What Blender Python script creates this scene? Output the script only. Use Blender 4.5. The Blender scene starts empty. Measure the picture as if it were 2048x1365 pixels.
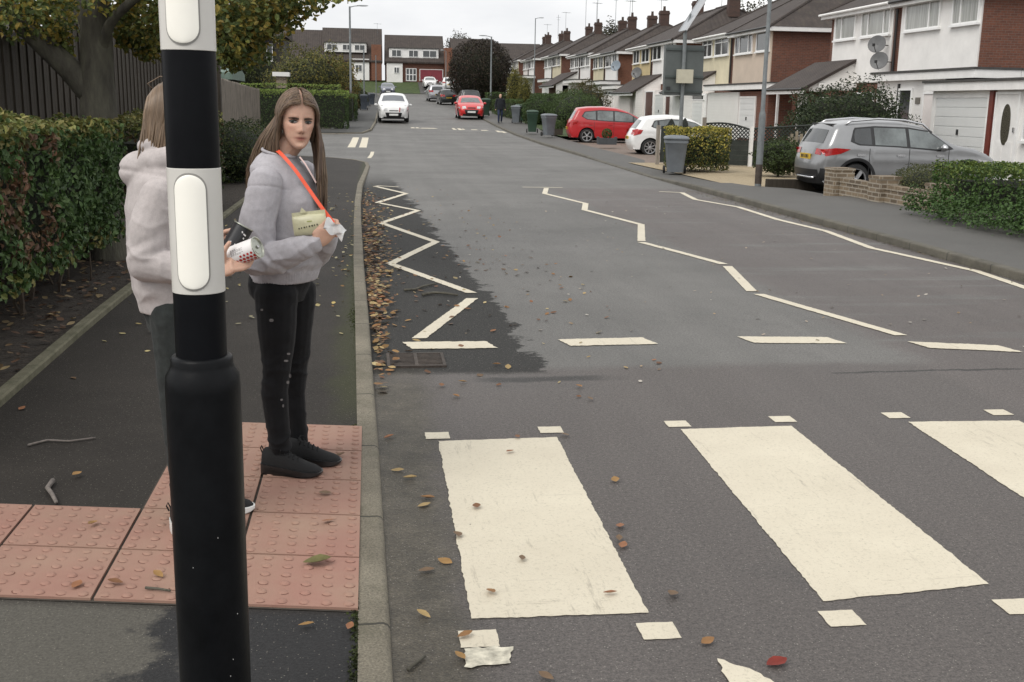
import bpy, bmesh, math, random
from mathutils import Vector, Matrix, noise as mnoise
from mathutils.bvhtree import BVHTree
rnd = random.Random(7)
sc = bpy.context.scene
COL = sc.collection
PI = math.pi
def rad(a): return math.radians(a)
def lerp(a, b, t): return a + (b - a) * t
def clamp(x, a=0., b=1.): return max(a, min(b, x))
def sst(a, b, x):
    t = clamp((x - a) / (b - a)); return t * t * (3 - 2 * t)
def interp(P, x):
    if x <= P[0][0]: return P[0][1]
    for (a, b), (c, d) in zip(P, P[1:]):
        if x <= c: return b + (d - b) * (x - a) / (c - a)
    return P[-1][1]
# ------------------------------------------------------------------ camera, a survey of the street in metres
F, CX, CY, EYE = 2200., 1024., 682.5, 1.62
TH, PSI, RO = math.atan(474.5 / 2200), rad(7.45), .018
VF = Vector((math.sin(PSI) * math.cos(TH), math.cos(PSI) * math.cos(TH), -math.sin(TH)))
r0 = Vector((math.cos(PSI), -math.sin(PSI), 0)); u0 = r0.cross(VF)
VR = r0 * math.cos(RO) + u0 * math.sin(RO)
VU = u0 * math.cos(RO) - r0 * math.sin(RO)
cd = bpy.data.cameras.new('camera'); cam = bpy.data.objects.new('camera', cd); COL.objects.link(cam)
cam.matrix_world = Matrix((( VR.x, VU.x, -VF.x, 0), (VR.y, VU.y, -VF.y, 0), (VR.z, VU.z, -VF.z, EYE), (0, 0, 0, 1)))
cd.sensor_width = 36; cd.lens = F / 2048 * 36; cd.clip_end = 3000; cd.clip_start = .05
sc.camera = cam
HP = [(-50, 0), (12, 0), (24, -.05), (34, -.09), (46, -.04), (55, .08), (66, .36), (74, .6), (95, 1.0), (113, 1.4), (130, 2.1), (147, 2.65), (156, 4.4), (170, 4.6), (400, 4.6)]
def hz(Y): return interp(HP, Y)
def ray(x, y): return VF * F + VR * (x - CX) - VU * (y - CY)
def onY(x, y, Y):
    d = ray(x, y); t = Y / d.y; return Vector((d.x * t, Y, EYE + d.z * t))
def onX(x, y, X):
    d = ray(x, y); t = X / d.x; return Vector((X, d.y * t, EYE + d.z * t))
def gp(x, y, dz=0.):
    d = ray(x, y); Y = .5
    while Y < 300:
        if EYE + d.z * Y / d.y < hz(Y) + dz:
            lo, hi = Y - .25, Y
            for _ in range(25):
                m = (lo + hi) / 2
                if EYE + d.z * m / d.y < hz(m) + dz: hi = m
                else: lo = m
            return Vector((d.x * hi / d.y, hi, hz(hi) + dz))
        Y += .25
# ------------------------------------------------------------------ mesh collecting
class MB:
    def __init__(s): s.v = []; s.f = []; s.m = []; s.c = []; s.col = None; s.mi = 0
    def face(s, *idx):
        s.f.append(idx); s.m.append(s.mi); s.c.append(s.col)
    def poly(s, pts):
        b = len(s.v); s.v += [tuple(p) for p in pts]; s.face(*range(b, b + len(pts)))
    def box(s, x0, x1, y0, y1, z0, z1, M=None):
        P = [(x0, y0, z0), (x1, y0, z0), (x1, y1, z0), (x0, y1, z0), (x0, y0, z1), (x1, y0, z1), (x1, y1, z1), (x0, y1, z1)]
        if M: P = [tuple(M @ Vector(p)) for p in P]
        b = len(s.v); s.v += P
        for q in ((0, 3, 2, 1), (4, 5, 6, 7), (0, 1, 5, 4), (1, 2, 6, 5), (2, 3, 7, 6), (3, 0, 4, 7)): s.face(*[b + i for i in q])
    def grid(s, rows, closed_u=False, closed_v=False):
        b = len(s.v); n = len(rows[0]); m = len(rows)
        for r in rows: s.v += [tuple(p) for p in r]
        for i in range(m if closed_v else m - 1):
            for j in range(n if closed_u else n - 1):
                s.face(b + i * n + j, b + i * n + (j + 1) % n, b + ((i + 1) % m) * n + (j + 1) % n, b + ((i + 1) % m) * n + j)
        return b
    def tube(s, pts, rs, n=10, cap=True, up=None):
        pts = [Vector(p) for p in pts]
        if not isinstance(rs, (list, tuple)): rs = [rs] * len(pts)
        rows = []; side = None
        for i, p in enumerate(pts):
            d = (pts[min(i + 1, len(pts) - 1)] - pts[max(i - 1, 0)]).normalized()
            if side is None:
                a = Vector(up) if up else (Vector((0, 0, 1)) if abs(d.z) < .9 else Vector((1, 0, 0)))
                side = d.cross(a).normalized()
            side = (side - d * side.dot(d)).normalized(); o = d.cross(side)
            rows.append([p + (side * math.cos(2 * PI * k / n) + o * math.sin(2 * PI * k / n)) * rs[i] for k in range(n)])
        b = s.grid(rows, closed_u=True)
        if cap:
            s.face(*[b + k for k in range(n)][::-1]); e = b + (len(rows) - 1) * n; s.face(*[e + k for k in range(n)])
    def lathe(s, prof, n=24, c=(0, 0, 0), axis=None, cap=True):
        c = Vector(c); z = Vector(axis).normalized() if axis else Vector((0, 0, 1))
        x = z.cross(Vector((0, 1, 0)) if abs(z.y) < .9 else Vector((1, 0, 0))).normalized(); y = z.cross(x)
        rows = [[c + z * h + (x * math.cos(2 * PI * k / n) + y * math.sin(2 * PI * k / n)) * r for k in range(n)] for r, h in prof]
        b = s.grid(rows, closed_u=True)
        if cap:
            s.face(*[b + k for k in range(n)][::-1]); e = b + (len(rows) - 1) * n; s.face(*[e + k for k in range(n)])
    def ell(s, c, r, n=12, m=8, M=None):
        rows = []
        for i in range(m + 1):
            a = -PI / 2 + PI * i / m
            row = []
            for k in range(n):
                p = Vector((r[0] * math.cos(a) * math.cos(2 * PI * k / n), r[1] * math.cos(a) * math.sin(2 * PI * k / n), r[2] * math.sin(a)))
                if M: p = M @ p
                row.append(Vector(c) + p)
            rows.append(row)
        s.grid(rows, closed_u=True)
    def cap(s, a, b, ra, rb, n=10):      # tapered capsule
        a = Vector(a); b = Vector(b); d = (b - a); L = d.length; d = d / max(L, 1e-6)
        prof = []
        for i in range(4): t = PI / 2 * i / 4; prof.append((ra * math.sin(t) + 1e-4, -ra * math.cos(t)))
        prof.append((ra, 0)); prof.append((rb, L))
        for i in range(1, 5): t = PI / 2 * i / 4; prof.append((rb * math.cos(t) + 1e-4, L + rb * math.sin(t)))
        s.lathe(prof, n, a, d)
    def ext(s, poly, axis, a, b):        # extrude a 2-D outline along an axis ('x','y','z') from a to b
        def P(p, t): return {'x': (t, p[0], p[1]), 'y': (p[0], t, p[1]), 'z': (p[0], p[1], t)}[axis]
        k = len(s.v); n = len(poly)
        s.v += [P(p, a) for p in poly] + [P(p, b) for p in poly]
        s.face(*[k + i for i in range(n)][::-1]); s.face(*[k + n + i for i in range(n)])
        for i in range(n): j = (i + 1) % n; s.face(k + i, k + j, k + n + j, k + n + i)
    def build(s, name, mats, parent=None, smooth=False, loc=None, fix=True):
        me = bpy.data.meshes.new(name); me.from_pydata(s.v, [], s.f)
        if not isinstance(mats, (list, tuple)): mats = [mats]
        for m in mats: me.materials.append(m)
        me.polygons.foreach_set('material_index', s.m)
        if any(c is not None for c in s.c):
            at = me.color_attributes.new('Col', 'FLOAT_COLOR', 'CORNER'); data = []
            for p, c in zip(me.polygons, s.c):
                c = c or (1, 1, 1); data += [c[0], c[1], c[2], 1.] * p.loop_total
            at.data.foreach_set('color', data)
        if fix:
            bm = bmesh.new(); bm.from_mesh(me); bmesh.ops.recalc_face_normals(bm, faces=bm.faces); bm.to_mesh(me); bm.free()
        if smooth is True: me.polygons.foreach_set('use_smooth', [True] * len(me.polygons))
        elif smooth:
            me.polygons.foreach_set('use_smooth', [True] * len(me.polygons)); me.set_sharp_from_angle(angle=rad(smooth))
        me.update()
        o = bpy.data.objects.new(name, me); COL.objects.link(o)
        if loc is not None: o.location = loc
        if parent is not None: o.parent = parent
        return o
def tag(o, label=None, cat=None, group=None, kind=None):
    if label: o['label'] = label
    if cat: o['category'] = cat
    if group: o['group'] = group
    if kind: o['kind'] = kind
    return o
def struct(o): o['kind'] = 'structure'; return o
def thing(name, label, cat, loc=(0, 0, 0), rz=0., group=None):
    o = bpy.data.objects.new(name, None); COL.objects.link(o); o.location = loc; o.rotation_euler.z = rz; o.empty_display_size = .1
    return tag(o, label, cat, group)
KIDS = {}
def copy_tree(o, parent=None):
    c = o.copy(); COL.objects.link(c)
    if parent is not None: c.parent = parent
    for ch in [k for k in o.children]: copy_tree(ch, c)
    return c
# ------------------------------------------------------------------ materials
def newmat(name):
    m = bpy.data.materials.new(name); m.use_nodes = True; nt = m.node_tree; b = nt.nodes['Principled BSDF']
    return m, nt, b
class N:
    def __init__(s, nt, world=False):
        s.nt = nt; s.tc = nt.nodes.new('ShaderNodeTexCoord'); s.geo = nt.nodes.new('ShaderNodeNewGeometry')
        s.co = s.geo.outputs['Position'] if world else s.tc.outputs['Object']
    def n(s, t, **kw):
        x = s.nt.nodes.new(t)
        for k, v in kw.items():
            if k in x.inputs: x.inputs[k].default_value = v
            else: setattr(x, k, v)
        return x
    def l(s, a, b): s.nt.links.new(a, b)
    def noise(s, scale, detail=4, rough=.6, stretch=None, co=None):
        co = co or s.co
        if stretch:
            mp = s.n('ShaderNodeMapping'); mp.inputs['Scale'].default_value = stretch; s.l(co, mp.inputs[0]); co = mp.outputs[0]
        x = s.n('ShaderNodeTexNoise', Scale=scale, Detail=detail, Roughness=rough); s.l(co, x.inputs['Vector']); return x.outputs['Fac']
    def ramp(s, fac, a, b, ca=(0, 0, 0), cb=(1, 1, 1)):
        r = s.n('ShaderNodeValToRGB'); e = r.color_ramp.elements
        e[0].position = a; e[1].position = b; e[0].color = (*ca, 1); e[1].color = (*cb, 1); s.l(fac, r.inputs[0]); return r.outputs[0]
    def mix(s, fac, a, b, mode='MIX'):
        x = s.n('ShaderNodeMix', data_type='RGBA', blend_type=mode)
        for i, v in ((0, fac), (6, a), (7, b)):
            if hasattr(v, 'node'): s.l(v, x.inputs[i])
            else: x.inputs[i].default_value = v if i == 0 else ((*v, 1) if len(v) == 3 else v)
        return x.outputs[2]
    def math(s, op, a, b=0.):
        x = s.n('ShaderNodeMath', operation=op)
        for i, v in enumerate((a, b)):
            if hasattr(v, 'node'): s.l(v, x.inputs[i])
            else: x.inputs[i].default_value = v
        return x.outputs[0]
    def bump(s, h, strength, dist, b, prev=None):
        x = s.n('ShaderNodeBump', Strength=strength, Distance=dist); s.l(h, x.inputs['Height'])
        if prev: s.l(prev, x.inputs['Normal'])
        s.l(x.outputs[0], b.inputs['Normal']); return x.outputs[0]
def M(name, col, rough=.6, var=.25, scale=6., bump=0., bscale=60., bdist=.01, metal=0., coat=0., col2=None, spec=.5, stretch=None, world=False, attr=False, sss=0., emit=None, dirt=0.):
    m, nt, b = newmat(name); k = N(nt, world)
    f = k.noise(scale, 5, .65, stretch)
    c1 = tuple(clamp(x * (1 - var)) for x in col); c2 = col2 or tuple(clamp(x * (1 + var)) for x in col)
    c = k.ramp(f, .32, .68, c1, c2)
    if attr:
        a = k.n('ShaderNodeVertexColor', layer_name='Col'); c = k.mix(1., c, a.outputs[0], 'MULTIPLY')
    if dirt:
        d = k.ramp(k.noise(scale * .35, 6, .75), .45, .75); c = k.mix(k.math('MULTIPLY', d, dirt), c, tuple(x * .35 for x in col))
    k.l(c, b.inputs['Base Color'])
    b.inputs['Roughness'].default_value = rough; b.inputs['Metallic'].default_value = metal
    b.inputs['Specular IOR Level'].default_value = spec; b.inputs['Coat Weight'].default_value = coat; b.inputs['Coat Roughness'].default_value = .06
    if sss: b.inputs['Subsurface Weight'].default_value = sss; b.inputs['Subsurface Radius'].default_value = (.012, .005, .003); b.inputs['Subsurface Scale'].default_value = 1.
    if bump: k.bump(k.noise(bscale, 5, .6, stretch), bump, bdist, b)
    if emit: b.inputs['Emission Color'].default_value = (*emit[0], 1); b.inputs['Emission Strength'].default_value = emit[1]
    return m
def brickmat(name, c1, c2, mortar, bw=.225, bh=.075, ax='y', dirt=.3, scale=1.):
    m, nt, b = newmat(name); k = N(nt, True)
    sx = k.n('ShaderNodeSeparateXYZ'); k.l(k.co, sx.inputs[0]); cb = k.n('ShaderNodeCombineXYZ')
    k.l(k.math('ADD', sx.outputs[0], sx.outputs[1]), cb.inputs[0]); k.l(sx.outputs[2], cb.inputs[1])
    t = k.n('ShaderNodeTexBrick', Scale=1.); t.inputs['Brick Width'].default_value = bw; t.inputs['Row Height'].default_value = bh; t.inputs['Mortar Size'].default_value = .006 * scale
    t.inputs['Color1'].default_value = (*c1, 1); t.inputs['Color2'].default_value = (*c2, 1); t.inputs['Mortar'].default_value = (*mortar, 1); t.inputs['Bias'].default_value = -.1
    k.l(cb.outputs[0], t.inputs['Vector'])
    d = k.ramp(k.noise(.9, 6, .7), .4, .8); c = k.mix(k.math('MULTIPLY', d, dirt), t.outputs['Color'], tuple(x * .5 for x in c1))
    c = k.mix(.35, c, k.ramp(k.noise(14, 3), .3, .7, (.55, .55, .55), (1.3, 1.3, 1.3)), 'MULTIPLY')
    k.l(c, b.inputs['Base Color']); b.inputs['Roughness'].default_value = .85
    k.bump(t.outputs['Fac'], -.5, .006, b); return m
def tilemat(name, c1, c2, ax):          # roof tiles: courses run up the slope, rolls across it
    m, nt, b = newmat(name); k = N(nt, True)
    sx = k.n('ShaderNodeSeparateXYZ'); k.l(k.co, sx.inputs[0])
    w1 = k.n('ShaderNodeTexWave', wave_type='BANDS', bands_direction='Z', Scale=1.65); w1.wave_profile = 'SAW'; k.l(k.co, w1.inputs[0])
    w2 = k.n('ShaderNodeTexWave', wave_type='BANDS', bands_direction=ax, Scale=1.05); k.l(k.co, w2.inputs[0])
    c = k.ramp(k.noise(1.6, 6, .7), .3, .72, c1, c2)
    c = k.mix(.5, c, k.ramp(k.noise(9, 3, .6, (1, 1, 2.5)), .3, .7, (.6, .6, .6), (1.3, 1.3, 1.3)), 'MULTIPLY')
    mo = k.ramp(k.noise(3.3, 6, .75), .56, .7); c = k.mix(k.math('MULTIPLY', mo, .35), c, (.10, .095, .055))
    k.l(c, b.inputs['Base Color']); b.inputs['Roughness'].default_value = .8
    h = k.math('ADD', w1.outputs['Fac'], k.math('MULTIPLY', w2.outputs['Fac'], .8)); k.bump(h, .9, .035, b); return m
def leafmat(name, rough=.5, trans=.25):
    m, nt, b = newmat(name); k = N(nt)
    a = k.n('ShaderNodeVertexColor', layer_name='Col'); c = k.mix(.6, a.outputs[0], k.ramp(k.noise(30, 3), .3, .7, (.7, .7, .7), (1.25, 1.25, 1.25)), 'MULTIPLY')
    k.l(c, b.inputs['Base Color']); b.inputs['Roughness'].default_value = rough; b.inputs['Specular IOR Level'].default_value = .35
    t = k.n('ShaderNodeBsdfTranslucent'); k.l(c, t.inputs[0]); mx = k.n('ShaderNodeMixShader', Fac=trans)
    k.l(b.outputs[0], mx.inputs[1]); k.l(t.outputs[0], mx.inputs[2]); k.l(mx.outputs[0], nt.nodes['Material Output'].inputs[0]); return m
LEAF = leafmat('leaf', .55, .2); LITTER = leafmat('dead_leaf', .6, .12)
WHITE = M('white_paint', (.8, .79, .77), .5, .07, 3, dirt=.12)
UPVC = M('white_window_plastic', (.82, .82, .81), .35, .04)
GLASS = M('window_glass', (.045, .05, .052), .06, .3, 1.2, spec=.8)
GLASSN = M('curtained_window_glass', (.36, .365, .345), .12, .35, 1.5, spec=.6, stretch=(1, 14, .3))
RUBBER = M('black_rubber', (.018, .018, .018), .75, .2); BLACK = M('black_plastic', (.02, .02, .021), .45, .2)
CHROME = M('bright_metal', (.6, .6, .61), .25, .1, metal=1.); GALV = M('galvanised_steel', (.17, .185, .19), .55, .18, 8, metal=.1, dirt=.15)
BARK = M('bark', (.075, .066, .055), .9, .35, 9, bump=.9, bscale=22, bdist=.02, stretch=(1, 1, .3), col2=(.12, .115, .085))
TWIG = M('twig', (.06, .045, .032), .9, .3, 20)
WOODG = M('weathered_wood', (.27, .24, .205), .85, .3, 5, bump=.4, bscale=30, stretch=(6, 6, .5)); WOODD = M('dark_wood', (.045, .036, .026), .85, .35, 5, bump=.4, bscale=30, stretch=(6, 6, .5))
SOIL = M('soil', (.035, .026, .02), .95, .4, 12, bump=1., bscale=30, bdist=.03, world=True, col2=(.06, .047, .035))
# ------------------------------------------------------------------ light
w = bpy.data.worlds.new('World'); sc.world = w; w.use_nodes = True; nt = w.node_tree; k = N(nt)
sky = k.n('ShaderNodeTexSky'); sky.sky_type = 'NISHITA'; sky.sun_disc = False; sky.sun_elevation = rad(50); sky.sun_rotation = rad(230); sky.air_density = 1.; sky.dust_density = 4.
hs = k.n('ShaderNodeHueSaturation', Saturation=.35); k.l(sky.outputs[0], hs.inputs['Color'])
cl = k.noise(2.2, 6, .55, (1, 1, 3.2), k.tc.outputs['Generated']); cl2 = k.ramp(cl, .36, .66, (8.0, 8.1, 8.3), (11., 10.95, 10.8))
mx = k.mix(.86, hs.outputs[0], cl2); bg = nt.nodes['Background']; k.l(mx, bg.inputs[0]); bg.inputs[1].default_value = .1
sd = bpy.data.lights.new('overcast_sun', 'SUN'); sun = bpy.data.objects.new('overcast_sun', sd); COL.objects.link(sun)
sd.energy = 1.4; sd.angle = rad(35); sd.color = (1, .96, .9)
sun.rotation_euler = (rad(40), 0, rad(-115 + 180))
sun.rotation_euler = Vector((math.sin(rad(230)) * math.cos(rad(50)), math.cos(rad(230)) * math.cos(rad(50)), math.sin(rad(50)))).to_track_quat('Z', 'Y').to_euler()
sc.view_settings.view_transform = 'Standard'; sc.view_settings.look = 'None'; sc.view_settings.exposure = .28
# ------------------------------------------------------------------ ground sheets
YS = sorted(set([-6 + .75 * i for i in range(14)] + [4.5 + i for i in range(40)] + [45 + 2 * i for i in range(60)] + [p[0] for p in HP if -6 < p[0] < 165]))
def strip(name, mat, xl, xr, y0, y1, z, skirt=0., nx=2, smooth=False):
    b = MB(); ys = [y0] + [y for y in YS if y0 < y < y1] + [y1]
    rows = []
    for y in ys:
        a, c = xl(y), xr(y); zz = hz(y) + z(y)
        r = [(lerp(a, c, i / (nx - 1)), y, zz) for i in range(nx)]
        if skirt: r = [(a, y, zz - skirt)] + r + [(c, y, zz - skirt)]
        rows.append(r)
    b.grid(rows)
    if skirt: b.poly([rows[0][0]] + rows[0][1:-1] + [rows[0][-1]]); b.poly(rows[-1])
    return struct(b.build(name, mat, smooth=False))
def roadmat():
    m, nt, b = newmat('road_asphalt'); k = N(nt, True); sx = k.n('ShaderNodeSeparateXYZ'); k.l(k.co, sx.inputs[0]); X, Y = sx.outputs[0], sx.outputs[1]
    def ms(op, a, c=0.): return k.math(op, a, c)
    def step(v, a, c): return k.ramp(k.n('ShaderNodeMapRange', **{'From Min': a, 'From Max': c}).outputs[0], 0, 1) if 0 else k_map(v, a, c)
    def k_map(v, a, c):
        x = k.n('ShaderNodeMapRange', interpolation_type='SMOOTHSTEP'); x.inputs['From Min'].default_value = a; x.inputs['From Max'].default_value = c; k.l(v, x.inputs['Value']); return x.outputs['Result']
    nA = k.noise(.45, 5, .6); nB = k.noise(3.2, 5, .7); wob = ms('SUBTRACT', k.noise(1.7, 6, .75), .5)
    c = k.ramp(nA, .3, .7, (.106, .104, .099), (.138, .134, .126))
    brown = (.094, .084, .079); streak = k.noise(1.0, 5, .65, (.35, 2.6, 1))
    near = k_map(ms('ADD', Y, ms('MULTIPLY', wob, .35)), 6.75, 6.55); c = k.mix(near, c, brown)
    rl = ms('MULTIPLY', k_map(ms('ADD', X, ms('MULTIPLY', wob, .6)), 3.45, 3.75), k_map(Y, 23.2, 21.5))
    c = k.mix(ms('MULTIPLY', rl, k_map(streak, .66, .5)), c, (.1, .088, .083))
    we = ms('ADD', ms('ADD', X, ms('MULTIPLY', Y, .033)), ms('MULTIPLY', wob, .9))
    wet = ms('MULTIPLY', ms('MULTIPLY', k_map(we, 1.32, 1.27), k_map(ms('ADD', Y, ms('MULTIPLY', wob, .3)), 6.45, 6.6)), k_map(Y, 27, 21))
    c = k.mix(ms('MULTIPLY', wet, .95), c, (.038, .038, .037))
    gut = ms('MULTIPLY', k_map(ms('ADD', X, ms('MULTIPLY', wob, .35)), .40, .22), k_map(Y, 7., 6.)); c = k.mix(ms('MULTIPLY', gut, .85), c, k.ramp(k.noise(5, 6, .75), .35, .65, (.04, .036, .026), (.10, .088, .066)))
    seam = ms('ABSOLUTE', ms('SUBTRACT', ms('ADD', Y, ms('MULTIPLY', ms('SUBTRACT', nB, .5), .12)), ms('ADD', 6.42, ms('MULTIPLY', ms('SUBTRACT', X, 3.), .03))))
    s1 = ms('MULTIPLY', k_map(seam, .028, .012), ms('MULTIPLY', k_map(X, 2.85, 2.9), k_map(X, 4.3, 4.1)))
    s2 = ms('MULTIPLY', k_map(seam, .09, .03), ms('MULTIPLY', k_map(X, .55, .75), k_map(ms('ADD', X, ms('MULTIPLY', wob, .5)), 1.6, 1.2)))
    c = k.mix(ms('MULTIPLY', ms('MAXIMUM', s1, s2), .8), c, (.016, .015, .014))
    crack = ms('ABSOLUTE', ms('SUBTRACT', k.noise(.8, 8, .8, (1, .45, 1)), .5)); c = k.mix(ms('MULTIPLY', k_map(crack, .005, .001), ms('MULTIPLY', k_map(Y, 7, 8), .45)), c, (.025, .024, .023))
    st = k.ramp(k.noise(.9, 5, .7), .58, .72); c = k.mix(ms('MULTIPLY', st, .4), c, (.05, .048, .046)); so = k.ramp(k.noise(2.6, 6, .8), .62, .72); c = k.mix(ms('MULTIPLY', so, .3), c, (.04, .038, .036))
    tw = k.noise(1.5, 4, .6, (1.5, .05, 1)); c = k.mix(.8, c, k.ramp(tw, .3, .7, (.86, .86, .86), (1.12, 1.12, 1.12)), 'MULTIPLY')
    fine = k.math('ADD', k.math('MULTIPLY', k.noise(60, 3, .8), .5), k.math('MULTIPLY', k.noise(150, 2, .7), .5)); c = k.mix(.9, c, k.ramp(fine, .38, .64, (.45, .45, .45), (1.6, 1.58, 1.55)), 'MULTIPLY')
    v = k.n('ShaderNodeTexVoronoi', Scale=120.); k.l(k.co, v.inputs['Vector']); vs = k.n('ShaderNodeSeparateColor'); k.l(v.outputs['Color'], vs.inputs[0])
    chip = ms('MULTIPLY', k_map(v.outputs['Distance'], .32, .2), k_map(vs.outputs[0], .86, .92)); c = k.mix(ms('MULTIPLY', chip, .65), c, (.34, .32, .28))
    k.l(c, b.inputs['Base Color'])
    r = k.mix(wet, k.ramp(nA, .3, .7, (.66, .66, .66), (.55, .55, .55)), (.75, .75, .75)); k.l(r, b.inputs['Roughness']); k.l(k.math('SUBTRACT', .38, k.math('MULTIPLY', wet, .26)), b.inputs['Specular IOR Level'])
    k.bump(ms('ADD', fine, ms('MULTIPLY', v.outputs['Distance'], .6)), .55, .006, b); return m
def pavemat(name, cA, cB, left=True):
    m, nt, b = newmat(name); k = N(nt, True); sx = k.n('ShaderNodeSeparateXYZ'); k.l(k.co, sx.inputs[0]); X, Y = sx.outputs[0], sx.outputs[1]
    def mp(v, a, c):
        x = k.n('ShaderNodeMapRange', interpolation_type='SMOOTHSTEP'); x.inputs['From Min'].default_value = a; x.inputs['From Max'].default_value = c; k.l(v, x.inputs['Value']); return x.outputs['Result']
    c = k.ramp(k.noise(.9, 6, .7), .3, .7, cA, cB); wob = k.math('SUBTRACT', k.noise(3., 6, .75), .5)
    fine = k.noise(110, 3, .75)
    if left:
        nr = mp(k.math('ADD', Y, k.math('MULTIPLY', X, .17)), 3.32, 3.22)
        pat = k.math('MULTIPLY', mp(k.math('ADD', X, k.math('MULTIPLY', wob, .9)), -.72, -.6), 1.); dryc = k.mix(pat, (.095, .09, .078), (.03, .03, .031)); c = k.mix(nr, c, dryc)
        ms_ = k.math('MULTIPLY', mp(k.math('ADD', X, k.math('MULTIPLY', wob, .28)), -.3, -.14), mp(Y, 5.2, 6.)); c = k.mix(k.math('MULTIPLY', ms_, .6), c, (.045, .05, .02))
    c = k.mix(.6, c, k.ramp(fine, .3, .72, (.45, .45, .45), (1.6, 1.58, 1.55)), 'MULTIPLY')
    v = k.n('ShaderNodeTexVoronoi', Scale=130.); k.l(k.co, v.inputs['Vector']); vs = k.n('ShaderNodeSeparateColor'); k.l(v.outputs['Color'], vs.inputs[0])
    chip = k.math('MULTIPLY', mp(v.outputs['Distance'], .32, .2), mp(vs.outputs[0], .88, .93)); c = k.mix(k.math('MULTIPLY', chip, .6), c, (.28, .26, .22))
    k.l(c, b.inputs['Base Color']); b.inputs['Roughness'].default_value = .72; b.inputs['Specular IOR Level'].default_value = .18 if left else .35; k.bump(fine, .6, .006, b); return m
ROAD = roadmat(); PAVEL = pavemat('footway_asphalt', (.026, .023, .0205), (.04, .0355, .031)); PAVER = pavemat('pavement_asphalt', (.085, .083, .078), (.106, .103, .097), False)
PAVEF = pavemat('far_footway_asphalt', (.05, .05, .048), (.07, .07, .067), False)
GRASSM = M('lawn_grass', (.04, .072, .018), .9, .4, 3, bump=.8, bscale=60, bdist=.05, world=True, col2=(.075, .105, .03))
def paintmat():
    m, nt, b = newmat('road_paint'); k = N(nt, True); c = k.ramp(k.noise(1.3, 5, .7), .3, .72, (.56, .505, .395), (.655, .60, .475))
    c = k.mix(k.math('MULTIPLY', k.ramp(k.noise(70, 4, .8), .54, .7), .6), c, (.3, .27, .2)); sc1 = k.noise(16, 6, .85, (1, .12, 1)); c = k.mix(k.math('MULTIPLY', k.ramp(sc1, .58, .68), .5), c, (.25, .22, .17)); sc2 = k.noise(13, 6, .85, (.1, 1, 1)); c = k.mix(k.math('MULTIPLY', k.ramp(sc2, .6, .7), .45), c, (.25, .22, .17))
    c = k.mix(k.math('MULTIPLY', k.ramp(k.noise(26, 4, .8), .7, .74), .85), c, (.06, .055, .045))
    k.l(c, b.inputs['Base Color']); b.inputs['Roughness'].default_value = .6; k.bump(k.noise(130, 4, .7), .5, .004, b); return m
PAINT = paintmat()
def kerbmat(cA=(.115, .102, .077), cB=(.215, .193, .15)):
    m, nt, b = newmat('kerb_stone'); k = N(nt, True); sx = k.n('ShaderNodeSeparateXYZ'); k.l(k.co, sx.inputs[0])
    c = k.ramp(k.noise(2.2, 6, .7), .3, .7, cA, cB)
    f = k.noise(120, 3, .75); c = k.mix(.75, c, k.ramp(f, .32, .68, (.4, .4, .4), (1.6, 1.58, 1.5)), 'MULTIPLY')
    j = k.math('ABSOLUTE', k.math('SUBTRACT', k.math('FRACT', k.math('MULTIPLY', k.math('ADD', sx.outputs[1], k.math('MULTIPLY', k.noise(9), .02)), 1.09)), .5))
    jm = k.math('LESS_THAN', j, .008); c = k.mix(k.math('MULTIPLY', jm, .85), c, (.02, .019, .016))
    mo = k.ramp(k.noise(5, 6, .75), .52, .7); c = k.mix(k.math('MULTIPLY', mo, .45), c, (.05, .05, .025))
    k.l(c, b.inputs['Base Color']); b.inputs['Roughness'].default_value = .8; k.bump(f, .5, .005, b); return m
KERB = kerbmat()
# kerb lines surveyed from the photograph
KLp = [(-6, .1), (3.2, .05), (5, .03), (8.2, -.02), (11, -.07), (15, -.12), (18, -.145), (22, -.14), (26, -.06), (29.5, .0), (31.5, -.05), (33, -.4), (34.3, -1.2), (35.2, -2.6), (35.6, -4.5), (35.7, -60)]
def KL(y): return interp(KLp, y)
KRp = [(-6, 6.3), (9.9, 6.33), (15, 6.44), (20, 6.55), (26, 6.68), (34, 7.05), (44, 7.13), (62, 7.2), (70, 7.3), (95, 7.75), (113, 8.6), (130, 9.9), (147, 11.5)]
def KR(y): return interp(KRp, y)
KFp = [(53.0, -60), (53.1, -4.4), (53.6, -1.6), (54.8, -.3), (57.5, .12), (67, .42), (95, .85), (113, 1.3), (130, 1.4), (147, .6)]
def KF(y): return interp(KFp, y)
def kh(y): return interp([(-6, .02), (5.4, .02), (8, .065), (21, .075), (25, .05), (30, .03), (36, .02), (53, .03), (58, .1), (150, .1)], y)
def khR(y): return interp([(-6, .08), (22, .09), (26, .03), (34, .03), (38, .08), (150, .1)], y)
gb = MB(); gy = [-30, -6] + [y for y in YS if -6 < y < 160] + [160, 200, 400]
gb.grid([[(x, y, hz(y) - .13) for x in (-150, -40, -3, 12, 40, 200)] for y in gy]); struct(gb.build('ground', SOIL))
strip('road', ROAD, lambda y: -60 if 30 < y < 53.2 else -2. if y < 53.2 else -2., lambda y: KR(y) + .05, -6, 149, lambda y: 0, nx=8)
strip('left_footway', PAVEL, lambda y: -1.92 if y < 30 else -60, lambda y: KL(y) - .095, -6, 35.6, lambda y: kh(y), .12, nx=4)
strip('far_footway', PAVEF, lambda y: -60 if y < 55.2 else -1.75 + (y - 55) * .012, lambda y: KF(y) - .1, 53.05, 146, lambda y: kh(y), .12, nx=3)
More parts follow.
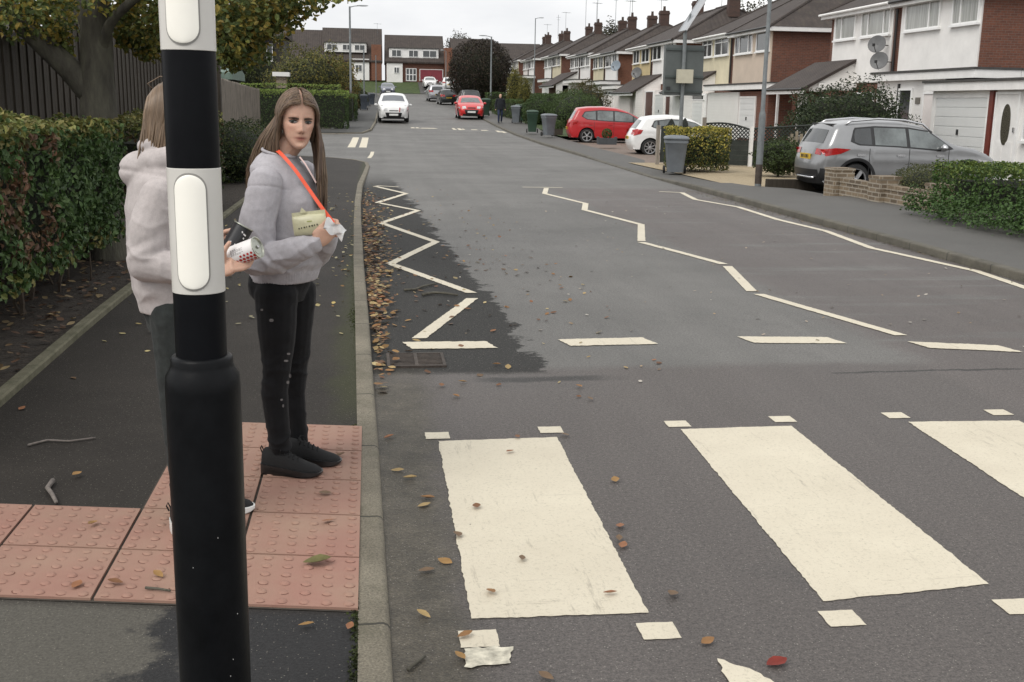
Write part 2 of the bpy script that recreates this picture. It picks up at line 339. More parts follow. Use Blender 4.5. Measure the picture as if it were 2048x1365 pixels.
strip('right_footway', PAVER, lambda y: KR(y) + .12, lambda y: interp([(0, 8.9), (22.9, 8.9), (23.4, 8.3), (27, 8.15), (33, 8.25), (35.4, 8.9), (40, 8.9), (60, 9.2), (95, 9.9), (147, 14)], y), -6, 147, lambda y: khR(y) - (.07 if 20.3 < y < 60 else 0), .12, nx=3)
BLK = M('block_paving', (.17, .13, .105), .8, .25, 5, bump=.5, bscale=25, world=True); TARD = M('driveway_tarmac', (.075, .073, .07), .8, .25, 4, bump=.5, bscale=120, world=True)
GRAVEL = M('gravel_stones', (.40, .31, .19), .9, .4, 45, bump=1., bscale=90, bdist=.02, world=True, col2=(.52, .43, .29))
bk = lambda y: interp([(0, 8.91), (24, 8.96), (40, 8.91), (60, 9.21), (95, 9.91)], y)
strip('driveway_near', TARD, lambda y: 8.85, lambda y: 19.2, 20.45, 23.3, lambda y: -.09, nx=2)
strip('garden_soil', SOIL, lambda y: 8.85, lambda y: 40, 8, 20.4, lambda y: .05, nx=2)
strip('gravel_bed', GRAVEL, lambda y: 8.0, lambda y: 13.5, 23.35, 34, lambda y: -.02, nx=2)
strip('driveway_block', BLK, lambda y: 8.5, lambda y: 19.2, 35.4, 53., lambda y: -.1, nx=2)
strip('front_gardens', GRASSM, lambda y: bk(y), lambda y: 30, 53.1, 146, lambda y: .08, nx=2)
lb = MB(); lb.grid([[(x, y, z) for x in (-14, -2, 6.6)] for y, z in ((146.6, 2.68), (150, 3.35), (156, 4.45))]); struct(lb.build('lawn', GRASSM))
lb = MB(); lb.grid([[(x, y, z) for x in (6.62, 16)] for y, z in ((146.6, 2.69), (150, 3.36), (156, 4.46))]); struct(lb.build('far_driveway', TARD))
# kerbs: a bull-nosed section swept along the surveyed lines
def kerb(name, pts, side, hfn, w=.1):
    b = MB(); rows = []
    for i, (x, y) in enumerate(pts):
        a = Vector(pts[max(i - 1, 0)]); c = Vector(pts[min(i + 1, len(pts) - 1)]); t = (c - a).normalized(); n = Vector((-t.y, t.x)) * side
        h = hfn(y) + .004; z = hz(y)
        sec = [(0, -.08), (0, h - .018), (.008, h - .006), (.022, h), (w, h), (w, -.08)]
        rows.append([(x + n.x * o, y + n.y * o, z + q) for o, q in sec])
    b.grid(rows); return struct(b.build(name, KERB, smooth=40))
def dens(P, step=.5):
    out = []
    for (a, b) in zip(P, P[1:]):
        n = max(1, int((Vector(b) - Vector(a)).length / step)); out += [tuple(Vector(a).lerp(Vector(b), i / n)) for i in range(n)]
    return out + [P[-1]]
kerb('kerb', dens([(x, y) for y, x in KLp], .6), 1, kh)
kerb('kerb', dens([(x, y) for y, x in KFp], .8), 1, kh)
KERB = kerbmat((.06, .055, .045), (.13, .12, .098))
kerb('kerb', dens([(x, y) for y, x in KRp], .6), -1, khR, .12)
# mossy concrete path edging and planting bed at the left
eb = MB(); eb.grid([[(x, y, hz(y) + kh(y) + z) for x, z in ((-2.0, -.1), (-2.0, .035), (-1.99, .045), (-1.93, .045), (-1.92, .035), (-1.92, -.1))] for y in [-5 + .8 * i for i in range(44)]])
struct(eb.build('path_edging', M('mossy_concrete', (.13, .125, .075), .9, .3, 7, bump=.6, bscale=60, world=True, col2=(.19, .175, .12)), smooth=40))
strip('planting_bed', SOIL, lambda y: -3.6, lambda y: -2.0, -6, 30, lambda y: kh(y) + .02, nx=3)
# ------------------------------------------------------------------ painted markings, 4-6 mm above the asphalt
def jag(P, j, st=.018):
    out = []
    for i in range(len(P)):
        a = Vector(P[i]); b = Vector(P[(i + 1) % len(P)]); L = (b - a).length; n = max(2, int(L / st)); nn = Vector((-(b - a).y, (b - a).x)).normalized()
        sd_ = rnd.uniform(0, 99)
        for q in range(n):
            o = j * (.8 * mnoise.noise(Vector((q * st * 9, sd_, 0))) + .7 * mnoise.noise(Vector((q * st * 30, sd_, 5))) + .5 * rnd.uniform(-1, 1)) if q else 0.
            out.append(a.lerp(b, q / n) + nn * o)
    return out
def marking(P, j=.008, z=.005, name='road_marking', mat=None):
    b = MB(); ou = jag([(p[0], p[1]) for p in P], j)
    b.poly([(p.x, p.y, hz(p.y) + z) for p in ou]); o = b.build(name, mat or PAINT, fix=False)
    return struct(o)
def bar(a, b, wd, ends=True, horizontal=False):
    a = Vector(a); b = Vector(b); d = (b - a).normalized()
    n = Vector((wd / 2, 0)) if horizontal else Vector((-d.y, d.x)) * wd / 2
    n2 = max(1, int((b - a).length / 1.))
    for i in range(n2):
        p, q = a.lerp(b, i / n2), a.lerp(b, (i + 1) / n2); marking([p - n, q - n, q + n, p + n] if n.x * d.y - n.y * d.x > 0 else [p + n, q + n, q - n, p - n], .005)
for P in ([(.31, 3.25), (.89, 3.24), (.91, 5.18), (.32, 5.15)], [(1.5, 3.27), (2.14, 3.35), (2.17, 5.29), (1.57, 5.27)], [(2.74, 3.4), (3.4, 3.43), (3.45, 5.3), (2.83, 5.32)], [(4.05, 3.4), (4.7, 3.4), (4.72, 5.3), (4.1, 5.3)], [(5.35, 3.4), (5.9, 3.4), (5.92, 5.3), (5.4, 5.3)]):
    marking(P, .005, .003)
for x, y in [(.32, 5.25), (.9, 5.31), (1.58, 5.37), (2.17, 5.42), (2.82, 5.45), (3.43, 5.47), (4.1, 5.5), (.32, 3.12), (.89, 3.12), (1.51, 3.15), (2.14, 3.18), (2.8, 3.2)]:
    marking([(x - .06, y - .06), (x + .06, y - .06), (x + .06, y + .05), (x - .06, y + .05)], .003, .003)
WORN = M('worn_road_paint', (.5, .47, .38), .7, .4, 30, world=True)
marking([(.26, 2.94), (.4, 2.95), (.42, 3.05), (.27, 3.05)], .015, mat=WORN)
marking([(1.02, 2.92), (.99, 2.6), (1.22, 2.6), (1.12, 2.82)], .012)
for a, b in [((.24, 7.33), (.82, 7.33)), ((1.33, 7.37), (1.95, 7.41)), ((2.65, 7.41), (3.31, 7.36)), ((3.84, 7.19), (4.44, 7.03)), ((5.0, 6.95), (5.6, 6.85))]:
    a = Vector(a); b = Vector(b); marking([a + Vector((.03, -.12)), b + Vector((.03, -.12)), b + Vector((-.03, .1)), a + Vector((-.03, .1))], .01)
for L in ([(.12, 22.48), (.56, 22.15)], [(.1, 22.3), (.66, 20.46), (.12, 18.47), (.73, 17.07), (.15, 15.18), (.77, 13.03), (.2, 11.2), (.87, 9.42)], [(.85, 9.15), (.33, 7.55)],
          [(3.09, 22.41), (3.91, 22.36)], [(3.55, 22.2), (3.28, 20.71), (3.65, 18.54), (3.4, 17.35), (3.78, 15.12), (3.3, 13.15)], [(3.27, 13.05), (3.7, 11.15)], [(3.69, 11.0), (3.41, 9.45)], [(3.42, 9.3), (3.87, 7.5)],
          [(5.7, 21.46), (6.1, 21.24), (5.88, 19.55), (6.18, 18.04), (6.08, 15.93), (6.18, 14.36), (5.97, 12.5), (6.25, 10.65), (6.05, 8.6), (6.2, 6.9)]):
    for a, b in zip(L, L[1:]): bar(a, b, .1, horizontal=abs(b[1] - a[1]) > .7)
for x in (-.2, -.62): bar((x - .05, 41.5), (x + .02, 50.5), .28, horizontal=True)
b0 = [(-.02, 34.4), (.06, 36.2), (.1, 38.4)]
for a, b in zip(b0, b0[1:]): bar(a, b, .12, horizontal=True)
for x, y, wx, wy in [(2.35, 61.2, .12, 1.0), (2.6, 61.2, .1, 1.), (3.2, 60.9, .5, .7), (4.55, 60.6, .1, 1.8), (4.85, 60.4, .12, 1.8), (5.05, 60.4, .06, 1.2), (5.6, 60, .2, .7), (6.1, 59.5, .2, .7), (6.75, 58.6, .12, 1.6), (6.95, 58., .1, 1.6)]:
    marking([(x - wx, y - wy / 2), (x + wx, y - wy / 2), (x + wx * .6, y + wy / 2), (x - wx * .8, y + wy / 2)], .03, .008)
# drain grating in the gutter
dg = thing('drain_grating', 'rusty iron drain grating in the leafy gutter below the white dash', 'drain grating', (.28, 6.87, 0))
IRON = M('rusty_iron', (.05, .038, .03), .7, .4, 25, bump=.5, bscale=80)
q = MB(); q.box(-.17, .17, -.17, .17, .001, .006); q.build('pit', M('drain_pit', (.006, .006, .006), .9), dg)
q = MB()
for x0, x1, y0, y1 in ((-.185, .185, .165, .185), (-.185, .185, -.185, -.165), (-.185, -.165, -.164, .164), (.165, .185, -.164, .164), (-.01, .012, -.164, .164)): q.box(x0, x1, y0, y1, 0, .014)
q.build('frame', IRON, dg); q = MB()
for i in range(9): y = -.142 + i * .0355; q.box(-.164, -.0105, y - .008, y + .008, .002, .012); q.box(.0125, .164, y - .008, y + .008, .002, .012)
q.build('bars', IRON, dg)
# red tactile paving: slabs with real blisters, laid slightly askew to the kerb
TACT = M('red_tactile_slab', (.37, .195, .15), .75, .16, 2.3, bump=.35, bscale=150, bdist=.004, world=True, col2=(.32, .205, .15), dirt=.3)
tb = MB()
def slab(x0, x1, v0, v1):
    g = .006; sh = lambda x, v: v - .175 * (x + .04)
    def P(x, v, z): y = sh(x, v); return (x, y, hz(y) + kh(y) + z)
    tb.poly([P(x0 + g, v0 + g, .012), P(x1 - g, v0 + g, .012), P(x1 - g, v1 - g, .012), P(x0 + g, v1 - g, .012)])
    for a, b in (((x0 + g, v0 + g), (x1 - g, v0 + g)), ((x1 - g, v0 + g), (x1 - g, v1 - g)), ((x1 - g, v1 - g), (x0 + g, v1 - g)), ((x0 + g, v1 - g), (x0 + g, v0 + g))):
        tb.poly([P(*a, -.004), P(*b, -.004), P(*b, .012), P(*a, .012)])
    for i in range(6):
        for j in range(6):
            cx = lerp(x0, x1, (i + .5) / 6); cv = lerp(v0, v1, (j + .5) / 6); r = .0165; hgt = .0075 * rnd.uniform(.5, 1)
            rows = [[P(cx + r * q * math.cos(a * PI / 5), cv + r * q * math.sin(a * PI / 5), .0115 + hh * hgt) for a in range(10)] for q, hh in ((1.1, .0), (.85, .8), (.45, 1.), (.02, 1.))]
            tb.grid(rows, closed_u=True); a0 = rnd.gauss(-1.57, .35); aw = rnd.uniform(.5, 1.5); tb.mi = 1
            tb.grid([[P(cx + r * q * math.cos(a0 + aw * (w_ - 4) / 4), cv + r * q * math.sin(a0 + aw * (w_ - 4) / 4), .0128) for w_ in range(9)] for q in (1.0, 1.12 + .12 * rnd.random())]); tb.mi = 0  # shade of each blister, painted as a dark arc round its near side
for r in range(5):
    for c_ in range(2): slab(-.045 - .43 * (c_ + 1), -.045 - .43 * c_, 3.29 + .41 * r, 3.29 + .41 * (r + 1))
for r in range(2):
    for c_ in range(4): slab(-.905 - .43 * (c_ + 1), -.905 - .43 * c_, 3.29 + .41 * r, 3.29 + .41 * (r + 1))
struct(tb.build('tactile_paving', [TACT, M('blister_shade', (.15, .065, .045), .9, .3, 30, world=True)], smooth=50))
jb = MB(); jb.poly([(x, y - .175 * (x + .04), hz(y) + kh(y) + .003) for x, y in ((-.04, 3.285), (-.04, 5.345), (-.91, 5.345), (-.91, 4.115), (-2.63, 4.115), (-2.63, 3.285))]); struct(jb.build('paving_joint', M('joint_sand', (.05, .042, .033), .95, .3, 20, world=True)))
# ------------------------------------------------------------------ fallen leaves and twigs
LCOL = [(.27, .14, .055), (.31, .18, .065), (.2, .095, .045), (.38, .27, .12), (.14, .08, .045), (.44, .35, .18), (.28, .125, .06), (.17, .11, .065)]
def leafshape(b, c, L, wd, yaw, curl, tilt, col):
    b.col = col; R = Matrix.Rotation(yaw, 4, 'Z') @ Matrix.Rotation(tilt[0], 4, 'X') @ Matrix.Rotation(tilt[1], 4, 'Y'); ts = (0, .15, .38, .65, .88, 1.); ws = (.05, .55, 1., .85, .4, .02)
    rows = [[Vector(c) + R @ Vector((s * wd * q * .5, (t - .5) * L, curl * (abs(s) * q * .5 + (t - .5) ** 2 * 1.2) * L * .5)) for s in (-1, 0, 1)] for t, q in zip(ts, ws)]
    b.grid(rows); b.col = None
def scatter(name, n, fx, size, zf, cols=LCOL, pile=0.):
    b = MB()
    for _ in range(n):
        x, y = fx(); L = size * rnd.uniform(.55, 1.25); c = rnd.choice(cols); f = rnd.uniform(.6, 1.15)
        leafshape(b, (x, y, zf(x, y) + .008 + rnd.random() ** 2 * pile), L, L * rnd.uniform(.5, .8), rnd.uniform(0, 6.3), rnd.uniform(-.1, .5), (rnd.uniform(-.3, .3), rnd.uniform(-.35, .35)), tuple(clamp(q * f) for q in c))
    return tag(b.build(name, LITTER, smooth=True, fix=False), kind='stuff')
def gutter():
    y = rnd.triangular(5.9, 22, 9); wd = interp([(5.9, .05), (8, .12), (10, .2), (15, .3), (22, .2)], y)
    return KL(y) + .02 + abs(rnd.gauss(0, .62)) * wd, y
scatter('leaf_litter', 1200, gutter, .055, lambda x, y: hz(y), pile=.035)
def roadl():
    y = rnd.triangular(5.6, 24, 8); return KL(y) + rnd.random() ** 1.7 * 2.0, y
scatter('scattered_leaves', 260, roadl, .05, lambda x, y: hz(y))
scatter('scattered_leaves', 170, lambda: (rnd.uniform(.5, 6.2), rnd.triangular(5.5, 24, 9)), .032, lambda x, y: hz(y), [(.4, .33, .26), (.35, .25, .15), (.5, .46, .4)])
def pathl():
    y = rnd.triangular(6.5, 22, 11); return -.2 - rnd.random() ** 1.5 * 1.7, y
scatter('scattered_leaves', 330, pathl, .042, lambda x, y: hz(y) + kh(y), [(.42, .32, .12), (.5, .42, .2), (.35, .2, .08), (.4, .36, .22)])
scatter('leaf_litter', 900, lambda: (rnd.uniform(-3.4, -2.02), rnd.triangular(4, 16, 8)), .06, lambda x, y: hz(y) + kh(y) + .02, [(.2, .13, .07), (.14, .08, .05), (.32, .24, .13), (.1, .06, .04)], .03)
scatter('leaf_litter', 420, lambda: (KR(16) - .02 - abs(rnd.gauss(0, .09)), rnd.uniform(9, 22)), .03, lambda x, y: hz(y), [(.12, .1, .05), (.2, .15, .08), (.09, .09, .04)])
def one_leaf(p, z, label, group, L=.06, col=None, yaw=None):
    b = MB(); leafshape(b, (0, 0, .007), L, L * rnd.uniform(.45, .7), yaw if yaw is not None else rnd.uniform(0, 6.3), rnd.uniform(.15, .6), (rnd.uniform(-.15, .15), rnd.uniform(-.2, .2)), col or rnd.choice(LCOL[:4] + LCOL[6:]))
    g = gp(*p); o = b.build('fallen_leaf', LITTER, smooth=True, fix=False, loc=(g.x, g.y, g.z + z)); tag(o, label, 'leaf', group)
for p in ((1020, 908), (953, 1018), (1044, 1123), (982, 1190), (1220, 1193), (1035, 878)): one_leaf(p, .006, 'small orange-brown leaf lying on the white zebra stripe nearest the kerb', 'leaves on the first zebra stripe', .05)
for p in ((795, 944), (820, 960), (855, 1000), (848, 1014), (853, 1146), (890, 1127), (847, 1235), (915, 1075), (778, 878)): one_leaf(p, .002, 'brown leaf lying on the dirty gutter strip beside the first zebra stripe', 'leaves in the gutter by the crossing', .062)
for p in ((1230, 965), (1240, 1057), (1238, 1084), (1246, 1096), (1345, 1195), (1130, 874), (1158, 777), (1180, 802), (912, 797), (883, 775), (925, 768), (993, 733), (1415, 1289), (930, 1277), (920, 1320), (1092, 1360)): one_leaf(p, .006, 'orange leaf lying on the bare asphalt around the zebra crossing', 'leaves on the asphalt by the crossing', .055)
one_leaf((1553, 1331), .002, 'dark red fallen leaf on the grey asphalt near the lower picture edge', 'leaves on the asphalt by the crossing', .075, (.2, .025, .015), 1.9)
for p in ((187, 1068), (318, 1172), (650, 1005), (655, 1062), (568, 964), (155, 1192), (680, 928), (232, 1188)): one_leaf(p, .035, 'curled pale brown leaf lying on the red tactile paving', 'leaves on the tactile paving', .055)
one_leaf((635, 1147), .035, 'narrow dull green leaf on the red tactile slab by the kerb', 'leaves on the tactile paving', .1, (.14, .13, .05), 1.6)
for p in ((155, 965), (262, 725), (148, 770), (613, 1271), (45, 830), (560, 790), (700, 1275)): one_leaf(p, .03, 'pale brown leaf lying on the dark footway asphalt', 'leaves on the dark footway', .05)
def stick(P, r, label, z, mat=None):
    g = [gp(*p) for p in P]; c = g[0].copy(); b = MB(); b.tube([(q - c) + Vector((0, 0, r + z)) for q in g], [r * (1 - .4 * i / len(g)) for i in range(len(g))], 7)
    tag(b.build('twig', mat or BARK, smooth=True, loc=c), label, 'twig', 'fallen twigs')
PALE = M('pale_twig', (.16, .14, .125), .85, .3, 40)
stick([(57, 903), (95, 893), (140, 895), (192, 888)], .006, 'long thin crooked twig lying on the dark footway', .024, PALE)
stick([(107, 977), (96, 992), (106, 1006), (114, 1022)], .011, 'short thick bent stick just above the red paving edge', .024, PALE)
stick([(292, 1199), (318, 1201), (342, 1205)], .005, 'straight reddish twig on the red tactile paving', .036)
stick([(808, 584), (830, 583), (845, 577), (872, 571)], .012, 'thin wavy twig upper of two in front of the zigzag line', .004)
stick([(845, 594), (868, 590), (890, 591), (915, 595)], .014, 'dark curved twig lower of two beside the zigzag corner', .004)
stick([(816, 1345), (838, 1327), (850, 1318)], .006, 'small forked twig in the gutter at the bottom of the picture', .003)
# ------------------------------------------------------------------ houses
BRICK = brickmat('red_brick', (.17, .062, .036), (.115, .045, .03), (.15, .12, .1)); BRICKO = brickmat('orange_brick', (.22, .085, .045), (.16, .06, .034), (.17, .13, .1))
BRICKB = brickmat('buff_brick', (.25, .19, .125), (.10, .075, .052), (.36, .32, .26), dirt=.5, scale=1.8)
TILEY = tilemat('roof_tiles', (.036, .028, .0255), (.068, .053, .046), 'Y'); TILEX = tilemat('roof_tiles_end', (.038, .03, .027), (.07, .055, .047), 'X')
def cladmat(name, col, step=.145, world=True):
    m, nt, b = newmat(name); k = N(nt, True); c = k.ramp(k.noise(1.2, 5, .7), .3, .7, tuple(x * .93 for x in col), col)
    k.l(c, b.inputs['Base Color']); b.inputs['Roughness'].default_value = .45
    wv = k.n('ShaderNodeTexWave', wave_type='BANDS', bands_direction='Z', Scale=.314 / step); wv.wave_profile = 'SAW'; k.l(k.co, wv.inputs[0]); k.bump(wv.outputs['Fac'], .6, .018, b); return m
CLAD = cladmat('white_shiplap', (.8, .785, .76)); RENDW = M('white_render', (.80, .785, .76), .7, .06, 1.5, bump=.2, bscale=90, bdist=.004, world=True, dirt=.1)
CREAM = M('cream_render', (.62, .56, .40), .75, .08, 1.5, world=True, dirt=.15); PEACH = M('beige_panel', (.56, .465, .375), .7, .06, 1.5, world=True, dirt=.12); YELL = M('yellow_render', (.55, .44, .24), .75, .08, 1.5, world=True, dirt=.15)
FELT = M('roof_felt', (.06, .058, .055), .85, .25, 4, world=True); PINKW = M('off_white_paint', (.74, .69, .665), .55, .06, 2, world=True)
GARD = cladmat('white_garage_door', (.70, .71, .70), .29); MAROON = M('brown_door', (.085, .03, .022), .4, .2, 4); DPIPE = M('drainpipe', (.015, .014, .014), .4, .2)
DGLASS = M('leaded_glass', (.05, .045, .035), .15, .6, 30, spec=.8, col2=(.13, .12, .09)); REDGAR = M('red_garage_door', (.22, .03, .045), .45, .12, 2)
TIMB = M('dark_timber_cladding', (.03, .026, .023), .8, .3, 4)
CHIM = brickmat('sooty_brick', (.085, .045, .034), (.055, .034, .028), (.08, .07, .06))
class Loc:                                   # wall-plane frame: a runs along the wall, d points out of it
    def __init__(s, ori, pos): s.o = ori; s.p = pos
    def box(s, b, a0, a1, d0, d1, z0, z1):
        if s.o == 'x': b.box(s.p - d1, s.p - d0, a0, a1, z0, z1)
        else: b.box(a0, a1, s.p - d1, s.p - d0, z0, z1)
def window(par, L, a0, a1, z0, z1, mull=(), trans=None, glass=None, sill=True, fw=.055):
    f = MB(); L.box(f, a0, a1, 0, .07, z0, z0 + fw); L.box(f, a0, a1, 0, .07, z1 - fw, z1)
    L.box(f, a0, a0 + fw, 0, .069, z0 + fw, z1 - fw); L.box(f, a1 - fw, a1, 0, .069, z0 + fw, z1 - fw)
    for m in mull: c = lerp(a0, a1, m); L.box(f, c - fw * .6, c + fw * .6, 0, .067, z0 + fw, z1 - fw)
    if trans: L.box(f, lerp(a0, a1, trans[1]) , lerp(a0, a1, trans[2]), 0, .065, lerp(z0, z1, trans[0]) - fw * .5, lerp(z0, z1, trans[0]) + fw * .5)
    if sill: L.box(f, a0 - .06, a1 + .06, 0, .13, z0 - .07, z0 - .002)
    o = f.build('window', UPVC, par); p = MB(); L.box(p, a0 + .02, a1 - .02, .012, .03, z0 + .02, z1 - .02); p.build('pane', glass or GLASS, o); return o
def doorp(par, L, a0, a1, z0, z1, mat, glass=None, name='door', oval=False):
    f = MB(); L.box(f, a0, a1, 0, .05, z0, z1)
    w_ = a1 - a0
    for q in (.12, .58):
        L.box(f, a0 + w_ * q, a0 + w_ * (q + .3), .05, .062, z0 + .15, z0 + .75)
    o = f.build(name, mat, par)
    fr = MB(); L.box(fr, a0 - .07, a0 - .002, 0, .08, z0, z1 + .07); L.box(fr, a1 + .002, a1 + .07, 0, .08, z0, z1 + .07); L.box(fr, a0, a1, 0, .079, z1 + .002, z1 + .07); fr.build('frame', UPVC, o)
    if oval:
        g = MB(); c = (a0 + a1) / 2; cz = z0 + (z1 - z0) * .6; pts = [(c + w_ * .2 * math.cos(t * PI / 12), cz + .55 * math.copysign(abs(math.sin(t * PI / 12)) ** .8, math.sin(t * PI / 12))) for t in range(24)]
        if L.o == 'x': g.ext(pts, 'x', L.p - .066, L.p - .052)
        g.build('pane', DGLASS, o)
    h = MB(); L.box(h, a0 + .07, a0 + .11, .05, .1, z0 + 1., z0 + 1.13); h.build('handle', CHROME, o); return o
def garage(par, L, a0, a1, z0, z1, mat=None, vent=True):
    f = MB(); L.box(f, a0, a1, 0, .03, z0, z1); n = 7
    for i in range(n): L.box(f, a0 + .03, a1 - .03, .03, .045, lerp(z0, z1, i / n) + .014, lerp(z0, z1, (i + 1) / n) - .014)
    o = f.build('garage_door', mat or GARD, par); h = MB(); c = (a0 + a1) / 2; L.box(h, c - .03, c + .03, .045, .09, lerp(z0, z1, .45), lerp(z0, z1, .45) + .16); h.build('handle', BLACK, o)
    fr = MB(); L.box(fr, a0 - .09, a0 - .002, 0, .06, z0, z1 + .08); L.box(fr, a1 + .002, a1 + .09, 0, .06, z0, z1 + .08); L.box(fr, a0, a1, 0, .059, z1 + .002, z1 + .08); fr.build('frame', WHITE, o)
    return o
FX = 19.; BX = 27.5
def roofhalf(par, y0, y1, ze, hip, rise=2.35, X0=FX, X1=BX):
    ov = .38; xa, xb = X0 - ov, X1 + ov; xm = (X0 + X1) / 2; zr = ze + rise; z0 = ze - .06; b = MB()
    if hip == 'near': ya, yb, ra, rb = y0 - ov, y1, y0 + 3.1, y1
    elif hip == 'far': ya, yb, ra, rb = y0, y1 + ov, y0, y1 - 3.1
    else: ya, yb, ra, rb = y0, y1, y0, y1
    A, B_, C_, D = (xa, ya, z0), (xb, ya, z0), (xb, yb, z0), (xa, yb, z0); R1, R2 = (xm, ra, zr), (xm, rb, zr)
    b.mi = 0; b.poly([A, R1, R2, D]); b.poly([B_, C_, R2, R1]); b.mi = 1; b.poly([A, B_, R1]); b.poly([D, R2, C_]); b.mi = 0; b.poly([A, D, C_, B_])
    o = b.build('roof', [TILEY, TILEX], par)
    rg = MB(); rg.tube([R1, R2], .1, 6)
    if hip == 'near': rg.tube([A, R1], .085, 6); rg.tube([B_, R1], .085, 6)
    if hip == 'far': rg.tube([D, R2], .085, 6)
    rg.build('ridge_tiles', TILEX, o)
    f = MB(); f.box(xa + .02, xa + .05, ya + .02, yb - .02, z0 - .2, z0 - .005); f.box(xa + .05, X0, ya + .05, yb - .02, z0 - .2, z0 - .17)
    if hip == 'near': f.box(xa + .02, xb - .02, ya + .02, ya + .05, z0 - .201, z0 - .006); f.box(xa + .05, xb, ya + .05, y0, z0 - .202, z0 - .175)
    if hip == 'far': f.box(xa + .02, xb - .02, yb - .05, yb - .02, z0 - .201, z0 - .006)
    f.build('fascia', WHITE, par)
    g = MB(); g.tube([(xa - .05, ya + .05, z0 - .03), (xa - .05, yb - .03, z0 - .04)], .055, 8); g.build('gutter', DPIPE if hip != 'far' else WHITE, par)
def chimney(par, x, y, z0, z1, mat=None):
    z1 -= .35; b = MB(); b.box(x - .36, x + .36, y - .27, y + .27, z0, z1); b.box(x - .4, x + .4, y - .31, y + .31, z1 - .28, z1 - .12); o = b.build('chimney', CHIM, par)
    p = MB()
    for dx in (0,): p.lathe([(.12, 0), (.1, .3), (.12, .34)], 10, (x + dx, y, z1))
    p.build('chimney_pot', M('dark_chimney_pot', (.06, .04, .032), .8, .2), o)
def aerial(par, x, y, z0, h, yaw=.4):
    b = MB(); b.tube([(x, y, z0), (x, y, z0 + h)], .018, 6); d = Vector((math.cos(yaw), math.sin(yaw), 0)); s_ = Vector((-d.y, d.x, 0)); top = Vector((x, y, z0 + h - .08))
    b.tube([top - d * .5, top + d * .6], .012, 5)
    for i in range(6): c = top + d * (-.45 + .2 * i); b.tube([c - s_ * .28, c + s_ * .28], .008, 4)
    b.build('aerial', GALV, par)
def dish(par, x, y, z, r=.33, mat=None):
    n = Vector((-.62, -.72, .3)).normalized(); b = MB(); b.lathe([(.01, -.09), (r * .5, -.065), (r * .85, -.02), (r, 0), (r * .98, .012), (r * .8, -.005), (r * .45, -.045), (.01, -.07)], 22, (x, y, z), n, cap=False); o = b.build('satellite_dish', mat or M('grey_dish', (.12, .122, .124), .5, .15), par, smooth=40)
    a = MB(); c = Vector((x, y, z)); a.tube([c - Vector((0, 0, r * .95)) + n * .0, c + n * .42 - Vector((0, 0, r * .55))], .014, 6); a.box(c.x + n.x * .42 - .04, c.x + n.x * .42 + .04, c.y + n.y * .42 - .04, c.y + n.y * .42 + .04, c.z + n.z * .42 - r * .55 - .05, c.z + n.z * .42 - r * .55 + .05); a.tube([c - n * .08, (FX, c.y, c.z - .05)], .02, 6); a.build('feed_arm', BLACK, o)
WB = Loc('x', FX)
def house(label, y0, y1, hip, panel, zg, ze, wins, brick=None, glass=None, pipe=None):
    t = thing('house', label, 'house', (FX, (y0 + y1) / 2, zg)); t.location = (0, 0, 0)
    b = MB(); b.box(FX, BX, y0, y1, zg - .6, ze); b.build('wall', brick or BRICK, t)
    p = MB(); WB.box(p, y0 + .07 if hip == 'near' else y0 + .32, y1 - .32 if hip == 'near' else y1 - .35, .001, .05, zg + 2.55, ze - .08); p.build('facade_panel', panel, t)
    L = Loc('x', FX - .05)
    for a0, a1, mull, tr, g in wins: window(t, L, a0, a1, ze - 1.13, ze - .13, mull, tr, g or glass)
    roofhalf(t, y0, y1, ze, hip)
    if pipe: q = MB(); q.tube([(FX - .1, pipe, ze - .3), (FX - .1, pipe, zg + 2.7)], .05, 8); q.build('drainpipe', DPIPE, t)
    return t
def flatporch(par, X0, y0, y1, zg, zt, wallmat, over=(.12, .12), wall=True):
    if wall: b = MB(); b.box(X0, FX - .052, y0, y1, zg - .5, zt - .26); b.build('porch', wallmat, par)
    f = MB(); f.box(X0 - .2, FX - .053, y0 - over[0], y1 + over[1], zt - .258, zt - .02); f.build('porch_fascia', WHITE, par)
    r = MB(); r.box(X0 - .24, FX - .054, y0 - over[0] - .03, y1 + over[1] + .03, zt - .018, zt + .05); r.build('porch_roof', FELT, par)
def leanto(par, X0, y0, y1, zh, zl, zg=0.):    # lean-to against the facade, tiles falling towards the road, clad end wall
    b = MB(); th = .12; sl = (zh - zl) / (FX - X0); xa = X0 - .3; za = zl - .3 * sl
    A = [(xa, y0 - .12, za), (FX - .051, y0 - .12, zh), (FX - .051, y1 + .12, zh), (xa, y1 + .12, za)]; Bt = [(x, y, z - th) for x, y, z in A]; b.poly(A); b.poly(Bt[::-1])
    for i in range(4): j = (i + 1) % 4; b.poly([A[i], A[j], Bt[j], Bt[i]])
    b.build('lean_to_roof', TILEY, par); g = MB(); g.ext([(X0, zg), (FX - .052, zg), (FX - .052, zh - th - .03), (X0, zl - th - .03)], 'y', y0, y0 + .1); g.build('end_wall', CLAD, par)
    g = MB(); g.tube([(xa - .04, y0 - .1, za - .06), (xa - .04, y1 + .1, za - .06)], .05, 8); g.build('lean_to_gutter', DPIPE, par); g = MB(); g.box(xa + .01, xa + .04, y0 - .11, y1 + .11, za - th - .12, za - .045); g.build('lean_to_fascia', WHITE, par)
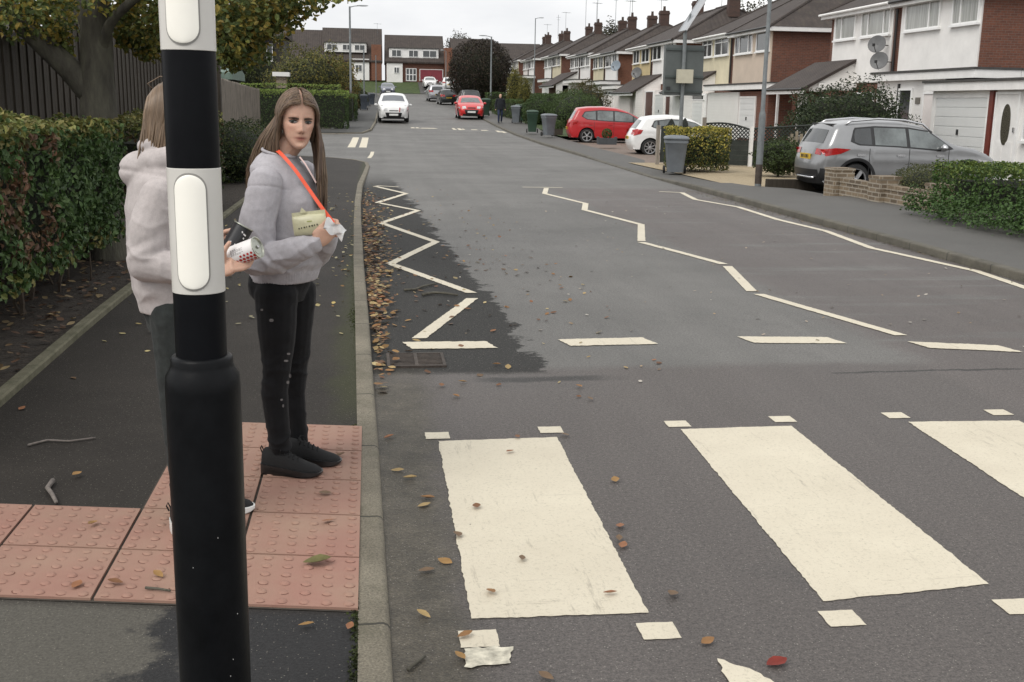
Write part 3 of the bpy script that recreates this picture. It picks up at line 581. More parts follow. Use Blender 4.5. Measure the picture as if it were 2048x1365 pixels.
# --- nearest pair, white
h = house('white clad house nearest on the far pavement with brick end wall and closed white garage', 33.45, 39.2, 'near', RENDW, .1, 5.5, [(33.6, 35.25, (.68,), None, GLASSN), (36.05, 38.5, (.3,), None, GLASSN)], pipe=39.15)
flatporch(h, 17.7, 33.0, 37.7, .1, 2.86, CLAD, (2.0, .1)); Lp = Loc('x', 17.7)
window(h, Lp, 35.0, 35.95, .95, 2.35, (), None, M('dark_pane', (.03, .032, .033), .1, .3), False, .07)
doorp(h, Lp, 32.98 + .35, 34.15, .15, 2.15, PINKW)
q = MB(); Lp.box(q, 34.5, 34.8, .002, .03, 1.85, 2.05); q.build('house_plaque', M('bronze_plaque', (.13, .12, .1), .4, .5, 40), h)
q = MB(); Lp.box(q, 35.97, 36.1, .002, .04, .4, 2.5); q.build('drainpipe', DPIPE, h)
b = MB(); b.box(17.2, 18.95, 26.0, 32.75, -.4, 2.22); b.box(18.95, 24, 26, 33.42, -.4, 2.22); b.build('garage', RENDW, h)
b = MB(); b.box(16.95, 24, 25.9, 32.9, 2.222, 2.46); b.build('garage_fascia', WHITE, h); b = MB(); b.box(16.9, 24, 25.85, 32.95, 2.462, 2.53); b.build('garage_roof', FELT, h)
b = MB(); b.box(18.96, 27, 31.0, 33.4, 2.6, 2.84); b.build('side_fascia', WHITE, h); b = MB(); b.box(18.96, 27.05, 30.97, 33.42, 2.842, 2.91); b.build('side_roof', FELT, h)
Lg = Loc('x', 17.2); garage(h, Lg, 29.55, 32.45, .08, 2.02); q = MB(); Lg.box(q, 29.2, 29.4, .0, .1, -.1, 2.21); q.build('porch_post', M('red_brown_post', (.14, .03, .02), .5, .2), h)
doorp(h, Lg, 28.0, 29.05, .1, 2.1, WHITE, oval=True); window(h, Lg, 26.4, 27.7, .9, 2.05, (.5,), None, GLASS)
aerial(h, 23.2, 38, 7.7, 2.2)
h = house('white rendered house with lean-to porch and two grey satellite dishes', 39.2, 45.15, 'far', RENDW, .1, 5.5, [(39.65, 42.1, (.22, .76), None, GLASSN), (42.65, 44.55, (.68,), None, GLASSN)])
dish(h, FX - .5, 39.75, 4.0); dish(h, FX - .5, 39.45, 3.4)
leanto(h, 17.15, 42.5, 46.4, 3.57, 2.6, 2.3); b = MB(); b.box(17.75, FX - .06, 37.8, 45.1, -.3, 2.33); b.build('porch', BRICK, h)
window(h, Loc('x', 17.75), 37.95, 39.6, .75, 2.25, (.5,), (.62, 0, 1), GLASS); window(h, Loc('x', 17.75), 41.0, 43.0, .8, 2.1, (.3, .6), None, GLASS)
b = MB(); b.box(17.5, FX, 42.3, 48., 2.36, 2.62); b.build('porch_fascia', WHITE, h); doorp(h, Loc('x', 17.75), 44.0, 44.9, .1, 2.1, WHITE, oval=True)
b = MB(); b.box(17.62, 17.72, 47.2, 47.3, 0, 2.36); b.build('porch_post', UPVC, h)
chimney(h, 23.3, 41, 6.8, 8.9)
# --- second pair, beige and cream
h = house('house with beige panels, brick end wall and an open top window', 51.9, 57.85, 'near', PEACH, .2, 5.45, [(52.2, 54.0, (), None, None), (54.6, 57.2, (.22, .74), None, None)], pipe=57.8)
fl = MB(); fl.box(18.45, 18.9, 56.7, 57.2, 5.15, 5.19, Matrix.Translation((0, 0, 0))); fl.build('open_sash', UPVC, h)
b = MB(); b.box(17.8, FX - .06, 48.8, 57.8, -.2, 2.38); b.build('porch', BRICK, h)
flatporch(h, 17.7, 48.2, 57.8, .1, 2.72, WHITE, (.1, -.05), False); garage(h, Loc('x', 17.8), 50.4, 52.5, .2, 2.08); b = MB(); b.box(17.74, 17.8, 52.7, 57.7, -.1, 2.36); b.build('porch_front', CLAD, h)
chimney(h, 23.2, 56.3, 7., 8.9, BRICKO); aerial(h, 23.2, 54, 7.7, 2.5)
h = house('cream rendered house with a mono pitch garage roof beside it', 57.85, 63.6, 'far', CREAM, .3, 5.5, [(58.3, 60.7, (.5,), (.68, 0, 1), None), (61.2, 63.0, (.5,), (.68, 0, 1), None)])
leanto(h, 17.2, 60.45, 64.3, 3.6, 2.62, .0); b = MB(); b.box(17.75, FX - .05, 57.95, 66.5, -.2, 2.33); b.build('porch', WHITE, h)
garage(h, Loc('x', 17.75), 58.5, 62.9, .2, 1.85); window(h, Loc('x', 17.75), 58.3, 63.1, 1.97, 2.28, (.5,), None, None, False); doorp(h, Loc('x', 17.75), 65., 66, .2, 2.2, MAROON)
chimney(h, 23.2, 60, 7., 9.)
# --- the rest of the row, climbing the hill
h = house('white panelled house behind the grey back of the speed sign', 68.9, 74.8, 'near', RENDW, .5, 5.75, [(69.2, 71.5, (.3, .7), None, None), (72.2, 74.4, (.5,), None, None)], BRICKO, pipe=74.7)
b = MB(); b.box(17.8, FX - .06, 66.6, 74.7, 0, 2.6); b.build('porch', PINKW, h); leanto(h, 17.3, 72.1, 78.2, 3.7, 2.7, .3); doorp(h, Loc('x', 17.8), 69.3, 71.2, .5, 2.5, MAROON); garage(h, Loc('x', 17.8), 66.8, 68.8, .4, 2.3)
chimney(h, 23.2, 71, 7.3, 9.3); aerial(h, 23.2, 73.5, 8., 2.8)
h = house('pale yellow rendered house with a round grey dish on its front', 74.8, 80.7, 'far', YELL, .6, 5.7, [(75.4, 77.5, (.5,), None, None), (78.2, 80, (.5,), None, None)], BRICKO); dish(h, FX - .4, 77.6, 3.9, .4)
b = MB(); b.box(17.6, FX - .06, 75., 84, 0, 2.75); b.build('porch', PINKW, h); garage(h, Loc('x', 17.6), 80, 83.2, .5, 2.3, PINKW); window(h, Loc('x', 17.6), 79.6, 83.6, 2.38, 2.64, (.6,), None, None, False); flatporch(h, 17.5, 79, 84.3, .5, 3.05, WHITE, (.1, .1), False)
chimney(h, 23.2, 79, 7.3, 9.3)
rows = [(85.2, 95., .75, 5.75, RENDW, CREAM, BRICKO, 'white panelled house below the blue grey dish on a brick wall', 'cream and white house with carport beyond the dish wall'),
        (96.2, 106., 1.05, 6.1, RENDW, RENDW, BRICK, 'white fronted brick house with a flat white carport canopy', 'white fronted house beside the tiled garage roof'),
        (111.2, 122., 1.4, 6.6, CREAM, RENDW, BRICK, 'small far house with cream front behind the yellow conifers', 'small far white house up the hill behind the conifers'),
        (129.5, 139., 2.1, 6.85, RENDW, PINKW, BRICK, 'distant white house near the top of the row', 'distant pinkish white house near the top of the row'),
        (143.5, 152., 2.9, 7.2, CREAM, RENDW, BRICK, 'last but one house at the top of the row, cream front', 'last house at the top of the row, white front')]
for y0, y1, zg, ze, pa, pb, br, la, lb_ in rows:
    ym = (y0 + y1) / 2; q = (y1 - y0) / 2
    h = house(la, y0, ym, 'near', pa, zg, ze, [(y0 + .3, y0 + q * .36, (.5,), None, None), (y0 + q * .46, ym - .5, (.35,), None, None)], br, pipe=ym - .1); chimney(h, 23.2, y0 + 3., ze + 1.5, ze + 3.6, br); aerial(h, 23.2, y0 + 4, ze + 2.2, rnd.uniform(2, 3.5))
    if zg < .9: dish(h, FX - .3, y0 - .3, 4.6, .42, M('blue_dish', (.2, .24, .28), .5, .1))
    flatporch(h, 17.6, y0 - 1, ym - .2, zg, zg + 2.7, WHITE, (.1, 0), False); b = MB(); b.box(17.9, FX - .06, y0 + .4, ym - .3, zg - .5, zg + 2.43); b.build('porch', WHITE, h); garage(h, Loc('x', 17.9), y0 + .8, y0 + 3, zg, zg + 2.)
    h = house(lb_, ym, y1, 'far', pb, zg, ze, [(ym + .5, ym + q * .45, (.5,), None, None), (ym + q * .55, y1 - .5, (.5,), None, None)], br); chimney(h, 23.2, y1 - 3., ze + 1.5, ze + 3.5, br)
    if zg > 1. and zg < 1.2:
        leanto(h, 17.0, ym + 1, y1 + 4.5, zg + 3.6, zg + 2.5, zg); b = MB(); b.box(17.6, FX - .06, ym + 1, y1 + 4, zg - .4, zg + 2.3); b.build('garage', BRICK, h)
# --- chalet houses closing the view at the top of the road
def chalet(label, x0, x1, zr, dorm, ground, zb=4.4, brick=None, Y=155.):
    t = thing('chalet_house', label, 'house'); b = MB(); b.box(x0, x1, Y, Y + 9, zb - 1.5, 7.); b.build('wall', brick or BRICK, t)
    r = MB(); pr = [(Y - .5, 6.75), (Y - .5, 6.95), (Y + 4.6, zr), (Y + 9.4, 7.), (Y + 9.4, 6.75)]; r.ext(pr, 'x', x0 - .1, x1 + .1); r.build('roof', [TILEX], t)
    for a0, a1, z0, z1, wins in dorm:
        d = MB(); d.box(a0, a1, Y + .25, Y + 4., z0, z1); o = d.build('dormer', WHITE, t); e = MB(); e.box(a0 - .1, a1 + .1, Y + .1, Y + 4.2, z1 + .003, z1 + .12); e.build('dormer_roof', FELT, o)
        for u0, u1 in wins: window(t, Loc('y', Y + .25), u0, u1, z0 + .25, z1 - .2, (.5,), None, None, False)
    for kind, a0, a1, z0, z1, mat in ground:
        if kind == 'block': d = MB(); d.box(a0, a1, Y - .35, Y - .003, z0, z1); d.build('front_wall', mat, t)
        elif kind == 'win': window(t, Loc('y', Y - .35), a0, a1, z0, z1, (.5,), None, None, False)
        elif kind == 'door': window(t, Loc('y', Y - .05), a0, a1, z0, z1, (.33, .66), (.5, 0, 1), None, False, .09)
        else: garage(t, Loc('y', Y - .02), a0, a1, z0, z1, mat)
    return t
t = chalet('brown roofed house with a long white dormer behind the tall lamp column', -6.2, 1.75, 11.45, [(-5.9, -.3, 8.05, 9.25, [(-5.6, -4.2), (-3.5, -2.3), (-1.9, -.5)])], [('block', -2.6, .05, 4.4, 7.2, RENDW), ('win', -1.8, -.9, 5.5, 6.4, None)])
b = MB(); b.box(.35, 1.7, 154.6, 158, 4.4, 9.1); b.build('brick_bay', BRICKO, t); aerial(t, 1.2, 158, 10.5, 1.6)
t = chalet('white dormer house with a crimson garage door at the end of the road', 2.3, 10.2, 10.7, [(2.75, 9.45, 7.35, 8.7, [(3.1, 4.4), (5.4, 6.7), (7.3, 9.2)])], [('block', 2.4, 4.55, 4.2, 6.7, RENDW), ('win', 3.4, 4.1, 5.4, 6.2, None), ('door', 5.0, 6.45, 4.4, 6.1, None), ('gar', 6.95, 10.0, 4.42, 5.95, REDGAR)])
b = MB(); b.box(10.25, 11.3, 154.4, 158, 4.4, 8.9); b.build('brick_bay', BRICKO, t)
chalet('dark roofed house partly behind the purple brown dome tree', 11.4, 17.4, 10.45, [(15.6, 17.0, 7.6, 8.6, [(15.8, 16.8)])], [('win', 12, 13.2, 5.2, 6.5, None)]); chalet('dark roofed house between dome tree and the row of chimneys', 17.5, 24, 9.95, [], [('win', 18.5, 20, 5.2, 6.5, None)])
chalet('dark roofed house left of the white dormer house, half hidden by trees', -13, -6.4, 11.1, [], [('win', -12, -10, 5.2, 6.5, None)])
t = thing('timbered_house', 'dark timber house with narrow white windows behind the garden trees', 'house'); b = MB(); b.box(-16, -7.6, 104, 112, 0, 7.2); b.build('wall', TIMB, t)
r = MB(); r.ext([(103.5, 7.1), (108, 9.6), (112.5, 7.1)], 'x', -16.4, -7.3); r.build('roof', TILEX, t)
for x0 in (-15., -13.4, -12.6, -11.2, -10., -9.1): window(t, Loc('y', 104), x0, x0 + .55, 5.0, 6.5, (), None, None)
for x0 in (-13, -10.5): window(t, Loc('y', 104), x0, x0 + 1.2, 2.2, 3.6, (.5,), None, None)
# taller aerial masts and lamp columns stand in p7
# ------------------------------------------------------------------ plants
def leafq(b, c, n, L, wd, col, fold=.25, roll=None):
    n = Vector(n).normalized(); a = Vector((rnd.uniform(-1, 1), rnd.uniform(-1, 1), rnd.uniform(-1, .4)))
    t = (a - n * a.dot(n)).normalized(); s_ = n.cross(t); k = len(b.v); c = Vector(c)
    b.v += [tuple(c - t * L * .5), tuple(c + s_ * wd * .5 + n * wd * fold - t * L * .06), tuple(c + t * L * .5 - n * L * .12), tuple(c - s_ * wd * .5 + n * wd * fold - t * L * .06)]
    b.col = col; b.face(k, k + 1, k + 2); b.face(k, k + 2, k + 3)
def leaf6(b, c, n, L, wd, col, fold=.22):
    n = Vector(n).normalized(); a = Vector((rnd.uniform(-1, 1), rnd.uniform(-1, 1), rnd.uniform(-1.2, .1)))
    t = (a - n * a.dot(n)).normalized(); s_ = n.cross(t); c = Vector(c); k = len(b.v)
    P = [(-.5, 0, 0), (-.18, .5, fold), (.2, .42, fold * .9), (.5, 0, -.15), (.2, -.42, fold * .9), (-.18, -.5, fold), (.0, 0, 0)]
    b.v += [tuple(c + t * L * u + s_ * wd * v + n * wd * q) for u, v, q in P]; b.col = col
    b.face(k, k + 1, k + 6); b.face(k + 1, k + 2, k + 6); b.face(k + 2, k + 3, k + 6); b.face(k + 3, k + 4, k + 6); b.face(k + 4, k + 5, k + 6); b.face(k + 5, k, k + 6)
def pick(cols, f=.35):
    c = rnd.choice(cols); q = rnd.uniform(1 - f, 1 + f); return tuple(clamp(x * q) for x in c)
GRN = [(.05, .085, .022), (.04, .07, .02), (.065, .1, .028), (.075, .105, .03)]
def rbox(P0, P1, depth, rough, z_under=None):
    """a point on a clipped-hedge box surface, with outward normal"""
    (x0, y0, z0), (x1, y1, z1) = P0, P1; dx, dy, dz = x1 - x0, y1 - y0, z1 - z0
    A = [dy * dz, dy * dz, dx * dz, dx * dz, dx * dy * 1.2]; r = rnd.random() * sum(A); i = 0
    while r > A[i]: r -= A[i]; i += 1
    u, v = rnd.random(), rnd.random(); d = -abs(rnd.gauss(0, depth))
    n = [(-1, 0, 0), (1, 0, 0), (0, -1, 0), (0, 1, 0), (0, 0, 1)][i]
    p = [Vector((x0, lerp(y0, y1, u), lerp(z0, z1, v))), Vector((x1, lerp(y0, y1, u), lerp(z0, z1, v))), Vector((lerp(x0, x1, u), y0, lerp(z0, z1, v))), Vector((lerp(x0, x1, u), y1, lerp(z0, z1, v))), Vector((lerp(x0, x1, u), lerp(y0, y1, v), z1))][i]
    n = Vector(n); nz = mnoise.noise(p * 2.2) * rough + mnoise.noise(p * 7) * rough * .4
    # round the top edges
    return p + n * (d + nz), n
def hedge(name, label, P0, P1, n, L, cols, group=None, rot=0., pos=(0, 0, 0), depth=.06, rough=.08, big=False, topcols=None, patch=None, stems=0, zg=0., cat='hedge', upper=.75):
    t = thing(name, label, cat, pos, rot, group); b = MB()
    for _ in range(n):
        p, nn = rbox(P0, P1, depth, rough); h_ = (p.z - P0[2]) / max(.01, P1[2] - P0[2])
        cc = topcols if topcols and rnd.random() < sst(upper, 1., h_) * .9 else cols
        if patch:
            c = patch(p)
            if c: cc = c
        v = Vector((rnd.gauss(0, .55), rnd.gauss(0, .55), rnd.gauss(.15, .5))) + nn
        (leaf6 if big else leafq)(b, p, v, L * rnd.uniform(.6, 1.25), L * rnd.uniform(.45, .7), pick(cc))
    b.build('foliage', LEAF, t, smooth=False, fix=False)
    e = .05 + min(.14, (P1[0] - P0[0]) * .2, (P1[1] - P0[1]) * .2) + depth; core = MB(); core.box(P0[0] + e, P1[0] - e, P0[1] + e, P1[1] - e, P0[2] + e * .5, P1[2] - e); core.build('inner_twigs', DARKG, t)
    if stems:
        for _ in range(stems):
            s = MB()
            x = rnd.uniform(P0[0] + .1, P1[0] - .1); y = rnd.uniform(P0[1] + .1, P1[1] - .1); s.tube([(x, y, zg), (x + rnd.uniform(-.06, .06), y + rnd.uniform(-.06, .06), P0[2] * .5), (x + rnd.uniform(-.12, .12), y + rnd.uniform(-.12, .12), P0[2] + .25)], rnd.uniform(.008, .018), 5); s.build('stem', TWIG, t)
    return t
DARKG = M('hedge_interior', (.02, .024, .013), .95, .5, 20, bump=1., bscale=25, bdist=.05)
def bush(name, label, c, r, n, L, cols, cat='bush', group=None, lob=.18, squash=1., core=True, gap=0., zmin=None):
    t = thing(name, label, cat, c, 0, group); b = MB()
    for _ in range(n):
        d = Vector((rnd.gauss(0, 1), rnd.gauss(0, 1), rnd.gauss(0, 1))).normalized(); k = 1 + mnoise.noise(Vector(d) * 1.9 + Vector(c)) * lob * 1.6 + mnoise.noise(Vector(d) * 5 + Vector(c)) * lob
        rr = k * (1 - abs(rnd.gauss(0, .13 + gap))); p = Vector((d.x * r[0] * rr, d.y * r[1] * rr, r[2] + d.z * r[2] * rr))
        if p.z < .03: continue
        leafq(b, p, d + Vector((rnd.gauss(0, .5), rnd.gauss(0, .5), rnd.gauss(.1, .5))), L * rnd.uniform(.6, 1.3), L * rnd.uniform(.5, .8), pick(cols))
    b.build('foliage', LEAF, t, fix=False)
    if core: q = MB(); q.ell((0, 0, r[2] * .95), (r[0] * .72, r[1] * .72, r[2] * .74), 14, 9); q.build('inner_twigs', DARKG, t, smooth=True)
    s = MB(); s.tube([(0, 0, -.1), (.02, .02, r[2] * .8)], max(.02, r[0] * .06), 6); s.build('stem', BARK, t); return t
def zt(y, k=1): return hz(y) + (kh(y) if k else .08)
# near left hedge: large oval leaves, a browned patch at its end
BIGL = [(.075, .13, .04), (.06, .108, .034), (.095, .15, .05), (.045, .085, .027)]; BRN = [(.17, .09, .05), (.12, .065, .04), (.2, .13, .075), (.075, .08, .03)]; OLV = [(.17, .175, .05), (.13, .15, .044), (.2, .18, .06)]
def patchf(p):
    if p.y < 8.6 and .55 < p.z < 1.35 and mnoise.noise(p * 2.6 + Vector((3, 0, 0))) > .02: return BRN
    if p.z < .5 and rnd.random() < .3: return OLV
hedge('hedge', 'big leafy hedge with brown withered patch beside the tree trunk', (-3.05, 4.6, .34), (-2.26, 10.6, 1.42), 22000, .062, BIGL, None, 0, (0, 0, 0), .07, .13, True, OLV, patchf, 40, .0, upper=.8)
hedge('hedge', 'darker hedge beyond the tree trunk, behind the partly hidden person', (-3.05, 12.3, .3), (-2.2, 17.4, 1.4), 9000, .06, [(.05, .075, .027), (.07, .095, .032), (.09, .06, .034)], None, 0, (0, 0, 0), .09, .12, False, OLV, None, 20, 0.)
bush('box_shrub', 'small dark rounded shrub in front of the grey fence', (-2.55, 22.3, .0), (.75, 1.3, .62), 7000, .05, [(.03, .05, .016), (.022, .038, .013), (.07, .085, .025)], 'shrub')
# clipped hedges over the side road
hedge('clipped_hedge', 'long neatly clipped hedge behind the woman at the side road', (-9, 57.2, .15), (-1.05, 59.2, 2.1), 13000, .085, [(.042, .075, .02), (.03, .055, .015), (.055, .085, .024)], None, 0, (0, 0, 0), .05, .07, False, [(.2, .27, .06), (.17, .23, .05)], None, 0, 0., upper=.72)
hedge('clipped_hedge', 'higher clipped hedge top showing above the long hedge', (-12, 64, .2), (-1.6, 65.3, 2.5), 6000, .09, [(.05, .085, .022), (.04, .07, .018)], None, 0, (0, 0, 0), .05, .07, False, [(.2, .27, .06)], None, 0, 0., upper=.7)
hedge('clipped_hedge', 'short clipped hedge by the far bins and thin pole', (-1.9, 66, .3), (-.75, 76, 2.0), 5000, .09, [(.05, .085, .022), (.035, .06, .016)], None, 0, (0, 0, 0), .06, .1, False, [(.1, .14, .035)], None, 0, 0.)
bush('garden_tree', 'broad olive and yellow garden tree behind the clipped hedges', (-3.7, 74, .9), (2.5, 2.2, 2.0), 9000, .15, [(.13, .135, .038), (.1, .105, .03), (.19, .16, .04), (.08, .085, .028)], 'tree', None, .3, gap=.06)
bush('garden_tree', 'smaller yellowing tree beside the tall lamp column', (-1.75, 78, .7), (1.1, 1.2, 1.85), 4500, .14, [(.24, .19, .04), (.15, .14, .035), (.2, .12, .04)], 'tree', None, .3, gap=.06)
bush('garden_shrub', 'rusty red leaved shrub at the foot of the lamp column', (-1.5, 72, .6), (.8, .8, .85), 2500, .1, [(.13, .06, .025), (.1, .07, .025), (.07, .07, .02)], 'shrub')
bush('garden_tree', 'tall dark conifer like tree in front of the timber house', (-8.9, 84, .6), (2.0, 2.0, 2.7), 7000, .17, [(.04, .055, .018), (.055, .065, .02), (.03, .04, .014)], 'tree', None, .35, gap=.06)
bush('garden_tree', 'dense dark tree high above the green shed roof', (-13.5, 92, .8), (4.0, 3.2, 5.2), 11000, .2, [(.035, .048, .017), (.05, .056, .02), (.028, .036, .013)], 'tree', None, .35, gap=.05)
bush('garden_shrub', 'dark shrub on the far verge beside the bins', (-.95, 92, 1.), (.9, 2.2, .9), 2200, .13, [(.04, .055, .02), (.06, .06, .02)], 'shrub')
bush('dome_tree', 'dark purple brown dome shaped tree at the bend of the road', (10.6, 108, 1.3), (3.15, 3., 3.2), 16000, .17, [(.036, .026, .02), (.028, .021, .016), (.05, .036, .023), (.034, .034, .018)], 'tree', None, .08)
GOLD = [(.21, .18, .04), (.15, .14, .034), (.11, .115, .03)]
bush('conifer', 'taller of two golden conifers behind the far bins', (11.35, 88, .9), (.62, .62, 1.75), 5000, .09, GOLD, 'conifer'); bush('conifer', 'shorter golden conifer beside the taller one', (11.95, 86.5, .9), (.55, .55, 1.35), 4000, .09, GOLD, 'conifer')
G2 = [(.055, .09, .026), (.075, .115, .032), (.042, .066, .021)]
hedge('hedge', 'dark clipped hedge behind the red car up the road', (9.6, 92, .7), (16.5, 94, 2.5), 5000, .12, G2, None, 0, (0, 0, 0), .06, .1); hedge('hedge', 'low green hedge behind the green and grey bins', (9.1, 72, .55), (9.9, 84, 1.9), 5000, .1, [(.07, .105, .028), (.05, .08, .02)], None, 0, (0, 0, 0), .06, .1)
bush('garden_bush', 'round bright green bush behind the green wheelie bin', (9.95, 66.5, .25), (.95, 1.4, .95), 6000, .08, [(.055, .09, .024), (.04, .07, .02)]); bush('garden_bush', 'wide dark evergreen bush left of the red people carrier', (11.6, 63.2, .15), (1.45, 2.6, 1.15), 9000, .085, G2)
bush('garden_bush', 'brownish bush under the flat white porch roof', (13.4, 69, .3), (1.5, 2, 1.35), 6000, .1, [(.09, .07, .025), (.06, .065, .02)]); hedge('hedge', 'trimmed dark hedge in front of the carport further up', (12.3, 78, .5), (13.6, 92, 2.3), 5000, .11, G2, None, 0, (0, 0, 0), .06, .1)
hedge('variegated_hedge', 'yellow and green variegated hedge beside the grey wheelie bin', (8.12, 28.65, -.03), (9.5, 30.3, 1.08), 8000, .07, [(.055, .075, .02), (.04, .06, .018), (.2, .18, .045)], None, 0, (0, 0, 0), .07, .12, False, [(.5, .43, .10), (.42, .36, .085), (.12, .14, .035)], None, 8, 0., upper=.3)
bush('evergreen_shrub', 'large dark evergreen shrub in front of the lean-to porch', (14.8, 33.6, .0), (2.0, 1.7, 1.22), 14000, .085, [(.028, .046, .018), (.04, .06, .023), (.02, .034, .013), (.055, .07, .03)], 'shrub', None, .28, gap=.04)
bush('evergreen_shrub', 'mid green shrub behind the tail of the grey car', (10.35, 27.3, -.05), (.62, .7, .46), 4500, .06, [(.05, .075, .02), (.035, .055, .017)], 'shrub', None, .25)
bush('rounded_bush', 'rounded pale olive bush behind the low brick wall', (9.62, 18.1, .0), (.62, .9, .37), 7000, .032, [(.085, .095, .035), (.06, .075, .027), (.11, .11, .045)], 'bush', None, .1)
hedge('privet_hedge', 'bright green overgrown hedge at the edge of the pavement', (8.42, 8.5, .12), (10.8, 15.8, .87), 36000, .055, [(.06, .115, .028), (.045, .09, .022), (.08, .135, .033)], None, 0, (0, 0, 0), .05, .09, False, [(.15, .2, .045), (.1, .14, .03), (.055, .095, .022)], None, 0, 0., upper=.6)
iv = MB()
for _ in range(4200):
    y = rnd.uniform(8.5, 16.2); o = abs(rnd.gauss(0, .2)); z = .05 + max(0, .4 - o * .62) * rnd.random(); leafq(iv, (8.28 - o * (1.1 if y < 15 else .4), y, z + khR(y)), (rnd.gauss(-.4, .5), rnd.gauss(0, .5), 1), rnd.uniform(.03, .06), .04, pick([(.06, .115, .027), (.045, .09, .022)]))
tag(iv.build('ground_cover', LEAF, fix=False), kind='stuff')
gr = MB()
for _ in range(1500):
    y = rnd.triangular(6, 15, 8); x = KL(y) - .1 - abs(rnd.gauss(0, .02)); leafq(gr, (x, y, hz(y) + kh(y) - .002), (rnd.gauss(0, .3), rnd.gauss(0, .3), 1), .013, .01, pick([(.04, .055, .014), (.06, .07, .02)]))
for _ in range(1400):
    y = rnd.uniform(2.4, 5.4); x = KL(y) - .1 - abs(rnd.gauss(0, .012)); leafq(gr, (x, y, hz(y) + kh(y) + .003), (rnd.gauss(0, .8), rnd.gauss(0, .8), 1), .013, .01, pick([(.045, .06, .014), (.03, .035, .012)]))
tag(gr.build('moss', LEAF, fix=False), kind='stuff')
# ------------------------------------------------------------------ the big street tree at the left
def limb(b, P, r0_, r1_, n=10):
    pts = []
    for i in range(len(P) - 1):
        for q in range(4): pts.append(Vector(P[i]).lerp(Vector(P[i + 1]), q / 4))
    pts.append(Vector(P[-1])); sm = [pts[0]] + [(pts[i - 1] + pts[i] * 2 + pts[i + 1]) / 4 for i in range(1, len(pts) - 1)] + [pts[-1]]
    b.tube([p + Vector((mnoise.noise(p * 3), mnoise.noise(p * 3 + Vector((5, 5, 5))), 0)) * .03 for p in sm], [lerp(r0_, r1_, i / (len(sm) - 1)) for i in range(len(sm))], n)
TX, TY = -2.54, 11.0
tree = thing('street_tree', 'large autumn tree with thick grey trunk rising out of the hedge', 'tree', (TX, TY, 0)); b = MB()
limb(b, [(0, 0, -.1), (.0, 0, .5), (.0, 0, 1.4), (.03, 0, 2.1), (.06, .1, 3.2), (0, .2, 4.6), (.1, .2, 6)], .23, .06, 16)
b.build('trunk', BARK, tree, smooth=True); b = MB()
limb(b, [(-.02, 0, 1.62), (-.3, -.05, 1.95), (-.75, -.2, 2.45), (-1.3, -.5, 3.1), (-1.9, -.8, 4)], .13, .04); limb(b, [(.02, 0, 1.95), (.25, -.2, 2.35), (.8, -.6, 2.7), (1.5, -1., 2.95), (2.1, -1.3, 2.9)], .055, .012)
limb(b, [(0, .05, 2.2), (-.4, .5, 2.9), (-.8, 1.0, 4)], .1, .03); limb(b, [(.05, 0, 2.5), (.5, .6, 3.3), (1.2, 1.2, 4.2)], .09, .02)
b.build('limb', BARK, tree, smooth=True); b = MB()
YEL = [(.20, .21, .05), (.14, .17, .05), (.26, .22, .045), (.09, .125, .038), (.075, .105, .034), (.30, .22, .045)]; GRY = [(.12, .15, .042), (.09, .12, .036), (.17, .18, .047), (.2, .185, .045), (.26, .2, .045)]
def clump(x, y, Y, rx, rz, n, cols, L=.062, ry=None):
    n = int(n * 1.35)
    c = onY(x, y, Y) - Vector((TX, TY, 0)); ry = ry or rx
    for _ in range(n):
        d = Vector((rnd.gauss(0, 1), rnd.gauss(0, 1), rnd.gauss(0, 1))).normalized() * rnd.random() ** .45
        p = c + Vector((d.x * rx, d.y * ry, d.z * rz)); leaf6(b, p, (rnd.gauss(0, .6), rnd.gauss(-.2, .6), rnd.gauss(.5, .6)), L * rnd.uniform(.6, 1.2), L * rnd.uniform(.5, .75), pick(cols, .3))
for a in [(20, 30, 11, .45, .3, 420, YEL), (60, 10, 10.5, .4, .3, 350, YEL), (90, 60, 11, .22, .2, 170, YEL), (112, 78, 11, .2, .13, 110, YEL), (125, 100, 11, .12, .1, 60, YEL), (30, -20, 10, .5, .3, 300, YEL), (150, -30, 10.5, .5, .3, 300, YEL), (140, 30, 12, .3, .25, 150, YEL),
          (265, 40, 11.5, .3, .3, 330, GRY), (290, 70, 11.5, .28, .22, 280, YEL), (310, 20, 11, .4, .35, 400, GRY), (262, 85, 11.5, .15, .12, 90, YEL), (300, 105, 11.5, .17, .1, 90, GRY), (250, 10, 11, .3, .3, 230, YEL),
          (460, 40, 10.6, .36, .4, 520, GRY), (500, 70, 10.8, .3, .35, 430, YEL), (450, 95, 10.8, .22, .25, 260, GRY), (465, 122, 11, .14, .1, 100, GRY), (530, 45, 10.6, .25, .2, 230, GRY), (545, 20, 10.4, .32, .28, 330, YEL), (590, 25, 10.4, .2, .14, 110, YEL),
          (510, 100, 11, .12, .1, 60, GRY), (440, 30, 10, .3, .4, 300, YEL), (580, -15, 10.2, .35, .2, 200, YEL), (625, 22, 10.2, .1, .04, 16, GRY), (640, 8, 10.2, .12, .05, 18, YEL), (670, -5, 10, .2, .06, 40, YEL), (715, -4, 10, .06, .03, 10, YEL), (460, -20, 10, .6, .4, 420, GRY), (380, 60, 11, .4, .4, 330, GRY)]:
    clump(*a)
for _ in range(34):
    a = rnd.uniform(0, 6.3); rr = rnd.uniform(.3, 2.9); c = Vector((rr * math.cos(a) + .2, rr * math.sin(a) * .8, rnd.uniform(3.2, 5.8)))
    for _ in range(150):
        d = Vector((rnd.gauss(0, 1), rnd.gauss(0, 1), rnd.gauss(0, 1))).normalized() * rnd.random() ** .4; leafq(b, c + d * .7, (rnd.gauss(0, .6), rnd.gauss(0, .6), 1), .1, .07, pick(YEL, .3))
b.build('crown', LEAF, tree, fix=False)
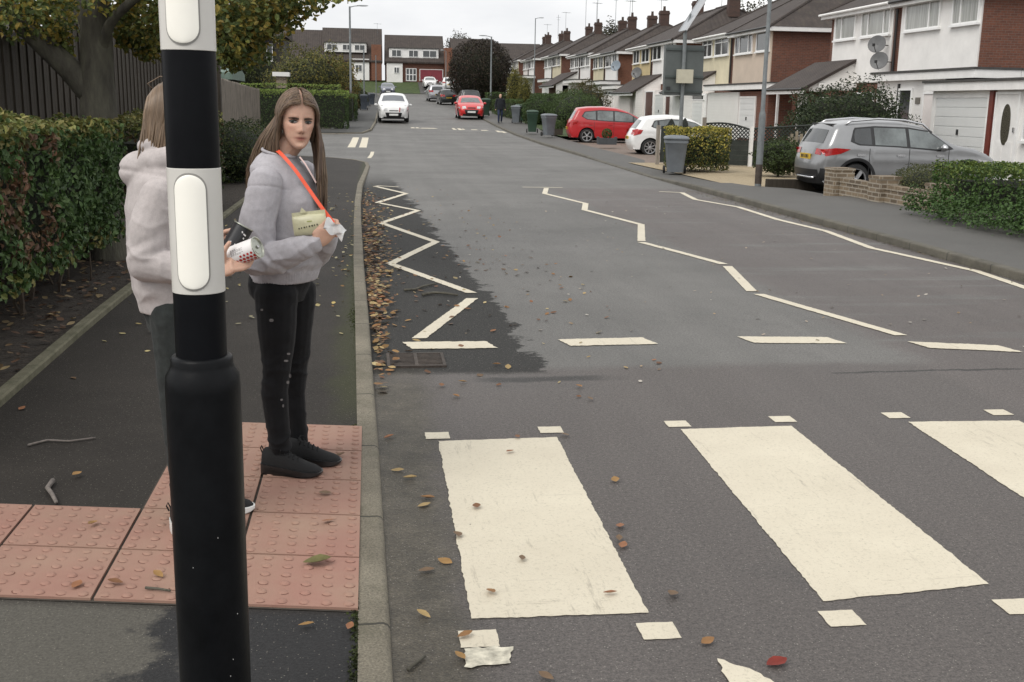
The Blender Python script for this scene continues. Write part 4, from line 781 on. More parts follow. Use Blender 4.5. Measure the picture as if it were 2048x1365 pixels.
# far trees peeping over roofs
for i, (x, y, Y, r, lab) in enumerate([(915, 66, 185, 2.2, 'bare grey tree top peeping over the far roofs'), (1232, 45, 120, 1.7, 'tree top peeping between the chimneys of the row'), (1500, 2, 95, 2.2, 'leafy tree top behind the chimney of the beige house')]):
    p = onY(x, y, Y); bush('tree', lab, (p.x, Y, p.z - 2 * r), (r, r, r), 1500, .3, [(.07, .065, .045), (.05, .05, .03)], 'tree', None, .5, core=False, gap=.2)
# ------------------------------------------------------------------ cars
def carpaint(name, col, metal=0.):
    return M(name, col, .28, .05, 3, coat=.6, metal=metal, spec=.5)
CGL = M('car_glass', (.03, .034, .036), .05, .5, .9, spec=1.); CGLL = M('car_glass_pale', (.11, .125, .125), .06, .55, 1.6, spec=1.)
LREd = M('tail_light_red', (.35, .012, .012), .15, .35, 12, coat=.5); LCLR = M('headlight_clear', (.5, .5, .5), .12, .3, 14, coat=.6); LORG = M('indicator_amber', (.5, .16, .03), .2, .1)
PLY = M('yellow_number_plate', (.62, .40, .03), .4, .08); PLW = M('white_number_plate', (.7, .7, .68), .4, .05); RIM = M('alloy_rim', (.5, .5, .51), .3, .1, metal=.8); GRIL = M('black_grille', (.012, .012, .013), .4, .2)
def resample(P, n):
    L = [0.]
    for a, b in zip(P, P[1:]): L.append(L[-1] + math.hypot(b[0] - a[0], b[1] - a[1]))
    out = []
    for i in range(n):
        t = L[-1] * i / (n - 1); j = 0
        while j < len(P) - 2 and L[j + 1] < t: j += 1
        q = (t - L[j]) / max(1e-9, L[j + 1] - L[j]); out.append((lerp(P[j][0], P[j + 1][0], q), lerp(P[j][1], P[j + 1][1], q)))
    return out
def smoothp(P, k=3):
    for _ in range(k): P = [P[0]] + [((P[i - 1][0] + 2 * P[i][0] + P[i + 1][0]) / 4, (P[i - 1][1] + 2 * P[i][1] + P[i + 1][1]) / 4) for i in range(1, len(P) - 1)] + [P[-1]]
    return P
SUV = dict(L=4.16, W=1.76, H=1.5, sill=.27, belt=.98, rear=[(.14, .27), (.03, .42), (0, .62), (.06, .82), (.10, .98), (.26, 1.28), (.34, 1.41)], top=[(.34, 1.41), (.7, 1.465), (1.2, 1.5), (1.8, 1.495), (2.3, 1.42), (3.0, 1.06), (3.4, 1.0), (3.85, .87)], front=[(4.05, .22), (4.14, .4), (4.15, .6), (4.06, .76), (3.85, .87)], wheels=(.78, 3.32), wr=.335,
    dlo=[(.62, 1.1), (.8, 1.03), (1.7, 1.0), (2.7, .93), (2.95, .98), (2.42, 1.33), (1.95, 1.395), (1.2, 1.41), (.72, 1.37)], pillars=[1.13, 1.92], rwin=(1.0, 1.31), wscreen=(2.32, 2.97), doors=[1.05, 1.95, 2.85])
MPV = dict(L=4.38, W=1.83, H=1.62, sill=.24, belt=.98, rear=[(.14, .25), (.03, .4), (0, .62), (.05, .9), (.12, 1.02), (.34, 1.42), (.42, 1.54)], top=[(.42, 1.54), (.9, 1.6), (1.6, 1.62), (2.2, 1.57), (2.7, 1.42), (3.45, 1.05), (3.8, .98), (4.12, .86)], front=[(4.28, .2), (4.36, .4), (4.37, .58), (4.3, .74), (4.12, .86)], wheels=(.82, 3.47), wr=.325,
    dlo=[(.55, 1.2), (.8, 1.06), (1.7, .99), (3.0, .95), (3.4, .99), (2.75, 1.36), (2.2, 1.47), (1.4, 1.49), (.7, 1.42)], pillars=[1.25, 2.05, 2.95], rwin=(1.06, 1.44), wscreen=(2.72, 3.42), doors=[1.15, 2.05, 3.0])
HAT = dict(L=3.98, W=1.74, H=1.48, sill=.23, belt=.93, rear=[(.12, .24), (.02, .4), (0, .6), (.08, .82), (.16, .95), (.42, 1.3), (.5, 1.39)], top=[(.5, 1.39), (.9, 1.45), (1.4, 1.48), (1.9, 1.46), (2.35, 1.33), (3.05, .98), (3.4, .92), (3.7, .8)], front=[(3.86, .2), (3.96, .38), (3.97, .54), (3.9, .7), (3.7, .8)], wheels=(.7, 3.2), wr=.31,
    dlo=[(.72, 1.08), (.95, 1.0), (1.8, .95), (2.75, .9), (3.0, .94), (2.4, 1.25), (1.95, 1.35), (1.4, 1.37), (.85, 1.31)], pillars=[1.0, 1.85], rwin=(.98, 1.32), wscreen=(2.36, 3.02), doors=[1.85, 2.85])
def car(label, cat, spec, loc, yaw, paint, clad=None, rails=False, rearplate=True, spokes=5, spoke_w=.05, glass=None, group='cars parked or driving along the street', plate=None, ns=110, marks=None):
    S = spec; L, W, H = S['L'], S['W'], S['H']; t = thing('parked_car', label, cat, loc, yaw, group); glass = glass or CGL
    n = ns; top = smoothp(resample(S['top'], n), 5); wx, wr = S['wheels'], S['wr']; ar = wr + .055
    b0, b1 = S['rear'][0], S['front'][0]; bot = []
    for i in range(n):
        x = lerp(b0[0], b1[0], i / (n - 1)); z = lerp(b0[1], b1[1], i / (n - 1)); z = max(z, S['sill'] if .5 < x < L - .6 else z)
        for c in wx:
            if abs(x - c) < ar: z = max(z, wr + math.sqrt(ar * ar - (x - c) ** 2))
        bot.append((x, z))
    nv = 22; rear = smoothp(resample(S['rear'], nv), 2); front = smoothp(resample(S['front'], nv), 2)
    bel = S['belt']
    def hw(x, z):
        e = clamp(x / .75); p = 1 - .17 * (1 - e) ** 2; e = clamp((L - x) / 1.1); p *= 1 - .24 * (1 - e) ** 2
        if z > bel: p *= 1 - .27 * ((z - bel) / (H - bel)) ** 1.15
        elif z < .55: p *= 1 - .05 * ((.55 - z) / .4) ** 2
        else: p *= 1 - .012 * math.sin((z - .55) / (bel - .55) * PI * 1.0) * 0
        p *= 1 + .008 * math.exp(-((z - .74) / .05) ** 2)
        return W / 2 * p
    def ztop(x): return interp(top, x)
    def xrear(z): return interp([(p[1], p[0]) for p in rear], z)
    def xfront(z): return interp([(p[1], p[0]) for p in front], z)
    def side(x, z, off=0.):
        w_ = hw(x, z); R = .075; d = ztop(x) - z
        if d < R: w_ -= R * (1 - math.sqrt(max(0, 1 - ((R - max(d, 0)) / R) ** 2)))
        R = .11; d = min(x - xrear(z) if z > rear[0][1] else R, xfront(z) - x if front[0][1] < z < front[-1][1] else R)
        if d < R: w_ -= R * (1 - math.sqrt(max(0, 1 - ((R - max(d, 0)) / R) ** 2)))
        return w_ + off
    grid = []
    for j in range(nv):
        v = j / (nv - 1); row = []
        for i in range(n):
            u = i / (n - 1)
            x = lerp(bot[i][0], top[i][0], v) + lerp(rear[j][0], front[j][0], u) - (lerp(lerp(bot[0][0], top[0][0], v), lerp(bot[-1][0], top[-1][0], v), u))
            z = lerp(bot[i][1], top[i][1], v) + lerp(rear[j][1], front[j][1], u) - (lerp(lerp(bot[0][1], top[0][1], v), lerp(bot[-1][1], top[-1][1], v), u))
            row.append((x, z))
        grid.append(row)
    cx = L / 2; b = MB()
    for s in (-1, 1): b.grid([[(x - cx, s * side(x, z), z) for x, z in row] for row in grid])
    bound = [(p, 'r') for p in rear] + [(p, 't') for p in top[1:]] + [(p, 'f') for p in front[::-1][1:]]
    bp = [p for p, _ in bound]
    def strip_pt(i, s, off=0.):
        a = bp[max(i - 1, 0)]; c = bp[min(i + 1, len(bp) - 1)]; d = Vector((c[0] - a[0], c[1] - a[1])).normalized(); nn = Vector((-d.y, d.x))
        p = bp[i]; w_ = side(p[0], p[1]); k = .05 * (1 - s * s) + off
        return (p[0] - cx + nn.x * k, w_ * s, p[1] + nn.y * k)
    ss = [-1, -.9, -.7, -.4, 0, .4, .7, .9, 1]
    b.grid([[strip_pt(i, s) for s in ss] for i in range(len(bp))])
    bm_o = b.build('body', paint, t, smooth=38)
    bm = bmesh.new(); bm.from_mesh(bm_o.data); bmesh.ops.remove_doubles(bm, verts=bm.verts, dist=.004); bmesh.ops.recalc_face_normals(bm, faces=bm.faces); bm.to_mesh(bm_o.data); bm.free(); bm_o.data.set_sharp_from_angle(angle=rad(38))
    u = MB(); u.box(.25 - cx, L - .3 - cx, -W / 2 + .2, W / 2 - .2, .2, .72); u.build('underbody', RUBBER, t)
    def patch(name, mat, i0, i1, s0, s1, off=.006, par=None, inset=0):
        q = MB(); N_ = max(2, i1 - i0); rows = []
        for i in range(i0, i1 + 1):
            f = (i - i0) / max(1, i1 - i0); a = lerp(s0, s0 + inset, f) if s0 < 0 else s0; c = lerp(s1, s1 - inset, f); rows.append([strip_pt(i, lerp(a, c, k / 6), off) for k in range(7)])
        q.grid(rows); return q.build(name, mat, par or t, smooth=True)
    idx = lambda tag_, fn: [i for i, (p, g) in enumerate(bound) if g == tag_ and fn(p)]
    rz = idx('r', lambda p: S['rwin'][0] < p[1] < S['rwin'][1]); patch('rear_window', glass, rz[0], rz[-1], -.86, .86)
    wz = idx('t', lambda p: S['wscreen'][0] < p[0] < S['wscreen'][1]); patch('windscreen', glass, wz[0], wz[-1], -.85, .85)
    def sidepatch(name, mat, poly, off=.006, par=None, rows=5, st=.04):
        xs = [p[0] for p in poly]; x0, x1 = min(xs), max(xs); m = max(2, int((x1 - x0) / st)); out = []
        def rng(x):
            zs = []
            for a, c in zip(poly, poly[1:] + poly[:1]):
                if (a[0] - x) * (c[0] - x) <= 0 and abs(a[0] - c[0]) > 1e-9: zs.append(lerp(a[1], c[1], (x - a[0]) / (c[0] - a[0])))
            return min(zs), max(zs)
        for s in (-1, 1):
            q = MB(); g = []
            for i in range(m + 1):
                x = clamp(lerp(x0, x1, i / m), x0 + .002, x1 - .002); z0, z1 = rng(x); g.append([(x - cx, s * side(x, lerp(z0, z1, k / rows), off), lerp(z0, z1, k / rows)) for k in range(rows + 1)])
            q.grid(g); q.build(name, mat, par or t, smooth=True)
    d = S['dlo']; sidepatch('window_surround', BLACK, d, .004)
    xs = sorted([min(p[0] for p in d) + .05] + S['pillars'] + [max(p[0] for p in d) - .08])
    cxm = sum(p[0] for p in d) / len(d); czm = sum(p[1] for p in d) / len(d); din = [(cxm + (x - cxm) * .965, czm + (z - czm) * .86) for x, z in d]
    def clipx(P, a, c):
        def cut(P, f):
            o = []
            for p, q in zip(P, P[1:] + P[:1]):
                fp, fq = f(p), f(q)
                if fp >= 0: o.append(p)
                if fp * fq < 0: k_ = fp / (fp - fq); o.append((lerp(p[0], q[0], k_), lerp(p[1], q[1], k_)))
            return o
        return cut(cut(P, lambda p: p[0] - a), lambda p: c - p[0])
    for i, (a, c) in enumerate(zip(xs, xs[1:])):
        P = clipx(din, a + .035, c - .035)
        if len(P) >= 3: sidepatch('side_window', CGLL if i else glass, P, .009)
    # lamps, plates and trim
    zt_, zb_ = S['belt'] - .02, S['belt'] - .3
    if clad: sidepatch('rear_light', LREd, [(.03, .93), (.1, .8), (.42, .86), (.62, .95), (.3, .97)], .008); i_ = idx('r', lambda p: .8 < p[1] < .95)
    else: sidepatch('rear_light', LREd, [(.04, bel + .02), (.06, bel - .2), (.34, bel - .12), (.42, bel + .02), (.2, bel + .06)], .008); i_ = idx('r', lambda p: bel - .2 < p[1] < bel + .03)
    patch('rear_light', LREd, i_[0], i_[-1], -1, -.62, .008); patch('rear_light', LREd, i_[0], i_[-1], .62, 1, .008)
    i_ = idx('f', lambda p: .62 < p[1] < .8); sidepatch('headlight', LCLR, [(L - .62, .78), (L - .5, .7), (L - .14, .62), (L - .2, .74)], .008)
    for a, c in ((-.98, -.6), (.6, .98)): patch('headlight', LCLR, i_[0], i_[-1], a, c, .008)
    i_ = idx('f', lambda p: .28 < p[1] < .58); patch('grille', GRIL, i_[0], i_[-1], -.82, .82, .01, None, .16); i_ = idx('f', lambda p: p[1] < .3); patch('front_valance', GRIL, max(i_[0] - 1, 0), i_[-1], -.97, .97, .012)
    i_ = idx('f', lambda p: .62 < p[1] < .7); patch('upper_grille', GRIL, i_[0], max(i_[-1], i_[0] + 1), -.45, .45, .008)
    xf = xfront(.44) - cx; q = MB(); q.box(xf + .05, xf + .075, -.26, .26, .39, .5); q.build('number_plate', PLW, t)
    xr = xrear(.72) - cx; pz = .78 if clad else .66; xr = xrear(pz) - cx; q = MB(); q.box(xr - .075, xr - .052, -.26, .26, pz - .055, pz + .055); o = q.build('number_plate', PLY, t)
    q = MB()
    for i, wd in enumerate((.03, .045, .03, .04, .035, .045, .03)): q.box(xr - .078, xr - .0755, -.19 + i * .055 + (.03 if i > 3 else 0), -.19 + i * .055 + wd + (.03 if i > 3 else 0), pz - .032, pz + .032)
    q.build('plate_marks', BLACK, o)
    if clad:
        i_ = idx('r', lambda p: p[1] < .56); patch('lower_bumper', BLACK, i_[0], i_[-1], -1, 1, .012); i_ = idx('f', lambda p: p[1] < .36); patch('lower_bumper', BLACK, i_[0], i_[-1], -1, 1, .012)
        sidepatch('lower_bumper', BLACK, [(.1, .29), (.03, .42), (.03, .56), (.41, .56), (.41, .38), (.44, .29)], .012)
        sidepatch('sill_cladding', BLACK, [(1.18, .27), (1.18, .4), (2.92, .4), (2.92, .27)], .01)
        for c in wx:
            for s in (-1, 1):
                q = MB(); q.grid([[((c - cx) + r_ * math.cos(a), s * side(c + r_ * math.cos(a), wr + r_ * math.sin(a), .012 if r_ > ar else .004), wr + r_ * math.sin(a)) for r_ in (ar - .005, ar + .03, ar + .06)] for a in [rad(-8 + 196 * k_ / 26) for k_ in range(27)]]); q.build('wheel_arch', BLACK, t, smooth=True)
        q = MB(); q.tube([(.02 - cx, -.45, .36), (-.03 - cx, -.3, .36), (-.03 - cx, .3, .36), (.02 - cx, .45, .36)], .025, 8); q.build('skid_trim', CHROME, t, smooth=True)
        q = MB(); q.box(.3 - cx, .5 - cx, -.5, .5, 1.415, 1.44); q.build('spoiler', BLACK, t)
        q = MB(); q.tube([(.1 - cx, 0, 1.06), (.12 - cx, -.2, 1.08), (.16 - cx, -.33, 1.13)], .01, 6); q.build('wiper', BLACK, t)
    if rails:
        for s in (-1, 1):
            q = MB(); P = [(x - cx, s * (side(x, ztop(x) - .05) - .035), ztop(x) + o) for x, o in ((.55, -.02), (.68, .035), (1.3, .05), (1.9, .05), (2.3, .045), (2.5, -.02))]; q.tube(P, .022, 8); q.build('roof_rail', CHROME, t, smooth=True)
    for x in S['doors']:
        for s in (-1, 1):
            q = MB(); yh = s * hw(x - .2, .84); q.box(x - .28 - cx, x - .1 - cx, min(yh - s * .002, yh + s * .03), max(yh - s * .002, yh + s * .03), .82, .855); q.build('door_handle', CHROME if clad else paint, t)
        for s in (-1, 1): sl = MB(); sl.grid([[(x + dx - cx + (z - .6) * .0, s * side(x + dx, z, .0035), z) for dx in (-.006, .006)] for z in [lerp(S['sill'] + .12, bel - .01, k_ / 8) for k_ in range(9)]]); sl.build('door_gap', BLACK, t)
    for s in (-1, 1):
        x = max(p[0] for p in d) - .28; q = MB(); q.ell((x - cx, s * (hw(x, .98) + .1), 1.0), (.07, .11, .075), 14, 8); q.box(x - cx - .02, x - cx + .03, min(s * (hw(x, .98) - .02), s * (hw(x, .98) + .1)), max(s * (hw(x, .98) - .02), s * (hw(x, .98) + .1)), .95, .98); q.build('mirror', paint if not clad else CHROME, t, smooth=50)
    for c in wx:
        for s in (-1, 1):
            q = MB(); yo = s * (W / 2 - .11); ax = (0, s, 0)
            q.lathe([(.2, -.1), (wr - .03, -.1), (wr, -.06), (wr, .06), (wr - .025, .095), (wr * .72, .1), (wr * .7, .06)], 32, (c - cx, yo, wr), ax, cap=False); q.lathe([(.001, .03), (wr * .71, .03)], 24, (c - cx, yo, wr), ax); o = q.build('wheel', RUBBER, t, smooth=40)
            r = MB(); r.lathe([(wr * .72, .062), (wr * .72, .098), (wr * .66, .095), (wr * .64, .06)], 32, (c - cx, yo, wr), ax, cap=False); r.lathe([(.001, .1), (.045, .095), (.06, .07)], 14, (c - cx, yo, wr), ax)
            for k_ in range(spokes):
                a = 2 * PI * k_ / spokes + .3; Mx = Matrix.Translation((c - cx, yo, wr)) @ Matrix.Rotation(a, 4, 'Y'); y0_, y1_ = sorted((s * .06, s * .09)); r.box(.03, wr * .69, y0_, y1_, -spoke_w / 2, spoke_w / 2, Mx)
            r.build('rim', RIM, o, smooth=40)
    if marks: marks(t, strip_pt, idx, patch)
    return t
GREY = carpaint('grey_metallic_paint', (.30, .303, .308), .6); REDP = carpaint('red_paint', (.42, .014, .018)); WHT = carpaint('white_car_paint', (.74, .74, .73)); SIL = carpaint('silver_paint', (.38, .385, .4), .5); DRK = carpaint('dark_paint', (.02, .024, .024)); BLU = carpaint('blue_grey_paint', (.12, .13, .17), .4)
def put(x, y, up=0.): return (x, y, hz(y) + up)
sv = car('grey metallic crossover car parked tail first towards the pavement behind the brick wall', 'car', SUV, put(11.09, 22.5, -.09), 0, GREY, True, True, spokes=5, spoke_w=.075); sv.scale = (.95, 1, 1.02)
car('red people carrier parked on the drive left of the white hatchback', 'car', MPV, put(11.35, 51.4, -.12), rad(-4), REDP, spokes=5, glass=CGLL)
car('white hatchback with red tail light parked behind the dark garden gate', 'car', HAT, put(11.75, 41.6, -.15), rad(-3), WHT, spokes=8, spoke_w=.04, glass=CGLL)
def redtag(t, sp, idx, patch): i_ = idx('f', lambda p: .6 < p[1] < .84); patch('red_ribbon', LREd, i_[0], i_[-1], .52, .62, .02)
KUG = dict(SUV); KUG.update(L=4.4, W=1.84, H=1.68, rear=[(.14, .3), (.03, .45), (0, .65), (.06, .9), (.10, 1.05), (.26, 1.45), (.34, 1.58)], top=[(.34, 1.58), (.7, 1.64), (1.3, 1.68), (1.9, 1.66), (2.45, 1.55), (3.2, 1.16), (3.6, 1.1), (4.1, .97)], front=[(4.28, .26), (4.38, .45), (4.39, .66), (4.3, .84), (4.1, .97)], belt=1.08, wscreen=(2.46, 3.18), rwin=(1.08, 1.5), wheels=(.8, 3.5), dlo=[(.62, 1.22), (.8, 1.14), (1.7, 1.1), (2.9, 1.04), (3.15, 1.09), (2.55, 1.47), (2.0, 1.56), (1.2, 1.57), (.72, 1.52)])
car('white oncoming off road style car with a red ribbon on its headlamp', 'car', KUG, put(1.42, 68.2), rad(-90), WHT, glass=M('pale_windscreen', (.10, .11, .125), .1, .2, 1, spec=1.), marks=redtag, ns=80)
car('bright red hatchback facing us at the right kerb up the road', 'car', HAT, put(6.6, 74.4), rad(-91), carpaint('bright_red_paint', (.55, .022, .022)), glass=CGLL, ns=80)
car('dark green black hatchback with yellow rear plate beyond the red one', 'car', HAT, put(7.75, 113.5), rad(93), DRK, ns=60); car('silver tall car with rear facing us beyond the dark hatchback', 'car', KUG, put(7.1, 121.5), rad(92), SIL, ns=60)
car('blue grey car parked at the left kerb far up the road', 'car', HAT, put(2.2, 137.5), rad(-88), BLU, glass=CGLL, ns=60); car('black car half hidden behind the bright red hatchback', 'car', MPV, put(8.9, 101.5), rad(92), DRK, ns=60)
car('small white car parked in front of the crimson garage door', 'car', HAT, (8.0, 150.6, 3.45), rad(-90), WHT, glass=CGLL, ns=60); car('white van like car right of the one at the crimson garage', 'car', MPV, (10.4, 149.5, 3.25), rad(90), WHT, ns=60)
# ------------------------------------------------------------------ people
SKIN = M('skin', (.56, .35, .26), .5, .08, 22, bump=.12, bscale=220, bdist=.002, attr=True, sss=.12, spec=.35)
def clothmat(name, col, sc_=30., bump=.35, var=.12, rough=.9):
    m, nt, b = newmat(name); k = N(nt); c = k.ramp(k.noise(sc_, 5, .7), .3, .7, tuple(x * (1 - var) for x in col), tuple(x * (1 + var) for x in col))
    f = k.noise(420, 2, .6); c = k.mix(.4, c, k.ramp(f, .3, .7, (.8, .8, .8), (1.2, 1.2, 1.2)), 'MULTIPLY')
    k.l(c, b.inputs['Base Color']); b.inputs['Roughness'].default_value = rough; b.inputs['Sheen Weight'].default_value = .06; b.inputs['Specular IOR Level'].default_value = .2
    k.bump(f, bump, .002, b); return m
LILAC = clothmat('lilac_grey_jersey', (.405, .39, .412)); PINKH = clothmat('pale_pink_fleece', (.455, .415, .405)); DENIM = clothmat('black_denim', (.007, .0072, .0085), 18, .4, .35, .8); DENG = clothmat('dark_green_grey_denim', (.03, .034, .033), 18, .4, .3, .85)
SHOEB = M('black_shoe_knit', (.005, .005, .0055), .85, .3, 60, bump=.5, bscale=250, bdist=.002); SOLEB = M('black_sole', (.012, .012, .0125), .35, .2); SOLEW = M('white_sole', (.7, .7, .68), .5, .05)
def voxel(b, name, mat, par, vox, smooth_it=6, disp=None, loc=None, colr=None):
    me = bpy.data.meshes.new('tmp'); me.from_pydata(b.v, [], b.f)
    bm = bmesh.new(); bm.from_mesh(me); bmesh.ops.recalc_face_normals(bm, faces=bm.faces); bm.to_mesh(me); bm.free()
    o = bpy.data.objects.new('tmp', me); COL.objects.link(o); r = o.modifiers.new('r', 'REMESH'); r.mode = 'VOXEL'; r.voxel_size = vox
    if smooth_it: s_ = o.modifiers.new('s', 'SMOOTH'); s_.factor = .5; s_.iterations = smooth_it
    dg_ = bpy.context.evaluated_depsgraph_get(); m2 = bpy.data.meshes.new_from_object(o.evaluated_get(dg_)); bpy.data.objects.remove(o); bpy.data.meshes.remove(me)
    m2.name = name
    if disp:
        no = [v.normal.copy() for v in m2.vertices]
        for v, n in zip(m2.vertices, no): v.co = v.co + n * disp(v.co, n)
    if colr:
        at = m2.color_attributes.new('Col', 'FLOAT_COLOR', 'POINT'); d = []
        for v in m2.vertices: d += [*colr(v.co), 1.]
        at.data.foreach_set('color', d)
    if loc is not None:
        for v in m2.vertices: v.co -= loc
    m2.polygons.foreach_set('use_smooth', [True] * len(m2.polygons)); m2.materials.clear(); m2.materials.append(mat)
    ob = bpy.data.objects.new(name, m2); COL.objects.link(ob); ob.parent = par; return ob
def ringloft(b, rings, n=28):          # rings: (center, half vec a, half vec b, squareness)
    rows = []
    for c, a, d, e in rings:
        row = []
        for k in range(n):
            t = 2 * PI * k / n; cs, sn = math.cos(t), math.sin(t); row.append(Vector(c) + Vector(a) * math.copysign(abs(cs) ** e, cs) + Vector(d) * math.copysign(abs(sn) ** e, sn))
        rows.append(row)
    k = b.grid(rows, closed_u=True); b.face(*[k + i for i in range(n)][::-1]); e = k + (len(rows) - 1) * n; b.face(*[e + i for i in range(n)])
HEADP = [(-.118, .014, .078, .02), (-.108, .027, .088, .0), (-.092, .04, .088, -.02), (-.072, .05, .087, -.05), (-.045, .059, .087, -.075), (-.02, .0675, .086, -.092), (0, .07, .083, -.1), (.03, .072, .086, -.104), (.06, .071, .081, -.103), (.085, .063, .066, -.09), (.105, .045, .044, -.065), (.118, .012, .01, -.015)]
class Head:
    def __init__(s, c, D, sc_=1., tilt=0.):
        s.c = Vector(c); s.D = Vector(D).normalized(); s.S = Vector((s.D.y, -s.D.x, 0)).normalized(); s.Z = s.S.cross(s.D); s.k = sc_
        if tilt: R_ = Matrix.Rotation(tilt, 3, s.D); s.S = R_ @ s.S; s.Z = R_ @ s.Z
    def W(s, x, y, z): return s.c + (s.S * x + s.D * y + s.Z * z) * s.k
    def loc(s, p): d = (Vector(p) - s.c) / s.k; return d.dot(s.S), d.dot(s.D), d.dot(s.Z)
    def mesh(s, b):
        rows = []; n = 56; m = 60; g = lambda u, v: math.exp(-u * u - v * v)
        for i in range(m + 1):
            z = lerp(-.118, .118, i / m); wx = interp([(p[0], p[1]) for p in HEADP], z); yf = interp([(p[0], p[2]) for p in HEADP], z); yb = interp([(p[0], p[3]) for p in HEADP], z); ym = min(yf, lerp(yf, yb, .5)); row = []
            for k in range(n):
                t = 2 * PI * k / n; cs, sn = math.cos(t), math.sin(t); x = wx * math.copysign(abs(cs) ** .88, cs); y = ym + ((yf - ym) if sn > 0 else (ym - yb)) * math.copysign(abs(sn) ** (.8 if sn > 0 else .9), sn)
                if sn > 0:
                    na = interp([(-.06, 0), (-.053, .007), (-.044, .021), (-.036, .021), (-.01, .0125), (.008, .006), (.022, .002), (.03, 0)], z); nw = interp([(-.05, .0125), (-.035, .0095), (.0, .008), (.03, .010)], z)
                    y += na * math.exp(-(x / nw) ** 2) + .004 * g((abs(x) - .0125) / .007, (z + .042) / .008)
                    y -= .013 * g((abs(x) - .031) / .017, (z + .008) / .0115); y += .004 * g((abs(x) - .03) / .022, (z - .012) / .008)
                    y += .0055 * g(x / .019, (z + .066) / .0055) + .0065 * g(x / .017, (z + .079) / .0055) - .004 * g(x / .023, (z + .0725) / .0028) - .003 * g(x / .02, (z + .09) / .006)
                    y += .006 * g(x / .018, (z + .106) / .012) + .0035 * g((abs(x) - .042) / .018, (z + .022) / .018)
                row.append(s.W(x, y, z))
            rows.append(row)
        k0 = b.grid(rows, closed_u=True); b.face(*[k0 + i for i in range(n)]); e0 = k0 + m * n; b.face(*[e0 + i for i in range(n)])
        for sg in (-1, 1): b.ell(s.W(sg * .072, -.008, -.004), (.012, .012, .03), 10, 8)
    def col(s, p):
        x, y, z = s.loc(p); g = lambda u, v: math.exp(-u * u - v * v); c = Vector((1, 1, 1))
        if y > .02 and -.13 < z < .13 and abs(x) < .09:
            w_ = .8 * (g(x / .0225, (z + .074) / .0085)); c = c.lerp(Vector((.46, .2, .2)), min(1, w_ * 1.35)); c = c.lerp(Vector((.16, .07, .07)), .9 * g(x / .025, (z + .0725) / .0026))
            w_ = .35 * g((abs(x) - .04) / .02, (z + .03) / .02); c = c.lerp(Vector((1.05, .8, .78)), w_); c = c.lerp(Vector((.66, .54, .52)), .45 * g((abs(x) - .031) / .02, (z + .006) / .012))
            c = c.lerp(Vector((1.0, .88, .85)), .4 * g(x / .014, (z + .043) / .012)); c = c.lerp(Vector((.3, .16, .14)), .9 * g((abs(x) - .0065) / .005, (z + .0525) / .0032))
        return c
def face_parts(H, body, par, loc):
    bv = BVHTree.FromPolygons([v.co.copy() for v in body.data.vertices], [tuple(p.vertices) for p in body.data.polygons])
    def pr(x, z, off):
        o = H.W(x, .2, z) - loc; h_ = bv.ray_cast(o, -H.D); return (h_[0] if h_[0] else o - H.D * .12) + H.D * off
    def patch(name, mat, fn, off, n=10, m=4, curve=0.):
        b = MB(); b.grid([[pr(*fn(i / n, j / m), off + curve * math.sin(PI * i / n) * math.sin(PI * j / m)) for i in range(n + 1)] for j in range(m + 1)]); return b.build(name, mat, par, smooth=True)
    EYEW = M('eye_white', (.15, .135, .125), .2, .03); IRIS = M('iris', (.022, .026, .02), .12, .2); LASH = M('lashes', (.02, .014, .011), .7, .2); BROW = M('eyebrow', (.075, .05, .036), .9, .3, 200)
    for s in (-1, 1):
        cx = s * .031
        e = patch('eye', EYEW, lambda u, v: (cx + (u - .5) * .033, -.0085 + (lerp(-.0048 * math.sin(PI * u) ** .7, .0056 * math.sin(PI * u) ** .8, v))), .001, 12, 4, .0025)
        b = MB(); c0 = pr(cx + .0028, -.008, .0045); b.ell(c0, (.0068, .0025, .0064), 14, 8, Matrix((( H.S.x, H.D.x, H.Z.x), (H.S.y, H.D.y, H.Z.y), (H.S.z, H.D.z, H.Z.z)))); b.build('iris', IRIS, e, smooth=True)
        patch('eyelash', LASH, lambda u, v: (cx + (u - .5) * .036, -.0085 + lerp(.0042, .0082, v) * math.sin(PI * clamp(u * .9 + .08)) ** .6), .0035, 12, 2)
        patch('lower_lash', M('lid_shade', (.2, .11, .085), .7, .1), lambda u, v: (cx + (u - .5) * .033, -.009 - lerp(.0042, .0062, v) * math.sin(PI * clamp(u)) ** .7), .002, 10, 1)
        patch('eyebrow', BROW, lambda u, v: (s * (.0115 + u * .039), .0035 + .0018 * math.sin(PI * clamp(u * .85)) + .0012 * u + (v - .5) * .0092 * (1 - .75 * u ** 2)), .0018, 12, 3)
